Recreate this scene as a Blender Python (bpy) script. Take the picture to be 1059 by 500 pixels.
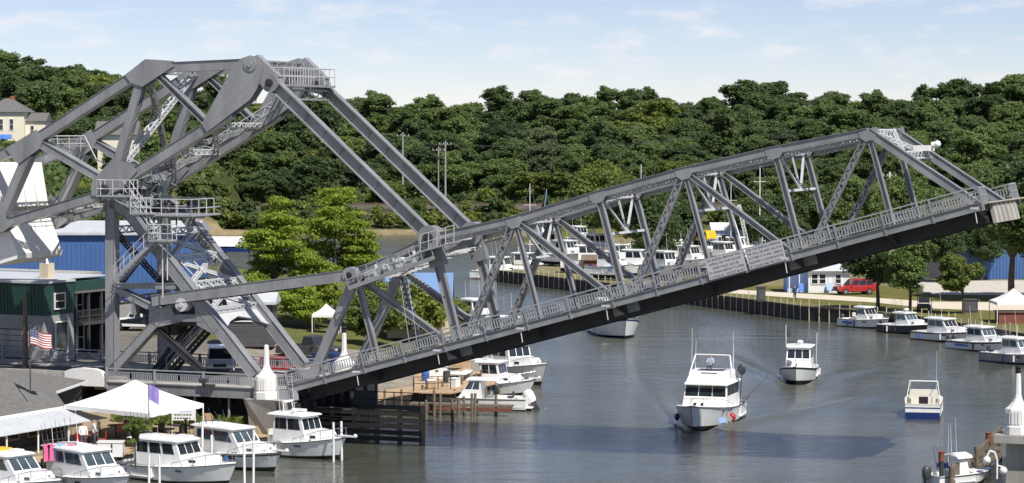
import bpy, math, random
import numpy as np
from mathutils import Vector, Matrix, noise as mnoise

for _o in list(bpy.data.objects):
    bpy.data.objects.remove(_o)
SC = bpy.context.scene
COL = SC.collection
R = math.radians

# ------------------------------------------------------------------ camera
FPX, YH, CAMH = 2520.0, 135.4, 20.7        # focal length in photo pixels, horizon row, eye height over water
PITCH = math.atan((250 - YH) / FPX)
cam = bpy.data.cameras.new('camera')
cam.sensor_width = 36.0
cam.lens = FPX / 1059.0 * 36.0
cam.clip_start = 0.5
cam.clip_end = 12000
camo = bpy.data.objects.new('camera', cam)
camo.location = (0, 0, CAMH)
camo.rotation_euler = (R(90) - PITCH, 0, 0)
COL.objects.link(camo)
SC.camera = camo

# ------------------------------------------------------------------ sky and sun
SUN_AZ, SUN_EL = 33.0, 54.0                # degrees right of straight behind the camera / elevation
world = bpy.data.worlds.new('World')
SC.world = world
world.use_nodes = True
wn, wl = world.node_tree.nodes, world.node_tree.links
wn.clear()
w_out = wn.new('ShaderNodeOutputWorld')
w_bg = wn.new('ShaderNodeBackground')
w_bg.inputs['Strength'].default_value = 0.088
sky = wn.new('ShaderNodeTexSky')
sky.sky_type = 'NISHITA'
sky.sun_disc = False
sky.sun_elevation = R(SUN_EL)
sky.sun_rotation = R(180 - SUN_AZ)
sky.altitude = 3000
sky.air_density = 1.0
sky.dust_density = 0.0
sky.ozone_density = 1.0
tc = wn.new('ShaderNodeTexCoord')
mp = wn.new('ShaderNodeMapping')
mp.inputs['Scale'].default_value = (34, 34, 110)
nz = wn.new('ShaderNodeTexNoise')
nz.inputs['Scale'].default_value = 1.0
nz.inputs['Detail'].default_value = 6
nz.inputs['Roughness'].default_value = 0.55
rp = wn.new('ShaderNodeValToRGB')
rp.color_ramp.elements[0].position = 0.50
rp.color_ramp.elements[0].color = (0, 0, 0, 1)
rp.color_ramp.elements[1].position = 0.70
rp.color_ramp.elements[1].color = (1, 1, 1, 1)
mulc = wn.new('ShaderNodeMath'); mulc.operation = 'MULTIPLY'; mulc.inputs[1].default_value = 0.55
mix = wn.new('ShaderNodeMix'); mix.data_type = 'RGBA'
mix.inputs['B'].default_value = (8.3, 7.9, 8.1, 1)
tint = wn.new('ShaderNodeMix'); tint.data_type = 'RGBA'; tint.blend_type = 'MULTIPLY'; tint.inputs['Factor'].default_value = 1.0
tint.inputs['B'].default_value = (0.865, 0.81, 0.905, 1)   # clear, slightly violet summer blue
wl.new(tc.outputs['Generated'], mp.inputs['Vector'])
wl.new(mp.outputs['Vector'], nz.inputs['Vector'])
wl.new(nz.outputs['Fac'], rp.inputs['Fac'])
wl.new(rp.outputs['Color'], mulc.inputs[0])
wl.new(mulc.outputs['Value'], mix.inputs['Factor'])
wl.new(sky.outputs['Color'], tint.inputs['A'])
wl.new(tint.outputs['Result'], mix.inputs['A'])
wl.new(mix.outputs['Result'], w_bg.inputs['Color'])
wl.new(w_bg.outputs['Background'], w_out.inputs['Surface'])

sl = bpy.data.lights.new('sun', 'SUN')
sl.energy = 4.4
sl.angle = R(0.55)
sl.color = (1.0, 0.955, 0.88)
sun = bpy.data.objects.new('sun', sl)
_d = Vector((math.sin(R(SUN_AZ)) * math.cos(R(SUN_EL)), -math.cos(R(SUN_AZ)) * math.cos(R(SUN_EL)), math.sin(R(SUN_EL))))
sun.rotation_euler = _d.to_track_quat('Z', 'Y').to_euler()
sun.location = (60, -40, 120)
COL.objects.link(sun)

SC.view_settings.view_transform = 'Standard'
SC.view_settings.look = 'None'
SC.view_settings.exposure = 0.42
SC.view_settings.gamma = 1.0
SC.view_settings.use_curve_mapping = False
SC.render.resolution_x, SC.render.resolution_y = 1024, 483

# ------------------------------------------------------------------ pixel -> place helpers
_c, _s = math.cos(PITCH), math.sin(PITCH)
EYE = Vector((0, 0, CAMH))
def ray(u, v):
    a, b = (u - 529.5) / FPX, (250 - v) / FPX
    return Vector((a, _c + b * _s, -_s + b * _c))
def on_z(u, v, z):
    d = ray(u, v); return EYE + d * ((z - CAMH) / d.z)
def at_depth(u, v, y):
    d = ray(u, v); return EYE + d * (y / d.y)
# bridge frame: s along the roadway (towards the river), t across (away from the camera), z up
TH, PH, BW = R(-22.12), R(15.46), 7.01
BO = Vector((-13.93, 162.07, 3.2))
BE = Vector((math.cos(TH), math.sin(TH), 0)); BN = Vector((-math.sin(TH), math.cos(TH), 0)); UP = Vector((0, 0, 1))
def br(s, t, z):                            # z is absolute height over the water
    p = BO + BE * s + BN * t; p.z = z; return p
def bpx(u, v, t=0.0):                       # pixel on the vertical plane t of the bridge
    d = ray(u, v); k = ((BO - EYE).dot(BN) + t) / d.dot(BN); return EYE + d * k
LX = BE * math.cos(PH) + UP * math.sin(PH); LY = -BE * math.sin(PH) + UP * math.cos(PH)
def leaf(x, y, t): return BO + LX * x + LY * y + BN * t

# ------------------------------------------------------------------ mesh builder
class MB:
    def __init__(self): self.v = []; self.f = []; self.m = []; self.sm = []
    def add(self, vs, fs, mi=0, smooth=False):
        b = len(self.v); self.v += [tuple(p) for p in vs]
        for f in fs: self.f.append([b + i for i in f]); self.m.append(mi); self.sm.append(smooth)
    def hexa(self, p, mi=0):                # 8 points, bottom ring then top ring
        self.add(p, [(3, 2, 1, 0), (4, 5, 6, 7), (0, 1, 5, 4), (1, 2, 6, 5), (2, 3, 7, 6), (3, 0, 4, 7)], mi)
    def box(self, c, s, mi=0, ax=None):
        c = Vector(c); X, Y, Z = ax if ax else (Vector((1, 0, 0)), Vector((0, 1, 0)), UP)
        a, b, d = X * (s[0] / 2), Y * (s[1] / 2), Z * (s[2] / 2)
        self.hexa([c - a - b - d, c + a - b - d, c + a + b - d, c - a + b - d, c - a - b + d, c + a - b + d, c + a + b + d, c - a + b + d], mi)
    def beam(self, p0, p1, w, h, side, mi=0, off=0.0):   # w along side, h across it
        p0, p1 = Vector(p0), Vector(p1); d = (p1 - p0).normalized(); side = Vector(side)
        side = (side - d * side.dot(d)).normalized(); up = side.cross(d).normalized()
        c = (p0 + p1) / 2 + up * off
        self.box(c, (w, (p1 - p0).length, h), mi, (side, d, up))
    def ibeam(self, p0, p1, w, h, side, tf=.06, tw=.05, mi=0):
        p0, p1 = Vector(p0), Vector(p1); d = (p1 - p0).normalized(); side = Vector(side)
        side = (side - d * side.dot(d)).normalized(); up = side.cross(d).normalized()
        c = (p0 + p1) / 2; L = (p1 - p0).length
        self.box(c + up * (h / 2 - tf / 2), (w, L, tf), mi, (side, d, up))
        self.box(c - up * (h / 2 - tf / 2), (w, L, tf), mi, (side, d, up))
        self.box(c, (tw, L, h - 2 * tf), mi, (side, d, up))
        n = max(2, int(L / 1.6))
        for i in range(1, n): self.box(c + d * (L * (i / n - .5)), (w * .5, .03, h - 2 * tf), mi, (side, d, up))
    def lattice(self, p0, p1, w, h, side, bar=.06, mi=0, faces='wh'):
        p0, p1 = Vector(p0), Vector(p1); d = (p1 - p0).normalized(); side = Vector(side)
        side = (side - d * side.dot(d)).normalized(); up = side.cross(d).normalized(); L = (p1 - p0).length
        for a in (-1, 1):
            for b in (-1, 1):
                o = side * (a * (w / 2 - bar / 2)) + up * (b * (h / 2 - bar / 2))
                self.beam(p0 + o, p1 + o, bar, bar * 1.3, side, mi)
        for fc in faces:
            ww, A, B, hh = (w, side, up, h) if fc == 'w' else (h, up, side, w)
            n = max(2, int(L / max(ww * .9, .2)))
            for b in (-1, 1):
                for i in range(n):
                    k = 1 if i % 2 else -1
                    q0 = p0 + d * (L * i / n) + A * (k * (ww / 2 - bar / 2)) + B * (b * (hh / 2 - .012))
                    q1 = p0 + d * (L * (i + 1) / n) - A * (k * (ww / 2 - bar / 2)) + B * (b * (hh / 2 - .012))
                    self.beam(q0, q1, bar, .02, A, mi)
    def cyl(self, p0, p1, r0, r1=None, n=8, mi=0, caps=True, smooth=True):
        p0, p1 = Vector(p0), Vector(p1); r1 = r0 if r1 is None else r1
        d = (p1 - p0).normalized(); a = d.orthogonal().normalized(); b = d.cross(a)
        vs = []
        for (p, r) in ((p0, r0), (p1, r1)):
            for i in range(n):
                t = 2 * math.pi * i / n; vs.append(p + a * (r * math.cos(t)) + b * (r * math.sin(t)))
        self.add(vs, [(i, (i + 1) % n, n + (i + 1) % n, n + i) for i in range(n)], mi, smooth)
        if caps:
            self.add(vs, [tuple(range(n))[::-1], tuple(range(n, 2 * n))], mi)
    def tube(self, pts, r, n=5, mi=0):
        for i in range(len(pts) - 1): self.cyl(pts[i], pts[i + 1], r, n=n, mi=mi)
    def prism(self, poly, vec, mi=0):
        poly = [Vector(p) for p in poly]; vec = Vector(vec); n = len(poly)
        self.add(poly + [p + vec for p in poly], [tuple(range(n))[::-1], tuple(range(n, 2 * n))] + [(i, (i + 1) % n, n + (i + 1) % n, n + i) for i in range(n)], mi)
    def loft(self, rings, mi=0, closed=False, smooth=True, caps=False):
        n = len(rings[0]); vs = [p for r in rings for p in r]; fs = []
        for i in range(len(rings) - 1):
            for j in range(n if closed else n - 1):
                k = (j + 1) % n; fs.append((i * n + j, i * n + k, (i + 1) * n + k, (i + 1) * n + j))
        self.add(vs, fs, mi, smooth)
        if caps:
            self.add(rings[0], [tuple(range(n))[::-1]], mi); self.add(rings[-1], [tuple(range(n))], mi)
    def sphere(self, c, r, mi=0, n=8, sc=(1, 1, 1)):
        c = Vector(c); rings = []
        for i in range(n // 2 + 1):
            ph = math.pi * i / (n // 2) - math.pi / 2
            rings.append([c + Vector((r * sc[0] * math.cos(ph) * math.cos(2 * math.pi * j / n), r * sc[1] * math.cos(ph) * math.sin(2 * math.pi * j / n), r * sc[2] * math.sin(ph))) for j in range(n)])
        self.loft(rings, mi, closed=True)
    def obj(self, name, mats, parent=None, org=None, label=None, cat=None, group=None, kind=None, loc=None):
        me = bpy.data.meshes.new(name)
        v = self.v if org is None else [(p[0] - org[0], p[1] - org[1], p[2] - org[2]) for p in self.v]
        me.from_pydata(v, [], self.f)
        if not isinstance(mats, (list, tuple)): mats = [mats]
        for m in mats: me.materials.append(m)
        if len(mats) > 1: me.polygons.foreach_set('material_index', self.m)
        me.polygons.foreach_set('use_smooth', self.sm)
        me.update()
        o = bpy.data.objects.new(name, me); COL.objects.link(o)
        if parent: o.parent = parent
        if loc is not None: o.location = loc
        return tag(o, label, cat, group, kind)
def tag(o, label=None, cat=None, group=None, kind=None):
    if label: o['label'] = label
    if cat: o['category'] = cat
    if group: o['group'] = group
    if kind: o['kind'] = kind
    return o
def thing(name, loc=(0, 0, 0), label=None, cat=None, group=None, rz=0.0):
    o = bpy.data.objects.new(name, None); o.empty_display_size = .3; COL.objects.link(o)
    o.location = loc; o.rotation_euler = (0, 0, rz)
    return tag(o, label, cat, group)
KIDS = {}
def dup(o, parent=None):
    c = o.copy(); COL.objects.link(c); c.parent = parent
    for ch in list(o.children): dup(ch, c)
    return c
def np_mesh(name, V, Q, mat):
    me = bpy.data.meshes.new(name); V = np.asarray(V, np.float32); Q = np.asarray(Q, np.int32); k = Q.shape[1]
    me.vertices.add(len(V)); me.vertices.foreach_set('co', V.ravel())
    me.loops.add(Q.size); me.loops.foreach_set('vertex_index', Q.ravel())
    me.polygons.add(len(Q)); me.polygons.foreach_set('loop_start', np.arange(0, Q.size, k, dtype=np.int32))
    me.update(calc_edges=True); me.materials.append(mat); return me

# ------------------------------------------------------------------ materials
def mat(name, col, rough=.6, metal=0.0, var=.12, scale=1.5, bump=0.0, bscale=20, col2=None, spec=.5, streak=False, coat=0.0):
    m = bpy.data.materials.new(name); m.use_nodes = True
    N, L = m.node_tree.nodes, m.node_tree.links
    b = N['Principled BSDF']; b.inputs['Roughness'].default_value = rough; b.inputs['Metallic'].default_value = metal
    b.inputs['Specular IOR Level'].default_value = spec; b.inputs['Coat Weight'].default_value = coat
    t = N.new('ShaderNodeTexCoord'); no = N.new('ShaderNodeTexNoise'); no.inputs['Scale'].default_value = scale
    no.inputs['Detail'].default_value = 8; no.inputs['Roughness'].default_value = .65
    if streak:
        mpn = N.new('ShaderNodeMapping'); mpn.inputs['Scale'].default_value = (1, 1, .18); L.new(t.outputs['Object'], mpn.inputs['Vector']); L.new(mpn.outputs['Vector'], no.inputs['Vector'])
    else: L.new(t.outputs['Object'], no.inputs['Vector'])
    r = N.new('ShaderNodeValToRGB'); e = r.color_ramp.elements
    c2 = col2 if col2 else tuple(min(1, x * (1 + var)) for x in col)
    e[0].position = .3; e[0].color = (*[x * (1 - var) for x in col], 1); e[1].position = .7; e[1].color = (*c2, 1)
    L.new(no.outputs['Fac'], r.inputs['Fac']); L.new(r.outputs['Color'], b.inputs['Base Color'])
    if bump:
        n2 = N.new('ShaderNodeTexNoise'); n2.inputs['Scale'].default_value = bscale; n2.inputs['Detail'].default_value = 4
        L.new(t.outputs['Object'], n2.inputs['Vector']); bp = N.new('ShaderNodeBump'); bp.inputs['Strength'].default_value = bump; bp.inputs['Distance'].default_value = .05
        L.new(n2.outputs['Fac'], bp.inputs['Height']); L.new(bp.outputs['Normal'], b.inputs['Normal'])
    return m
def leafmat(name, c1, c2, c3, trans=.3):
    m = bpy.data.materials.new(name); m.use_nodes = True
    N, L = m.node_tree.nodes, m.node_tree.links; b = N['Principled BSDF']; out = N['Material Output']
    b.inputs['Roughness'].default_value = .55; b.inputs['Specular IOR Level'].default_value = .25
    g = N.new('ShaderNodeNewGeometry'); oi = N.new('ShaderNodeObjectInfo')
    r = N.new('ShaderNodeValToRGB'); e = r.color_ramp.elements; e[0].color = (*c1, 1); e[1].color = (*c2, 1)
    L.new(g.outputs['Random Per Island'], r.inputs['Fac'])
    r2 = N.new('ShaderNodeValToRGB'); e2 = r2.color_ramp.elements; e2[0].color = (.66, .70, .72, 1); e2[1].color = (*c3, 1); L.new(oi.outputs['Random'], r2.inputs['Fac'])
    mm = N.new('ShaderNodeMix'); mm.data_type = 'RGBA'; mm.blend_type = 'MULTIPLY'; mm.inputs['Factor'].default_value = 1
    L.new(r.outputs['Color'], mm.inputs['A']); L.new(r2.outputs['Color'], mm.inputs['B'])
    L.new(mm.outputs['Result'], b.inputs['Base Color'])
    tr = N.new('ShaderNodeBsdfTranslucent'); L.new(mm.outputs['Result'], tr.inputs['Color'])
    ms = N.new('ShaderNodeMixShader'); ms.inputs['Fac'].default_value = trans
    L.new(b.outputs['BSDF'], ms.inputs[1]); L.new(tr.outputs['BSDF'], ms.inputs[2]); L.new(ms.outputs['Shader'], out.inputs['Surface'])
    return m
M = {}
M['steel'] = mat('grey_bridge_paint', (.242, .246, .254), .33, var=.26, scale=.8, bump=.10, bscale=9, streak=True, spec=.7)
M['steel_lt'] = mat('pale_and_sunlit_grey', (.52, .53, .54), .45, var=.12, scale=2)  # pale paint, also put on tower bracing to paint in its sunlight
M['steel_dk'] = mat('dark_and_shaded_steel', (.03, .031, .034), .6, var=.3, scale=1)  # dark paint, with the shade under the leaf added to its colour
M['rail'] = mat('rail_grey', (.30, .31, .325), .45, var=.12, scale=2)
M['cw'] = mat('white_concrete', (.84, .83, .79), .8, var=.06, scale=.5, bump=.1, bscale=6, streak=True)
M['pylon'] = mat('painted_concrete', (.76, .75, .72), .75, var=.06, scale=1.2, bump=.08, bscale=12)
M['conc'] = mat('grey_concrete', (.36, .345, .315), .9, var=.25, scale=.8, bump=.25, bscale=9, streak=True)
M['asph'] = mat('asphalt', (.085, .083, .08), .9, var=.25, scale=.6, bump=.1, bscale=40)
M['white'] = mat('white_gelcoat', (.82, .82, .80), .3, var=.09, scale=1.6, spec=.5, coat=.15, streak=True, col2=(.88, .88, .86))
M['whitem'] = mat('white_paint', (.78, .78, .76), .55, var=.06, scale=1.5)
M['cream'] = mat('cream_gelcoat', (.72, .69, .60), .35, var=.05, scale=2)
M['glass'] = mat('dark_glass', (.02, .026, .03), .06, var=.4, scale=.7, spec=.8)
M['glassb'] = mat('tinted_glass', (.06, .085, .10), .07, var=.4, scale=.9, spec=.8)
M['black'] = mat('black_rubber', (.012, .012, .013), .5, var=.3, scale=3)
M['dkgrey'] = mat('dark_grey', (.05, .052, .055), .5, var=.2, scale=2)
M['chrome'] = mat('stainless', (.6, .6, .6), .22, metal=1.0, var=.05)
M['navy'] = mat('navy_paint', (.012, .028, .13), .3, var=.1)
M['bluep'] = mat('blue_paint', (.05, .16, .50), .4, var=.12)
M['red'] = mat('red_paint', (.40, .018, .022), .28, var=.06, coat=.5)
M['maroon'] = mat('maroon_paint', (.10, .012, .018), .4, var=.1)
M['yellow'] = mat('yellow_paint', (.75, .46, .02), .4, var=.1)
M['orange'] = mat('orange_lens', (.7, .2, .03), .4, var=.1)
M['wood'] = mat('weathered_wood', (.17, .135, .095), .85, var=.4, scale=2.2, bump=.3, bscale=25)
M['woodlt'] = mat('new_wood_deck', (.42, .30, .18), .8, var=.22, scale=2.2, bump=.2, bscale=25)
M['wooddk'] = mat('wet_dark_wood', (.035, .030, .024), .7, var=.5, scale=1.6, bump=.3, bscale=20)
M['pole'] = mat('pole_wood', (.16, .12, .085), .85, var=.3, scale=2)
M['greenmetal'] = mat('green_siding', (.016, .058, .045), .5, var=.12, scale=.7)
M['bluemetal'] = mat('blue_siding', (.06, .135, .33), .5, var=.10, scale=.4)
M['greyblock'] = mat('grey_block', (.30, .30, .29), .85, var=.12, scale=1.4, bump=.15)
M['cyansheet'] = mat('pale_blue_roof', (.15, .25, .44), .5, var=.06, scale=.5)
M['siding'] = mat('dark_grey_siding', (.085, .083, .092), .7, var=.15, scale=1.2)
M['roofgrey'] = mat('shingle_grey', (.135, .132, .126), .9, var=.25, scale=3.5, bump=.4, bscale=14)
M['rooflt'] = mat('pale_metal_roof', (.50, .52, .54), .5, var=.1, scale=.8)
M['tan'] = mat('tan_wall', (.56, .49, .36), .85, var=.1, scale=.8)
M['creamwall'] = mat('cream_wall', (.76, .70, .55), .8, var=.06, scale=.6)
M['brick'] = mat('brick_red', (.30, .09, .05), .85, var=.25, scale=6)
M['fabric'] = mat('white_canopy', (.82, .82, .80), .7, var=.03, scale=.8)
M['purple'] = mat('purple_flag', (.30, .22, .55), .8, var=.25, scale=5)
M['pink'] = mat('pink_cloth', (.80, .16, .32), .8, var=.2, scale=4)
M['ltblue'] = mat('light_blue_cloth', (.33, .47, .82), .8, var=.15, scale=4)
M['gravel'] = mat('pale_gravel', (.50, .46, .40), .95, var=.16, scale=.8, bump=.2, bscale=30)
M['path'] = mat('beige_path', (.58, .52, .41), .9, var=.10, scale=.7)
M['ballast'] = mat('rail_ballast', (.085, .070, .056), .95, var=.35, scale=.6, bump=.4, bscale=10)
M['sand'] = mat('shore_sand', (.42, .35, .24), .95, var=.25, scale=.4)
M['bark'] = mat('bark', (.075, .058, .042), .9, var=.4, scale=4, bump=.4, bscale=12)
M['sign'] = mat('sign_white', (.47, .47, .48), .55, var=.05, scale=3)
M['ink'] = mat('sign_ink', (.05, .05, .055), .6, var=.1)
M['railsteel'] = mat('rusty_rail', (.11, .07, .05), .6, var=.3)
M['rustred'] = mat('rust_red', (.20, .065, .045), .8, var=.3, scale=3)
M['lf_forest'] = leafmat('leaves_forest', (.105, .168, .062), (.185, .250, .105), (1.25, 1.2, .95), .5)
M['lf_dark'] = leafmat('leaves_dark', (.074, .124, .050), (.135, .192, .082), (1.25, 1.2, 1.0), .5)
M['lf_lime'] = leafmat('leaves_lime', (.225, .315, .040), (.38, .45, .075), (1.1, 1.1, .95), .5)
M['lf_olive'] = leafmat('leaves_olive', (.14, .19, .045), (.24, .285, .075), (1.15, 1.1, .9), .40)
M['lf_pale'] = leafmat('leaves_pale', (.125, .165, .085), (.20, .24, .14), (1.1, 1.1, 1.0), .5)
# ------------------------------------------------------------------ terrain and river
LSHORE = [(-60, 60), (-45, 115), (-30.3, 138.5), (-15.7, 155), (-14.8, 161), (-11.5, 170), (-9, 178), (-3.2, 186), (-1.4, 196), (-2.6, 215), (-6, 240), (-9, 262), (-14, 300), (-30, 340), (-55, 375), (-66, 410), (-72, 450), (-66, 480)]
FSHORE = [(-40, 484), (-10, 483), (10, 478)]
RSHORE = [(0, 420), (-2, 334), (9.9, 310), (19.8, 293), (32, 265.5), (37.7, 259), (42.6, 249.6), (48.3, 229.8), (60, 203), (52, 168), (34, 152.5), (31.5, 147), (27.5, 136), (25, 120), (22, 60)]
RIVER = np.array(LSHORE + FSHORE + RSHORE, float)
def river_sd(X, Y):
    """distance to the shoreline, positive on land"""
    X = np.asarray(X, float); Y = np.asarray(Y, float)
    d = np.full(X.shape, 1e9); ins = np.zeros(X.shape, bool); n = len(RIVER)
    for i in range(n):
        x0, y0 = RIVER[i]; x1, y1 = RIVER[(i + 1) % n]
        ex, ey = x1 - x0, y1 - y0; k = np.clip(((X - x0) * ex + (Y - y0) * ey) / (ex * ex + ey * ey), 0, 1)
        if i < n - 1: d = np.minimum(d, np.hypot(X - x0 - k * ex, Y - y0 - k * ey))
        c = ((y0 > Y) != (y1 > Y))
        if y0 != y1: ins ^= c & (X < ex * (Y - y0) / (y1 - y0) + x0)
    return np.where(ins, -d, d)
def sst(x, a, b):
    t = np.clip((x - a) / (b - a), 0, 1); return t * t * (3 - 2 * t)
def land_side(X, Y):
    return X > np.interp(Y, [0, 100, 160, 200, 300, 340, 400, 478], [0, 0, 8, 25, 0, -15, -35, -35])
def height(X, Y):
    X = np.asarray(X, float); Y = np.asarray(Y, float); sd = river_sd(X, Y)
    zf = np.interp(Y, [478, 486, 492, 500, 508, 524, 540, 735, 1000, 3000], [.2, .9, 1.6, 3.6, 4.4, 4.6, 6, 21, 27, 32])
    zr = np.maximum(1.5, zf * sst(Y, 470, 500))
    near = 1 - sst(Y, 160, 172)
    zl = near * np.interp(sd, [0, 15, 18.5, 60], [1.2, 1.2, 3.3, 3.3]) + (1 - near) * np.interp(sd, [0, 5, 9, 15, 26, 60], [1.2, 1.2, 1.9, 2.5, 3.3, 3.4])
    zl = zl + 14.5 * sst(-X, 52, 72) * sst(Y, 330, 420) * sst(sd, 1, 14) + 9 * sst(-X, 70, 130) * sst(Y, 420, 560)
    z = np.where(land_side(X, Y), zr, zl)
    z = np.where(Y > 478, np.maximum(zf, np.where(X < -58, zl, 0)), z)
    z = np.where((Y <= 484) & (X > -70) & (X < 12) & (Y > 478), np.minimum(z, .4 + np.maximum(sd, 0) * .15), z)
    return np.where(sd < 1.25 * (Y < 470), np.maximum(-2.4, -1.5 + sd * .5), np.where(sd < 0, np.maximum(-2.2, sd * .3), z)), sd
def hz(x, y): return float(height(np.array([x]), np.array([y]))[0][0])
def on_ground(u, v):
    d = ray(u, v); z = 2.0
    for _ in range(12):
        p = EYE + d * ((z - CAMH) / d.z); z = .5 * z + .5 * hz(p.x, p.y)
    p = EYE + d * ((z - CAMH) / d.z); p.z = hz(p.x, p.y); return p

def _axis(segs):
    out = []
    for a, b, st in segs: out += list(np.arange(a, b, st))
    return np.array(out + [segs[-1][1]])
xs = _axis([(-3000, -600, 200), (-600, -200, 40), (-200, -72, 8), (-72, 72, 1.2), (72, 200, 8), (200, 600, 40), (600, 3000, 200)])
ys = _axis([(30, 100, 10), (100, 300, 1.2), (300, 430, 3), (430, 560, 2.5), (560, 900, 12), (900, 4000, 150)])
GX, GY = np.meshgrid(xs, ys); GZ, GSD = height(GX, GY)
rng = np.random.default_rng(5)
GZ = GZ + np.where((GY > 560) | (GX < -75), rng.normal(0, .35, GZ.shape), 0) * (GSD > 3)
V = np.stack([GX.ravel(), GY.ravel(), GZ.ravel()], 1)
nx, ny = len(xs), len(ys)
ii, jj = np.meshgrid(np.arange(nx - 1), np.arange(ny - 1)); a = (jj * nx + ii).ravel()
Q = np.stack([a, a + 1, a + nx + 1, a + nx], 1)
def ground_mat():
    m = bpy.data.materials.new('ground_cover'); m.use_nodes = True; N, L = m.node_tree.nodes, m.node_tree.links
    b = N['Principled BSDF']; b.inputs['Roughness'].default_value = .95; b.inputs['Specular IOR Level'].default_value = .2
    at = N.new('ShaderNodeAttribute'); at.attribute_name = 'surf'; t = N.new('ShaderNodeTexCoord')
    no = N.new('ShaderNodeTexNoise'); no.inputs['Scale'].default_value = .55; no.inputs['Detail'].default_value = 10; no.inputs['Roughness'].default_value = .7
    L.new(t.outputs['Object'], no.inputs['Vector'])
    r = N.new('ShaderNodeValToRGB'); e = r.color_ramp.elements; e[0].position = .3; e[0].color = (.62, .62, .58, 1); e[1].position = .72; e[1].color = (1.3, 1.22, 1.1, 1)
    L.new(no.outputs['Fac'], r.inputs['Fac']); mm = N.new('ShaderNodeMix'); mm.data_type = 'RGBA'; mm.blend_type = 'MULTIPLY'; mm.inputs['Factor'].default_value = 1
    L.new(at.outputs['Color'], mm.inputs['A']); L.new(r.outputs['Color'], mm.inputs['B']); L.new(mm.outputs['Result'], b.inputs['Base Color'])
    bp = N.new('ShaderNodeBump'); bp.inputs['Strength'].default_value = .4; bp.inputs['Distance'].default_value = .1
    n2 = N.new('ShaderNodeTexNoise'); n2.inputs['Scale'].default_value = 6; n2.inputs['Detail'].default_value = 6; L.new(t.outputs['Object'], n2.inputs['Vector'])
    L.new(n2.outputs['Fac'], bp.inputs['Height']); L.new(bp.outputs['Normal'], b.inputs['Normal']); return m
gme = np_mesh('ground', V, Q, ground_mat())
x, y, sd = GX.ravel(), GY.ravel(), GSD.ravel()
grass = np.array([.135, .135, .04]); asph = np.array([.17, .165, .155]); lot = np.array([.27, .25, .22]); wild = np.array([.05, .065, .02]); dirt = np.array([.30, .24, .16]); drygr = np.array([.10, .105, .045])
colr = np.tile(wild, (len(x), 1))
ls = ~land_side(x, y) & (y <= 478)
colr[ls] = asph
colr[ls & (sd < 16) & (y < 168)] = np.array([.30, .25, .17])
colr[ls & (y > 205) & (sd < 30)] = np.array([.12, .13, .045])
colr[ls & (y > 168) & (y < 206) & (sd < 22)] = lot
colr[ls & ((y > 330) | (x < -60))] = wild
rs = land_side(x, y) & (y <= 478)
colr[rs] = grass
colr[rs & (y > 300) & (y < 440)] = np.array([.22, .20, .12])
fs_ = (y > 478); colr[fs_ & (y < 492)] = np.array([.085, .095, .04]); colr[fs_ & (y < 486.5)] = np.array([.26, .22, .14]); colr[fs_ & (y >= 492) & (y < 506)] = drygr
colr[sd < 0] = np.array([.06, .055, .035])
at = gme.color_attributes.new('surf', 'FLOAT_COLOR', 'POINT')
at.data.foreach_set('color', np.concatenate([colr, np.ones((len(x), 1))], 1).astype(np.float32).ravel())
gme.polygons.foreach_set('use_smooth', np.ones(len(Q), bool))
ground = bpy.data.objects.new('ground', gme); COL.objects.link(ground); tag(ground, kind='structure')

def water_mat():
    m = bpy.data.materials.new('river_water'); m.use_nodes = True; N, L = m.node_tree.nodes, m.node_tree.links
    b = N['Principled BSDF']; b.inputs['Roughness'].default_value = .13; b.inputs['IOR'].default_value = 1.33; b.inputs['Specular IOR Level'].default_value = .95
    t = N.new('ShaderNodeTexCoord')
    n0 = N.new('ShaderNodeTexNoise'); n0.inputs['Scale'].default_value = .035; n0.inputs['Detail'].default_value = 4; L.new(t.outputs['Object'], n0.inputs['Vector'])
    r = N.new('ShaderNodeValToRGB'); e = r.color_ramp.elements; e[0].position = .35; e[0].color = (.068, .074, .056, 1); e[1].position = .7; e[1].color = (.104, .108, .088, 1)
    L.new(n0.outputs['Fac'], r.inputs['Fac']); L.new(r.outputs['Color'], b.inputs['Base Color'])
    mp = N.new('ShaderNodeMapping'); mp.inputs['Scale'].default_value = (.36, 1.0, 1); mp.inputs['Rotation'].default_value = (0, 0, R(-14)); L.new(t.outputs['Object'], mp.inputs['Vector'])
    na = N.new('ShaderNodeTexNoise'); na.inputs['Scale'].default_value = 2.5; na.inputs['Detail'].default_value = 4; na.inputs['Roughness'].default_value = .55; L.new(mp.outputs['Vector'], na.inputs['Vector'])
    nb = N.new('ShaderNodeTexNoise'); nb.inputs['Scale'].default_value = .33; nb.inputs['Detail'].default_value = 3; L.new(mp.outputs['Vector'], nb.inputs['Vector'])
    b1 = N.new('ShaderNodeBump'); b1.inputs['Strength'].default_value = 1; b1.inputs['Distance'].default_value = .10; L.new(na.outputs['Fac'], b1.inputs['Height']); pn = N.new('ShaderNodeTexNoise'); pn.inputs['Scale'].default_value = .05; pn.inputs['Detail'].default_value = 5; L.new(mp.outputs['Vector'], pn.inputs['Vector']); pr_ = N.new('ShaderNodeMapRange'); pr_.inputs['From Min'].default_value = .38; pr_.inputs['From Max'].default_value = .62; pr_.inputs['To Min'].default_value = .35; pr_.inputs['To Max'].default_value = 1.0; L.new(pn.outputs['Fac'], pr_.inputs['Value']); L.new(pr_.outputs['Result'], b1.inputs['Strength'])
    b2 = N.new('ShaderNodeBump'); b2.inputs['Strength'].default_value = 1; b2.inputs['Distance'].default_value = .16; L.new(nb.outputs['Fac'], b2.inputs['Height']); L.new(b1.outputs['Normal'], b2.inputs['Normal'])
    L.new(b2.outputs['Normal'], b.inputs['Normal']); return m
M['water'] = water_mat()
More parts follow.
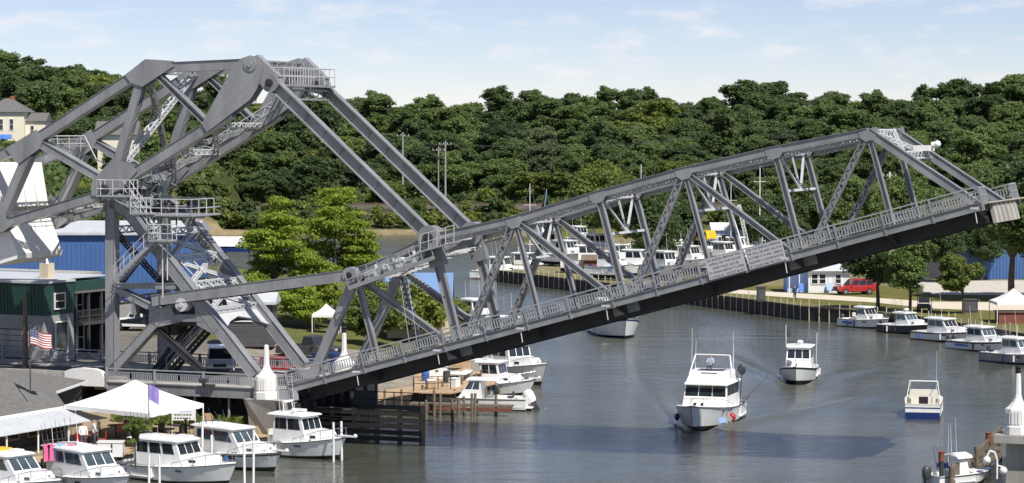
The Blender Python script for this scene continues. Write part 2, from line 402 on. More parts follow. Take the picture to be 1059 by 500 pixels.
def wake_h(x, y, bow, fwd, hw, length):
    """Kelvin-style wake: two diverging ridges and a churned centre behind a moving boat"""
    rx, ry = x - bow[0], y - bow[1]; a = -(rx * fwd[0] + ry * fwd[1]); c = np.abs(rx * -fwd[1] + ry * fwd[0])
    ridge = hw + np.maximum(a, 0) * .30; w = .35 + .03 * np.maximum(a, 0)
    fade = np.clip(a / 1.5, 0, 1) * np.clip(1 - a / length, 0, 1)
    h = .34 * np.exp(-((c - ridge) / w) ** 2) * fade - .22 * np.exp(-((c - ridge + 1.0 + .03 * a) / (w * 1.2)) ** 2) * fade
    h += .05 * np.sin(a * 2.1) * np.exp(-(c / (hw * .9)) ** 2) * np.clip((a - 8) / 3, 0, 1) * np.clip(1 - a / length, 0, 1)
    return h
wx = _axis([(-500, -80, 30), (-80, -6, 3), (-6, 44, .3), (44, 80, 3), (80, 500, 30)]); wy = _axis([(20, 120, 10), (120, 150, 1), (150, 245, .3), (245, 520, 8)])
WX, WY = np.meshgrid(wx, wy)
CRUISER_BOW = on_z(716, 446, 0); CRUISER_HEAD = Vector((-math.sin(R(17)), -math.cos(R(17)), 0))
LAUNCH_BOW = on_z(823, 398, 0); LAUNCH_HEAD = Vector((-math.sin(R(11)), -math.cos(R(11)), 0))
WZ = wake_h(WX, WY, CRUISER_BOW, CRUISER_HEAD, 1.2, 60) + wake_h(WX, WY, LAUNCH_BOW, LAUNCH_HEAD, 1.1, 45)
k = len(wx); ii, jj = np.meshgrid(np.arange(k - 1), np.arange(len(wy) - 1)); a = (jj * k + ii).ravel()
wme = np_mesh('river', np.stack([WX.ravel(), WY.ravel(), WZ.ravel()], 1), np.stack([a, a + 1, a + k + 1, a + k], 1), M['water'])
wme.polygons.foreach_set('use_smooth', np.ones(len(a), bool))
river = bpy.data.objects.new('river', wme); COL.objects.link(river); tag(river, kind='structure')

def sheet(name, pts, z, m, kind='structure'):
    b = MB(); b.prism([Vector((p[0], p[1], z - .05)) for p in pts][::-1] if False else [Vector((p[0], p[1], z - .05)) for p in pts], (0, 0, .05)); return b.obj(name, m, kind=kind)
zz = 1.512
pth = [(690, 297), (755, 299.3), (820, 303.2), (905, 308.2), (960, 312), (1075, 313.5)], [(1075, 323), (960, 319), (905, 313), (820, 308), (755, 303.4), (690, 300)]
sheet('path', [on_z(u, v, zz) for u, v in pth[0] + pth[1]], zz, M['path'])
zz = 1.508
sheet('gravel_yard', [on_z(u, v, zz) for u, v in [(930, 291), (1085, 290), (1085, 306), (962, 304.5)]], zz, M['gravel'])

# railway on the far bank
b = MB()
b.prism([Vector((-75, y_, z_)) for y_, z_ in [(504, 3.2), (507.5, 5.2), (517, 5.3), (521, 3.8)]], (330, 0, 0))
rail_bed = b.obj('railway_bed', M['ballast'], kind='structure')
for yy in (509.3, 510.75, 513.4, 514.85):
    b = MB(); b.box((90, yy, 5.36), (330, .10, .14)); b.obj('rail', M['railsteel'], rail_bed)
b = MB()
for yy in (502.5,):
    b.prism([Vector((-75, yy, 3.0)), Vector((-75, yy + .5, 3.0)), Vector((-75, yy + .5, 4.6)), Vector((-75, yy, 4.6))], (185, 0, 0))
b.obj('retaining_wall', M['ballast'], label='low dark brown retaining wall below the railway across the river', cat='wall')

M['turf'] = mat('turf', (.135, .135, .04), .95, var=.3, scale=.7)
# timber bulkhead on the right bank: dark sheeting, cap and separate piles
def bulkhead(name, pts, ztop, label, pitch, mats, pile_top, pr=.085, out=.14, strip=None):
    org = Vector((pts[0][0], pts[0][1], 0)); root = thing(name, org, label, 'sea wall'); b = MB(); cb = MB(); sb = MB(); L = 0; prev = None; plist = []
    for i in range(len(pts) - 1):
        p0, p1 = Vector((*pts[i], 0)), Vector((*pts[i + 1], 0)); d = (p1 - p0); n = Vector((d.y, -d.x, 0)).normalized()
        if river_sd(np.array([p0.x + d.x / 2 + n.x]), np.array([p0.y + d.y / 2 + n.y]))[0] > 0: n = -n
        b.prism([p0 + n * .1 + UP * -2, p0 - n * .25 + UP * -2, p0 - n * .25 + UP * (ztop - .02), p0 + n * .1 + UP * (ztop - .02)], d)
        cb.prism([p0 + n * .16 + UP * (ztop - .02), p0 - n * .35 + UP * (ztop - .02), p0 - n * .35 + UP * (ztop + .10), p0 + n * .16 + UP * (ztop + .10)], d)
        sb.prism([p0 - n * .352 + UP * (ztop - .1), p0 - n * 3.1 + UP * (ztop - .1), p0 - n * 3.1 + UP * (ztop + .015), p0 - n * .352 + UP * (ztop + .04)], d)
        k = int(d.length / pitch)
        for q in range(k): plist.append(p0 + d * ((q + .5) / k) + n * out)
    b.obj('sheeting', mats[0], root, org); cb.obj('cap_rail', mats[1], root, org); sb.obj('bank_strip', strip or mats[1], root, org)
    pm = MB(); pm.cyl((0, 0, -2), (0, 0, 1), pr, n=7)
    po = None; rnd = random.Random(3)
    for p in plist:
        if po is None: po = pm.obj('pile', mats[2], root); o = po
        else: o = po.copy(); COL.objects.link(o); o.parent = root
        o.location = p - org; o.scale = (1, 1, pile_top * rnd.uniform(.86, 1.1)); o.rotation_euler = (R(rnd.uniform(-1.5, 1.5)), R(rnd.uniform(-1.5, 1.5)), 0)
    return root
bulkhead('timber_bulkhead', RSHORE[1:9], 1.5, 'long dark timber bulkhead with pale posts along the grassy right bank', 1.42, (M['wooddk'], M['wood'], M['tan']), 2.3, .055, strip=M['turf'])
bulkhead('quay_wall', LSHORE[1:4], 1.2, 'low timber quay wall behind the docked boats at lower left', 2.6, (M['wooddk'], M['woodlt'], M['wood']), 1.5)
bulkhead('dock_wall', LSHORE[4:11], 1.2, 'timber dock wall on the left bank beyond the bridge', 2.2, (M['wooddk'], M['woodlt'], M['wood']), 1.9)
# ------------------------------------------------------------------ the bascule bridge
BORG = br(-6, BW / 2, 3.2)
bridge = thing('bascule_bridge', BORG, 'grey steel bascule bridge with its truss leaf half raised over the river', 'bridge')
NB = -BN
def bo(b, name, m, parent): return b.obj(name, M[m] if isinstance(m, str) else m, parent, BORG)
def both(b, name, m, parent, dt=BW):
    """a member of the near truss and its copy in the far truss"""
    o = bo(b, name, m, parent); c = o.copy(); COL.objects.link(c); c.parent = parent; c.location = BN * dt; return o, c
def plate(px, t0=-.36, th=.03, pair=True, mi=0):
    """gusset plates traced on the near truss plane: one outside and one inside of the member"""
    b = MB(); base = [bpx(u, v, 0) for u, v in px]
    b.prism([p + BN * t0 for p in base], BN * th); 
    if pair: b.prism([p - BN * t0 for p in base], NB * th)
    return b
def rivets(b, p0, p1, step, t, r=.022, mi=0):
    p0, p1 = Vector(p0), Vector(p1); n = int((p1 - p0).length / step)
    for i in range(n + 1):
        c = p0 + (p1 - p0) * (i / max(n, 1)) + BN * t; b.box(c, (r * 2, r, r * 2), mi, (BE, BN, UP))

# ---- lifting leaf
DK = MB()
PNL, HT = 5.94, [6.61, 7.63, 7.29, 7.39, 7.34, 7.05, 6.56]
ax = (LX, BN, LY)
def lbox(b, x0, x1, y0, y1, t0, t1, mi=0): b.box(leaf((x0 + x1) / 2, (y0 + y1) / 2, (t0 + t1) / 2), (x1 - x0, t1 - t0, y1 - y0), mi, ax)
lbox(DK, .6, 47.5, .42, .60, .35, BW - .35)
for q in range(6): lbox(DK, .7, 47.3, -.28, .40, .8 + q * (BW - 1.6) / 5 - .06, .8 + q * (BW - 1.6) / 5 + .06)
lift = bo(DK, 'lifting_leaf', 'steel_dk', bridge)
for k in range(9):
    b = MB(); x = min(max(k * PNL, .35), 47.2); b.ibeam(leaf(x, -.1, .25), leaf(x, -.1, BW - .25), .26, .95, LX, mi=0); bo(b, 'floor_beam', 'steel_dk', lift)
for a_ in range(8):
    b = MB(); b.beam(leaf(a_ * PNL + .2, -.36, .5), leaf(a_ * PNL + PNL - .2, -.36, BW - .5), .14, .10, LX); b.beam(leaf(a_ * PNL + .2, -.48, BW - .5), leaf(a_ * PNL + PNL - .2, -.48, .5), .14, .10, LX); bo(b, 'lateral_brace', 'steel_dk', lift)
T = [None] + [leaf((k + 1) * PNL, HT[k], 0) for k in range(7)]
def Nn(k): return leaf(min(k * PNL, 47.3), -.05, 0)
# bottom chord, one piece for each panel; dark paint with sidewalk shade painted in
for k in range(8):
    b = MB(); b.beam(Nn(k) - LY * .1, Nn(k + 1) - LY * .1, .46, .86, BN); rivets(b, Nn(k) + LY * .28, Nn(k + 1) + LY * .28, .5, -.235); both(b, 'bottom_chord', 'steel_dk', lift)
# top chord
for k in range(1, 7):
    b = MB(); b.beam(T[k], T[k + 1], .46, .46, BN); d = (T[k + 1] - T[k]).normalized(); u_ = d.cross(BN); u_ = u_ if u_.z > 0 else -u_
    b.beam(T[k] + u_ * .245, T[k + 1] + u_ * .245, .64, .03, BN); rivets(b, T[k] + u_ * .17, T[k + 1] + u_ * .17, .45, -.235); rivets(b, T[k] - u_ * .17, T[k + 1] - u_ * .17, .45, -.235)
    both(b, 'top_chord', 'steel', lift)
    b = MB(); b.lattice(T[k] - u_ * .36 + BN * .45, T[k + 1] - u_ * .36 + BN * .45, .30, .24, BN, .06); both(b, 'chord_lacing', 'steel_lt', lift)
b = MB(); b.beam(T[7], leaf(47.3, .1, 0), .46, .50, BN); d = (leaf(47.3, .1, 0) - T[7]).normalized(); u_ = BN.cross(d); u_ = u_ if u_.z > 0 else -u_
b.beam(T[7] + u_ * .265, leaf(47.3, .1, 0) + u_ * .265, .60, .03, BN); both(b, 'end_post', 'steel', lift)
b = MB(); b.beam(T[1], leaf(.3, .1, 0), .46, .62, BN); both(b, 'heel_post', 'steel', lift)
# diagonals and verticals
for i, j, w in [(1, 2, .42), (3, 2, .44), (3, 4, .38), (5, 4, .42), (5, 6, .34), (7, 6, .38)]:
    b = MB(); p0, p1 = T[i], Nn(j)
    b.ibeam(p0, p1, .40, w, BN, .05, .05); 
    if j < i: b.lattice(p0, p1, .42, w - .02, BN, .05, faces='h')
    both(b, 'diagonal', 'steel', lift)
for i, w in [(1, .36), (2, .56), (3, .28), (4, .38), (5, .28), (6, .34), (7, .30)]:
    b = MB(); b.ibeam(T[i], Nn(i), .38, w, BN, .05, .06)
    if i == 2: b.beam(T[2], T[2] + (Nn(2) - T[2]).normalized() * 1.9, .44, 1.15, BN)
    both(b, 'vertical', 'steel', lift)
for i in range(1, 8):
    b = MB(); c = T[i]; d = LX
    for t in (-.246, .246):
        b.prism([c + BN * (t - .012) + LX * a + LY * bb for a, bb in [(-.55, -.22), (-.55, .18), (.55, .18), (.55, -.22), (.26, -.52), (-.26, -.52)]], BN * .024)
    both(b, 'gusset_plate', 'steel', lift)
for i in (2, 4, 6):
    b = MB(); c = Nn(i)
    for t in (-.242, .242): b.prism([c + BN * (t - .012) + LX * a + LY * bb for a, bb in [(-.9, -.3), (-.9, .3), (-.4, .8), (.4, .8), (.9, .3), (.9, -.3)]], BN * .024)
    both(b, 'gusset_plate', 'steel', lift)
# top laterals: lattice struts and crossed lattice diagonals between the two trusses
for i in range(1, 8):
    b = MB(); b.lattice(T[i] + BN * .25 - LY * .1, T[i] + BN * (BW - .25) - LY * .1, .34, .50, LX, .07); bo(b, 'lateral_strut', 'steel_lt', lift)
    if i < 7:
        for f in (0, 1):
            b = MB(); p0 = T[i] + BN * (.3 if f else BW - .3); p1 = T[i + 1] + BN * (BW - .3 if f else .3); b.lattice(p0 - UP * .06 * f, p1 - UP * .06 * f, .30, .26, LY, .055); bo(b, 'lateral_brace', 'steel_lt', lift)
for i in (3, 4, 5, 6):                     # sway frames
    b = MB(); m_ = leaf((i) * PNL, HT[i - 1] - 2.6, 0)
    for f in (0, 1):
        p0 = T[i] + BN * (.25 if f else BW - .25); p1 = m_ + BN * (BW / 2); b.beam(p0, p1, .12, .14, LX)
    b.beam(m_ + BN * .2, m_ + BN * (BW - .2), .14, .16, LX); b.beam(T[i] + BN * (BW / 2), m_ + BN * (BW / 2), .10, .12, LX); bo(b, 'sway_frame', 'steel_lt', lift)
b = MB()                                   # portal at the river end
e0 = T[7] + (leaf(47.3, .1, 0) - T[7]) * .30
b.lattice(T[7] + BN * .3, e0 + BN * (BW - .3), .3, .25, LY, .06); b.lattice(T[7] + BN * (BW - .3), e0 + BN * .3, .3, .25, LY, .06); b.lattice(e0 + BN * .25, e0 + BN * (BW - .25), .35, .5, LX, .07); bo(b, 'portal_frame', 'steel_lt', lift)
b = MB(); c = e0 + BN * (BW * .78) + UP * .42
b.box(c, (1.0, 1.7, .34), 0, (BE, BN, UP)); b.cyl(c + BE * .5 + UP * .2, c + BE * .8 + UP * .2, .2, n=10); b.sphere(c + BE * .85 + UP * .25, .24); bo(b, 'lamp_housing', 'whitem', lift)
# sidewalks, fascias and railings on both outer sides
RT = -2.23
for near in (0, 1):
    t_out = RT if near == 0 else BW - RT; sg = -1 if near == 0 else 1; t_in = -.30 if near == 0 else BW + .30
    lo, hi = min(t_out, t_in), max(t_out, t_in)
    b = MB(); lbox(b, .5, 47.55, .52, .64, lo + .02, hi); bo(b, 'sidewalk', 'conc', lift)
    for k in range(9):
        x = min(max(k * PNL, .4), 47.2); b = MB()
        b.prism([leaf(x - .06, -.45, t_in), leaf(x - .06, .5, t_in), leaf(x - .06, .5, t_out - sg * .1), leaf(x - .06, .2, t_out - sg * .1)], LX * .12); bo(b, 'sidewalk_bracket', 'steel_dk', lift)
    for k in range(16):                    # two rail bays for each panel
        x0, x1 = max(.25, k * PNL / 2), min(47.6, (k + 1) * PNL / 2); sgn = sg
        b = MB(); lbox(b, x0 + .015, x1 - .015, .20, .70, t_out - .03, t_out + .03); lbox(b, x0 + .02, x1 - .02, .66, .70, t_out - .10 + .03 * sg, t_out + .10 + .03 * sg); lbox(b, x0 + .02, x1 - .02, .20, .24, t_out - .07, t_out + .07)
        bo(b, 'fascia_plate', 'steel', lift)
        b = MB(); lbox(b, x0, x1, 1.57, 1.65, t_out - .05, t_out + .05); lbox(b, x0, x1, 1.36, 1.41, t_out - .03, t_out + .03); lbox(b, x0, x1, .82, .88, t_out - .03, t_out + .03)
        signbay = near == 0 and k in (10, 11)
        if not signbay:
            nb = 15
            for q in range(nb):
                xx = x0 + .2 + (x1 - x0 - .4) * q / (nb - 1); lbox(b, xx - .035, xx + .035, .88, 1.36, t_out - .02, t_out + .02)
        bo(b, 'railing_panel', 'rail', lift)
        b = MB(); lbox(b, x0 - .06, x0 + .06, .16, 1.62, t_out - .09, t_out + .09); bo(b, 'rail_post', 'steel', lift)
    b = MB(); lbox(b, 47.5, 47.64, .16, 1.62, t_out - .09, t_out + .09); bo(b, 'rail_post', 'steel', lift)
    if near == 0:
        for k in range(1, 9, 1):
            if k % 2 == 0 or k in (1, 3): 
                x = k * PNL - .35; b = MB(); c = leaf(x, .33, t_out - .15)
                b.beam(c, c - BN * .5 + UP * .05, .05, .05, UP); b.box(c - BN * .55 + UP * .08, (.42, .30, .10), 0, (BE, BN, UP)); b.cyl(c - BN * .45 + UP * .05, c - BN * .45 - UP * .8 + BE * .15, .035); bo(b, 'navigation_light', 'steel_lt', lift)
# river end of the leaf
b = MB(); lbox(b, 47.52, 47.75, -.70, .55, -.2, BW + .2); lbox(b, 47.4, 47.95, .50, .58, RT + .1, BW - RT - .1); bo(b, 'end_floor_beam', 'conc', lift)
for q in range(5):
    b = MB(); lbox(b, 47.76, 47.84, -.66, .48, .6 + q * 1.4, .7 + q * 1.4); bo(b, 'end_stiffener', 'conc', lift)
for near in (0, 1):
    b = MB(); t_out = RT if near == 0 else BW - RT; ti = t_out + (1.9 if near == 0 else -1.9)
    lbox(b, 47.55, 47.62, 1.50, 1.58, min(t_out, ti), max(t_out, ti)); lbox(b, 47.55, 47.62, 1.05, 1.10, min(t_out, ti), max(t_out, ti))
    for q in range(6): tt = t_out + (ti - t_out) * q / 5; lbox(b, 47.55, 47.60, .55, 1.5, tt - .025, tt + .025)
    bo(b, 'end_gate', 'rail', lift)
# the two notice boards on the near railing
def lettering(rows, x0, y0, wd, ht, parent):
    bd = MB(); lbox(bd, x0, x0 + wd, y0, y0 + ht, RT - .16, RT - .12); s_ = bo(bd, 'sign_board', 'sign', parent)
    n = len(rows)
    for i, tx in enumerate(rows):
        cu = bpy.data.curves.new('lettering', 'FONT'); cu.body = tx; cu.align_x = 'CENTER'; cu.align_y = 'CENTER'; cu.size = .215; cu.offset = 0.0; cu.resolution_u = 2
        tmp = bpy.data.objects.new('t', cu); COL.objects.link(tmp); bpy.context.view_layer.update()
        me = bpy.data.meshes.new_from_object(tmp.evaluated_get(bpy.context.evaluated_depsgraph_get())); bpy.data.objects.remove(tmp); bpy.data.curves.remove(cu)
        co = np.zeros(len(me.vertices) * 3); me.vertices.foreach_get('co', co); co = co.reshape(-1, 3); wtx = co[:, 0].max() - co[:, 0].min()
        k = min(1.0, (wd - .16) / wtx); c = leaf(x0 + wd / 2, y0 + ht - ht * (i + .55) / n, RT - .166) - BORG
        P = np.outer(co[:, 0] * k, np.array(LX)) + np.outer(co[:, 1], np.array(LY)) + np.array(c); me.vertices.foreach_set('co', P.astype(np.float32).ravel()); me.materials.append(M['ink']); me.update()
        o = bpy.data.objects.new('lettering', me); COL.objects.link(o); o.parent = lift
sx = LX; 
def lpx(u, v, t): 
    p = bpx(u, v, t) - BO; return p.dot(LX), p.dot(LY)
xa, _ = lpx(733.5, 285, RT); xb, _ = lpx(772, 275, RT); xc, _ = lpx(775, 274, RT); xd, _ = lpx(813, 265, RT)
lettering(['ON SIGNAL BRIDGE WILL', 'OPEN ON THE HOUR', 'AND HALF HOUR', 'TO SIGNAL BRIDGE TO OPEN', '1 LONG & 1 SHORT BLAST'], xa, .30, xb - xa, 1.28, lift)
lettering(['FOR THE BRIDGE OPENING', 'OR CALL 440 AND ASK FOR', 'OCTOBER 31 TO MAY 1 BRIDGE', 'REQUIRES 12 HOURS NOTICE', 'BY CALLING AND THE COUNTY'], xc, .30, xd - xc, 1.28, lift)
# machinery walkway between the heel joint and the link pin
b = MB(); q0, q1 = T[1] + LY * -.75 + LX * -.2, T[2] + LY * -1.35 + LX * .3
b.beam(q0 + NB * .75, q1 + NB * .75, 1.0, .10, BN); b.beam(q0 + NB * 1.25, q1 + NB * 1.25, .08, .26, BN); bo(b, 'walkway', 'steel', lift)
b = MB(); dd = q1 - q0
for i in range(9):
    p = q0 + dd * (i / 8) + NB * 1.22; b.cyl(p, p + LY * 1.1, .03, n=5)
for h_ in (.55, 1.1): b.tube([q0 + NB * 1.22 + LY * h_, q1 + NB * 1.22 + LY * h_], .028)
bo(b, 'walkway_railing', 'rail', lift)
rnd = random.Random(8)
for i in range(9):
    b = MB(); p = q0 + dd * (.22 + .075 * i) + NB * rnd.uniform(.35, .85) + LY * .1; s_ = rnd.uniform(.3, .75)
    if i % 3 == 0: b.cyl(p + LY * .35 - LX * s_ * .5, p + LY * .35 + LX * s_ * .5, .26, n=12); b.box(p + LY * .12, (s_, .4, .2), 0, (LX, BN, LY))
    elif i % 3 == 1: b.box(p + LY * .3, (s_, .5, .6), 0, (LX, BN, LY)); b.cyl(p + LY * .6, p + LY * .85, .12, n=8)
    else: b.cyl(p + LY * .4 - BN * .3, p + LY * .4 + BN * .3, .34, n=14); b.box(p + LY * .1, (.3, .5, .2), 0, (LX, BN, LY))
    bo(b, 'drive_machinery', 'steel_lt' if i % 2 else 'rail', lift)
b = MB()
for i in range(14):
    p = q0 + dd * (.1 + .065 * i); b.beam(p + BN * .4 + LY * .3, p + BN * (BW - .4) + LY * .3, .1, .12, LX)
    if i % 2: b.beam(p + BN * 1.2 + LY * .3, p + dd * .13 + BN * (BW - 1.2) + LY * .3, .06, .06, LX)
bo(b, 'machinery_frame', 'steel_lt', lift)
for dt in (0, BW):                         # platform beside each link pin
    sg = -1 if dt == 0 else 1
    b = MB(); c = T[2] + BN * (dt + sg * .75) + LY * -.75; b.box(c + LX * .7, (2.6, 1.1, .08), 0, (LX, BN, UP)); bo(b, 'pin_platform', 'rail', lift)
    b = MB()
    for i in range(5):
        p = c + LX * (-.5 + .62 * i) + BN * sg * .52; b.cyl(p, p + UP * 1.1, .028, n=5)
    for h_ in (.55, 1.1): b.tube([c + LX * -.5 + BN * sg * .52 + UP * h_, c + LX * 2 + BN * sg * .52 + UP * h_], .026)
    bo(b, 'platform_railing', 'steel_lt', lift)
# thin hanger cables below the walkway
b = MB(); 
for u in (414, 422): p = bpx(u, 292, -.8); b.cyl(p, bpx(u + 12, 372, -.8), .02, n=4)
bo(b, 'hanger_cable', 'steel_lt', lift)

# ---- operating strut with rack, pinion
b = MB(); p0, p1 = bpx(158, 311, -.62), bpx(363, 284.5, -.62); b.beam(p0, p1, .34, .72, BN)
d = (p1 - p0).normalized(); u_ = NB.cross(d); u_ = u_ if u_.z > 0 else -u_
for s_ in (-1, 1): b.beam(p0 + u_ * (s_ * .36), p1 + u_ * (s_ * .36), .44, .04, BN)
b.cyl(p1 + NB * .28, p1 + BN * .5, .52, n=20); strut = bo(b, 'operating_strut', 'steel', bridge)
b = MB()
for i in range(70): b.box(p0 + d * (.4 + i * .16) - u_ * .42, (.08, .3, .08), 0, (d, BN, u_))
bo(b, 'rack', 'steel_dk', strut)
b = MB(); b.cyl(p1 + NB * .42, p1 + NB * .28, .20, n=12); bo(b, 'strut_pin', 'steel_dk', strut)
b = MB(); c = bpx(191, 315, -.3); b.cyl(c + NB * .5, c + BN * .3, .46, n=18); b.beam(c - BE * .85 + UP * .18, c + BE * .85 + UP * .22, .3, .16, BN); b.cyl(c + NB * .62, c + NB * .5, .16, n=10); bo(b, 'pinion_housing', 'steel_lt', strut)

# ---- counterweight truss
P_, K1, K2, K3 = (112, 194), (35, 147), (152, 71), (262, 66)
b = MB(); c = bpx(112, 194); b.lattice(c + BN * .3, c + BN * (BW - .3), .5, .6, BE, .08)
cwt = bo(b, 'counterweight_truss', 'steel', bridge)
for px in ((262, 67), (152, 72), (34, 148)):
    c = bpx(*px); b = MB(); b.lattice(c + BN * .3, c + BN * (BW - .3), .5, .6, BE, .08); bo(b, 'truss_strut', 'steel', cwt)
def mem(p, q, w, name='chord', kind='box', dep=.62, lace=False):
    b = MB(); a, c = bpx(*p), bpx(*q)
    if kind == 'box':
        b.beam(a, c, dep, w, BN); d = (c - a).normalized(); u_ = BN.cross(d).normalized()
        for s_ in (-1, 1):
            rivets(b, a + u_ * s_ * (w / 2 - .08), c + u_ * s_ * (w / 2 - .08), .4, -dep / 2 - .005)
            b.beam(a + u_ * s_ * (w / 2 + .012), c + u_ * s_ * (w / 2 + .012), dep + .14, .024, BN)
    elif kind == 'I': b.ibeam(a, c, dep, w, BN, .06, .06)
    else: 
        d = (c - a).normalized()
        for s_ in (-1, 1): b.beam(a + BN * s_ * (dep / 2 - .04), c + BN * s_ * (dep / 2 - .04), .06, w, BN)
        b.lattice(a, c, dep - .02, w - .02, BN, .06, faces='w')
    both(b, name, 'steel', cwt)
    if lace:
        b = MB(); d = (c - a).normalized(); u_ = BN.cross(d); u_ = u_ if u_.z > 0 else -u_
        n = int((c - a).length / .55)
        for i in range(n):
            q0 = a + d * ((c - a).length * i / n); q1 = a + d * ((c - a).length * (i + 1) / n); k = 1 if i % 2 else -1
            o0 = NB * .45 + u_ * (w / 2 + .05 + (.5 if k > 0 else 0)); o1 = NB * .45 + u_ * (w / 2 + .05 + (0 if k > 0 else .5)); b.beam(q0 + o0, q1 + o1, .06, .05, BN)
        for hh in (.02, .55): b.beam(a + NB * .45 + u_ * (w / 2 + .03 + hh), c + NB * .45 + u_ * (w / 2 + .03 + hh), .06, .06, BN)
        o = bo(b, 'lacing', 'steel_lt', cwt); o.location = BN * BW
mem((-25, 172), K1, .66); mem(K1, K2, .66); mem(K2, K3, .64); mem((108, 200), (240, 117), .66, lace=True)
mem((148, 80), (119, 184), .66, 'diagonal', 'laced'); mem((160, 74), (216, 129), .42, 'diagonal', 'I'); mem((44, 149), (104, 184), .50, 'diagonal'); mem((31, 160), (4, 222), .60, 'strut'); mem((104, 202), (2, 233), .62, 'bottom_chord', lace=True); mem((-28, 242), (2, 233), .62, 'bottom_chord')
both(plate([(242, 73), (252, 61), (262, 57.5), (270, 60), (275, 69), (269, 92), (262, 103), (217, 137), (212, 128)], -.44, .05), 'head_plate', 'steel', cwt)
both(plate([(132, 78), (153, 61.5), (176, 63), (184, 68), (170, 77), (150, 90), (138, 86)], -.40, .04), 'gusset_plate', 'steel', cwt)
both(plate([(9, 154), (41, 134), (47, 147), (44, 154), (22, 170), (15, 162)], -.40, .04), 'gusset_plate', 'steel', cwt)
both(plate([(98, 188), (119, 165), (131, 168), (146, 176), (130, 194), (112, 204), (98, 202)], -.42, .05), 'trunnion_plate', 'steel', cwt)
both(plate([(-2, 203), (8, 212), (9, 226), (18, 231), (6, 240), (-6, 242)], -.40, .04), 'gusset_plate', 'steel', cwt)
both(plate([(228, 122), (243, 72), (250, 72), (268, 78)], -.452, .012), 'head_rib', 'steel', cwt)
b = MB(); c = bpx(262, 67)
b.cyl(c + NB * .52, c + BN * .52, .46, n=24); b.cyl(c + NB * .60, c + NB * .52, .20, n=12); both(b, 'head_pin', 'steel', cwt)
b = MB(); c = bpx(274, 77); d = (bpx(282, 86) - bpx(262, 66)).normalized(); b.beam(c - d * 1.2, c + d * 1.0, .62, 1.35, BN); both(b, 'head_block', 'steel', cwt)
# crossed lattice bracing of the counterweight truss
kn, kp = bpx(150, 74), bpx(124, 170)
b = MB(); b.lattice(kp + BN * .4, kn + BN * (BW - .4), .5, .4, BE, .09); bo(b, 'cross_brace', 'steel_lt', cwt)
b = MB(); b.lattice(kn + BN * .4, kp + BN * (BW - .4), .4, .3, BE, .07); bo(b, 'cross_brace', 'steel', cwt)
for (a_, c_) in (((130, 186), (175, 158)), ((175, 158), (220, 130)), ((60, 214), (100, 203)), ((20, 228), (60, 214))):
    b = MB(); b.lattice(bpx(*a_) + BN * .35, bpx(*c_) + BN * (BW - .35), .35, .3, BE, .06); b.lattice(bpx(*c_) + BN * .35, bpx(*a_) + BN * (BW - .35), .35, .3, BE, .06); bo(b, 'lateral_brace', 'steel', cwt)
for px in ((175, 158), (220, 130), (60, 214)):
    b = MB(); b.lattice(bpx(*px) + BN * .3, bpx(*px) + BN * (BW - .3), .4, .4, BE, .07); bo(b, 'lateral_strut', 'steel_lt', cwt)
b = MB()                                   # access handrails at the left joint
A0, A1, A2 = bpx(47, 141), bpx(47, 141) + BN * BW * .72, bpx(103, 172, BW * .72)
b.tube([A0, A1, A2], .045); b.tube([bpx(50, 146), bpx(116, 172, BW * .4)], .04)
for f in (.3, .6, .9): b.cyl(A0 + (A1 - A0) * f, A0 + (A1 - A0) * f - UP * 1.1, .03, n=5)
b.tube([A0 - UP * .55, A1 - UP * .55], .03); bo(b, 'handrail', 'steel_lt', cwt)
# link head platform with railings
b = MB(); c0 = bpx(290, 90); b.box(c0 + BN * (BW / 2) + UP * .1, (1.5, BW - .5, .14), 0, (BE, BN, UP)); b.lattice(c0 + BN * .4 - UP * .5, c0 + BN * (BW - .4) - UP * .5, .7, .7, BE, .09); bo(b, 'head_platform', 'steel', cwt)
b = MB()
for sx_ in (-.9, .9):
    for i in range(9):
        p = c0 + BE * sx_ * .8 + BN * (.3 + i * (BW - .6) / 8) + UP * .15; b.cyl(p, p + UP * 1.15, .03, n=5)
    for h_ in (.6, 1.15): b.tube([c0 + BE * sx_ * .8 + BN * .3 + UP * (.15 + h_), c0 + BE * sx_ * .8 + BN * (BW - .3) + UP * (.15 + h_)], .03)
for tt in (.3, BW - .3):
    for h_ in (.6, 1.15): b.tube([c0 - BE * .72 + BN * tt + UP * (.15 + h_), c0 + BE * .72 + BN * tt + UP * (.15 + h_)], .03)
bo(b, 'platform_railing', 'steel_lt', cwt)
# ---- counterweight
b = MB(); _f = BW - .62; _q = [bpx(u, v, _f) for u, v in [(43, 168), (52, 225), (64.5, 259), (63.5, 264), (40, 271)]]; cs = [((p - BO).dot(BE), p.z) for p in _q]; cs = [(-34, cs[0][1])] + cs + [(-34, cs[-1][1] - .5)]
b.prism([br(s, .62, z) for s, z in cs], BN * (BW - 1.24)); cwo = bo(b, 'counterweight', 'cw', bridge)
b = MB()
for f in (.25, .5, .75):
    tt = .62 + (BW - 1.24) * f; b.prism([br(cs[1][0] + .025, tt - .04, cs[1][1] - .1), br(cs[2][0] + .025, tt - .04, cs[2][1]), br(cs[3][0] + .025, tt - .04, cs[3][1] + .1), br(cs[3][0] - .3, tt - .04, cs[3][1] + .1), br(cs[1][0] - .3, tt - .04, cs[1][1] - .1)], BN * .08)
bo(b, 'joint_strip', 'cw', cwo)
b = MB(); p0, p1 = br(cs[2][0] + .02, .66, cs[2][1] + .75), br(cs[2][0] + .02, BW - .66, cs[2][1] + .75); b.beam(p0 - BE * .13, p1 - BE * .13, .06, .3, BE); bo(b, 'form_joint', 'tan', cwo)
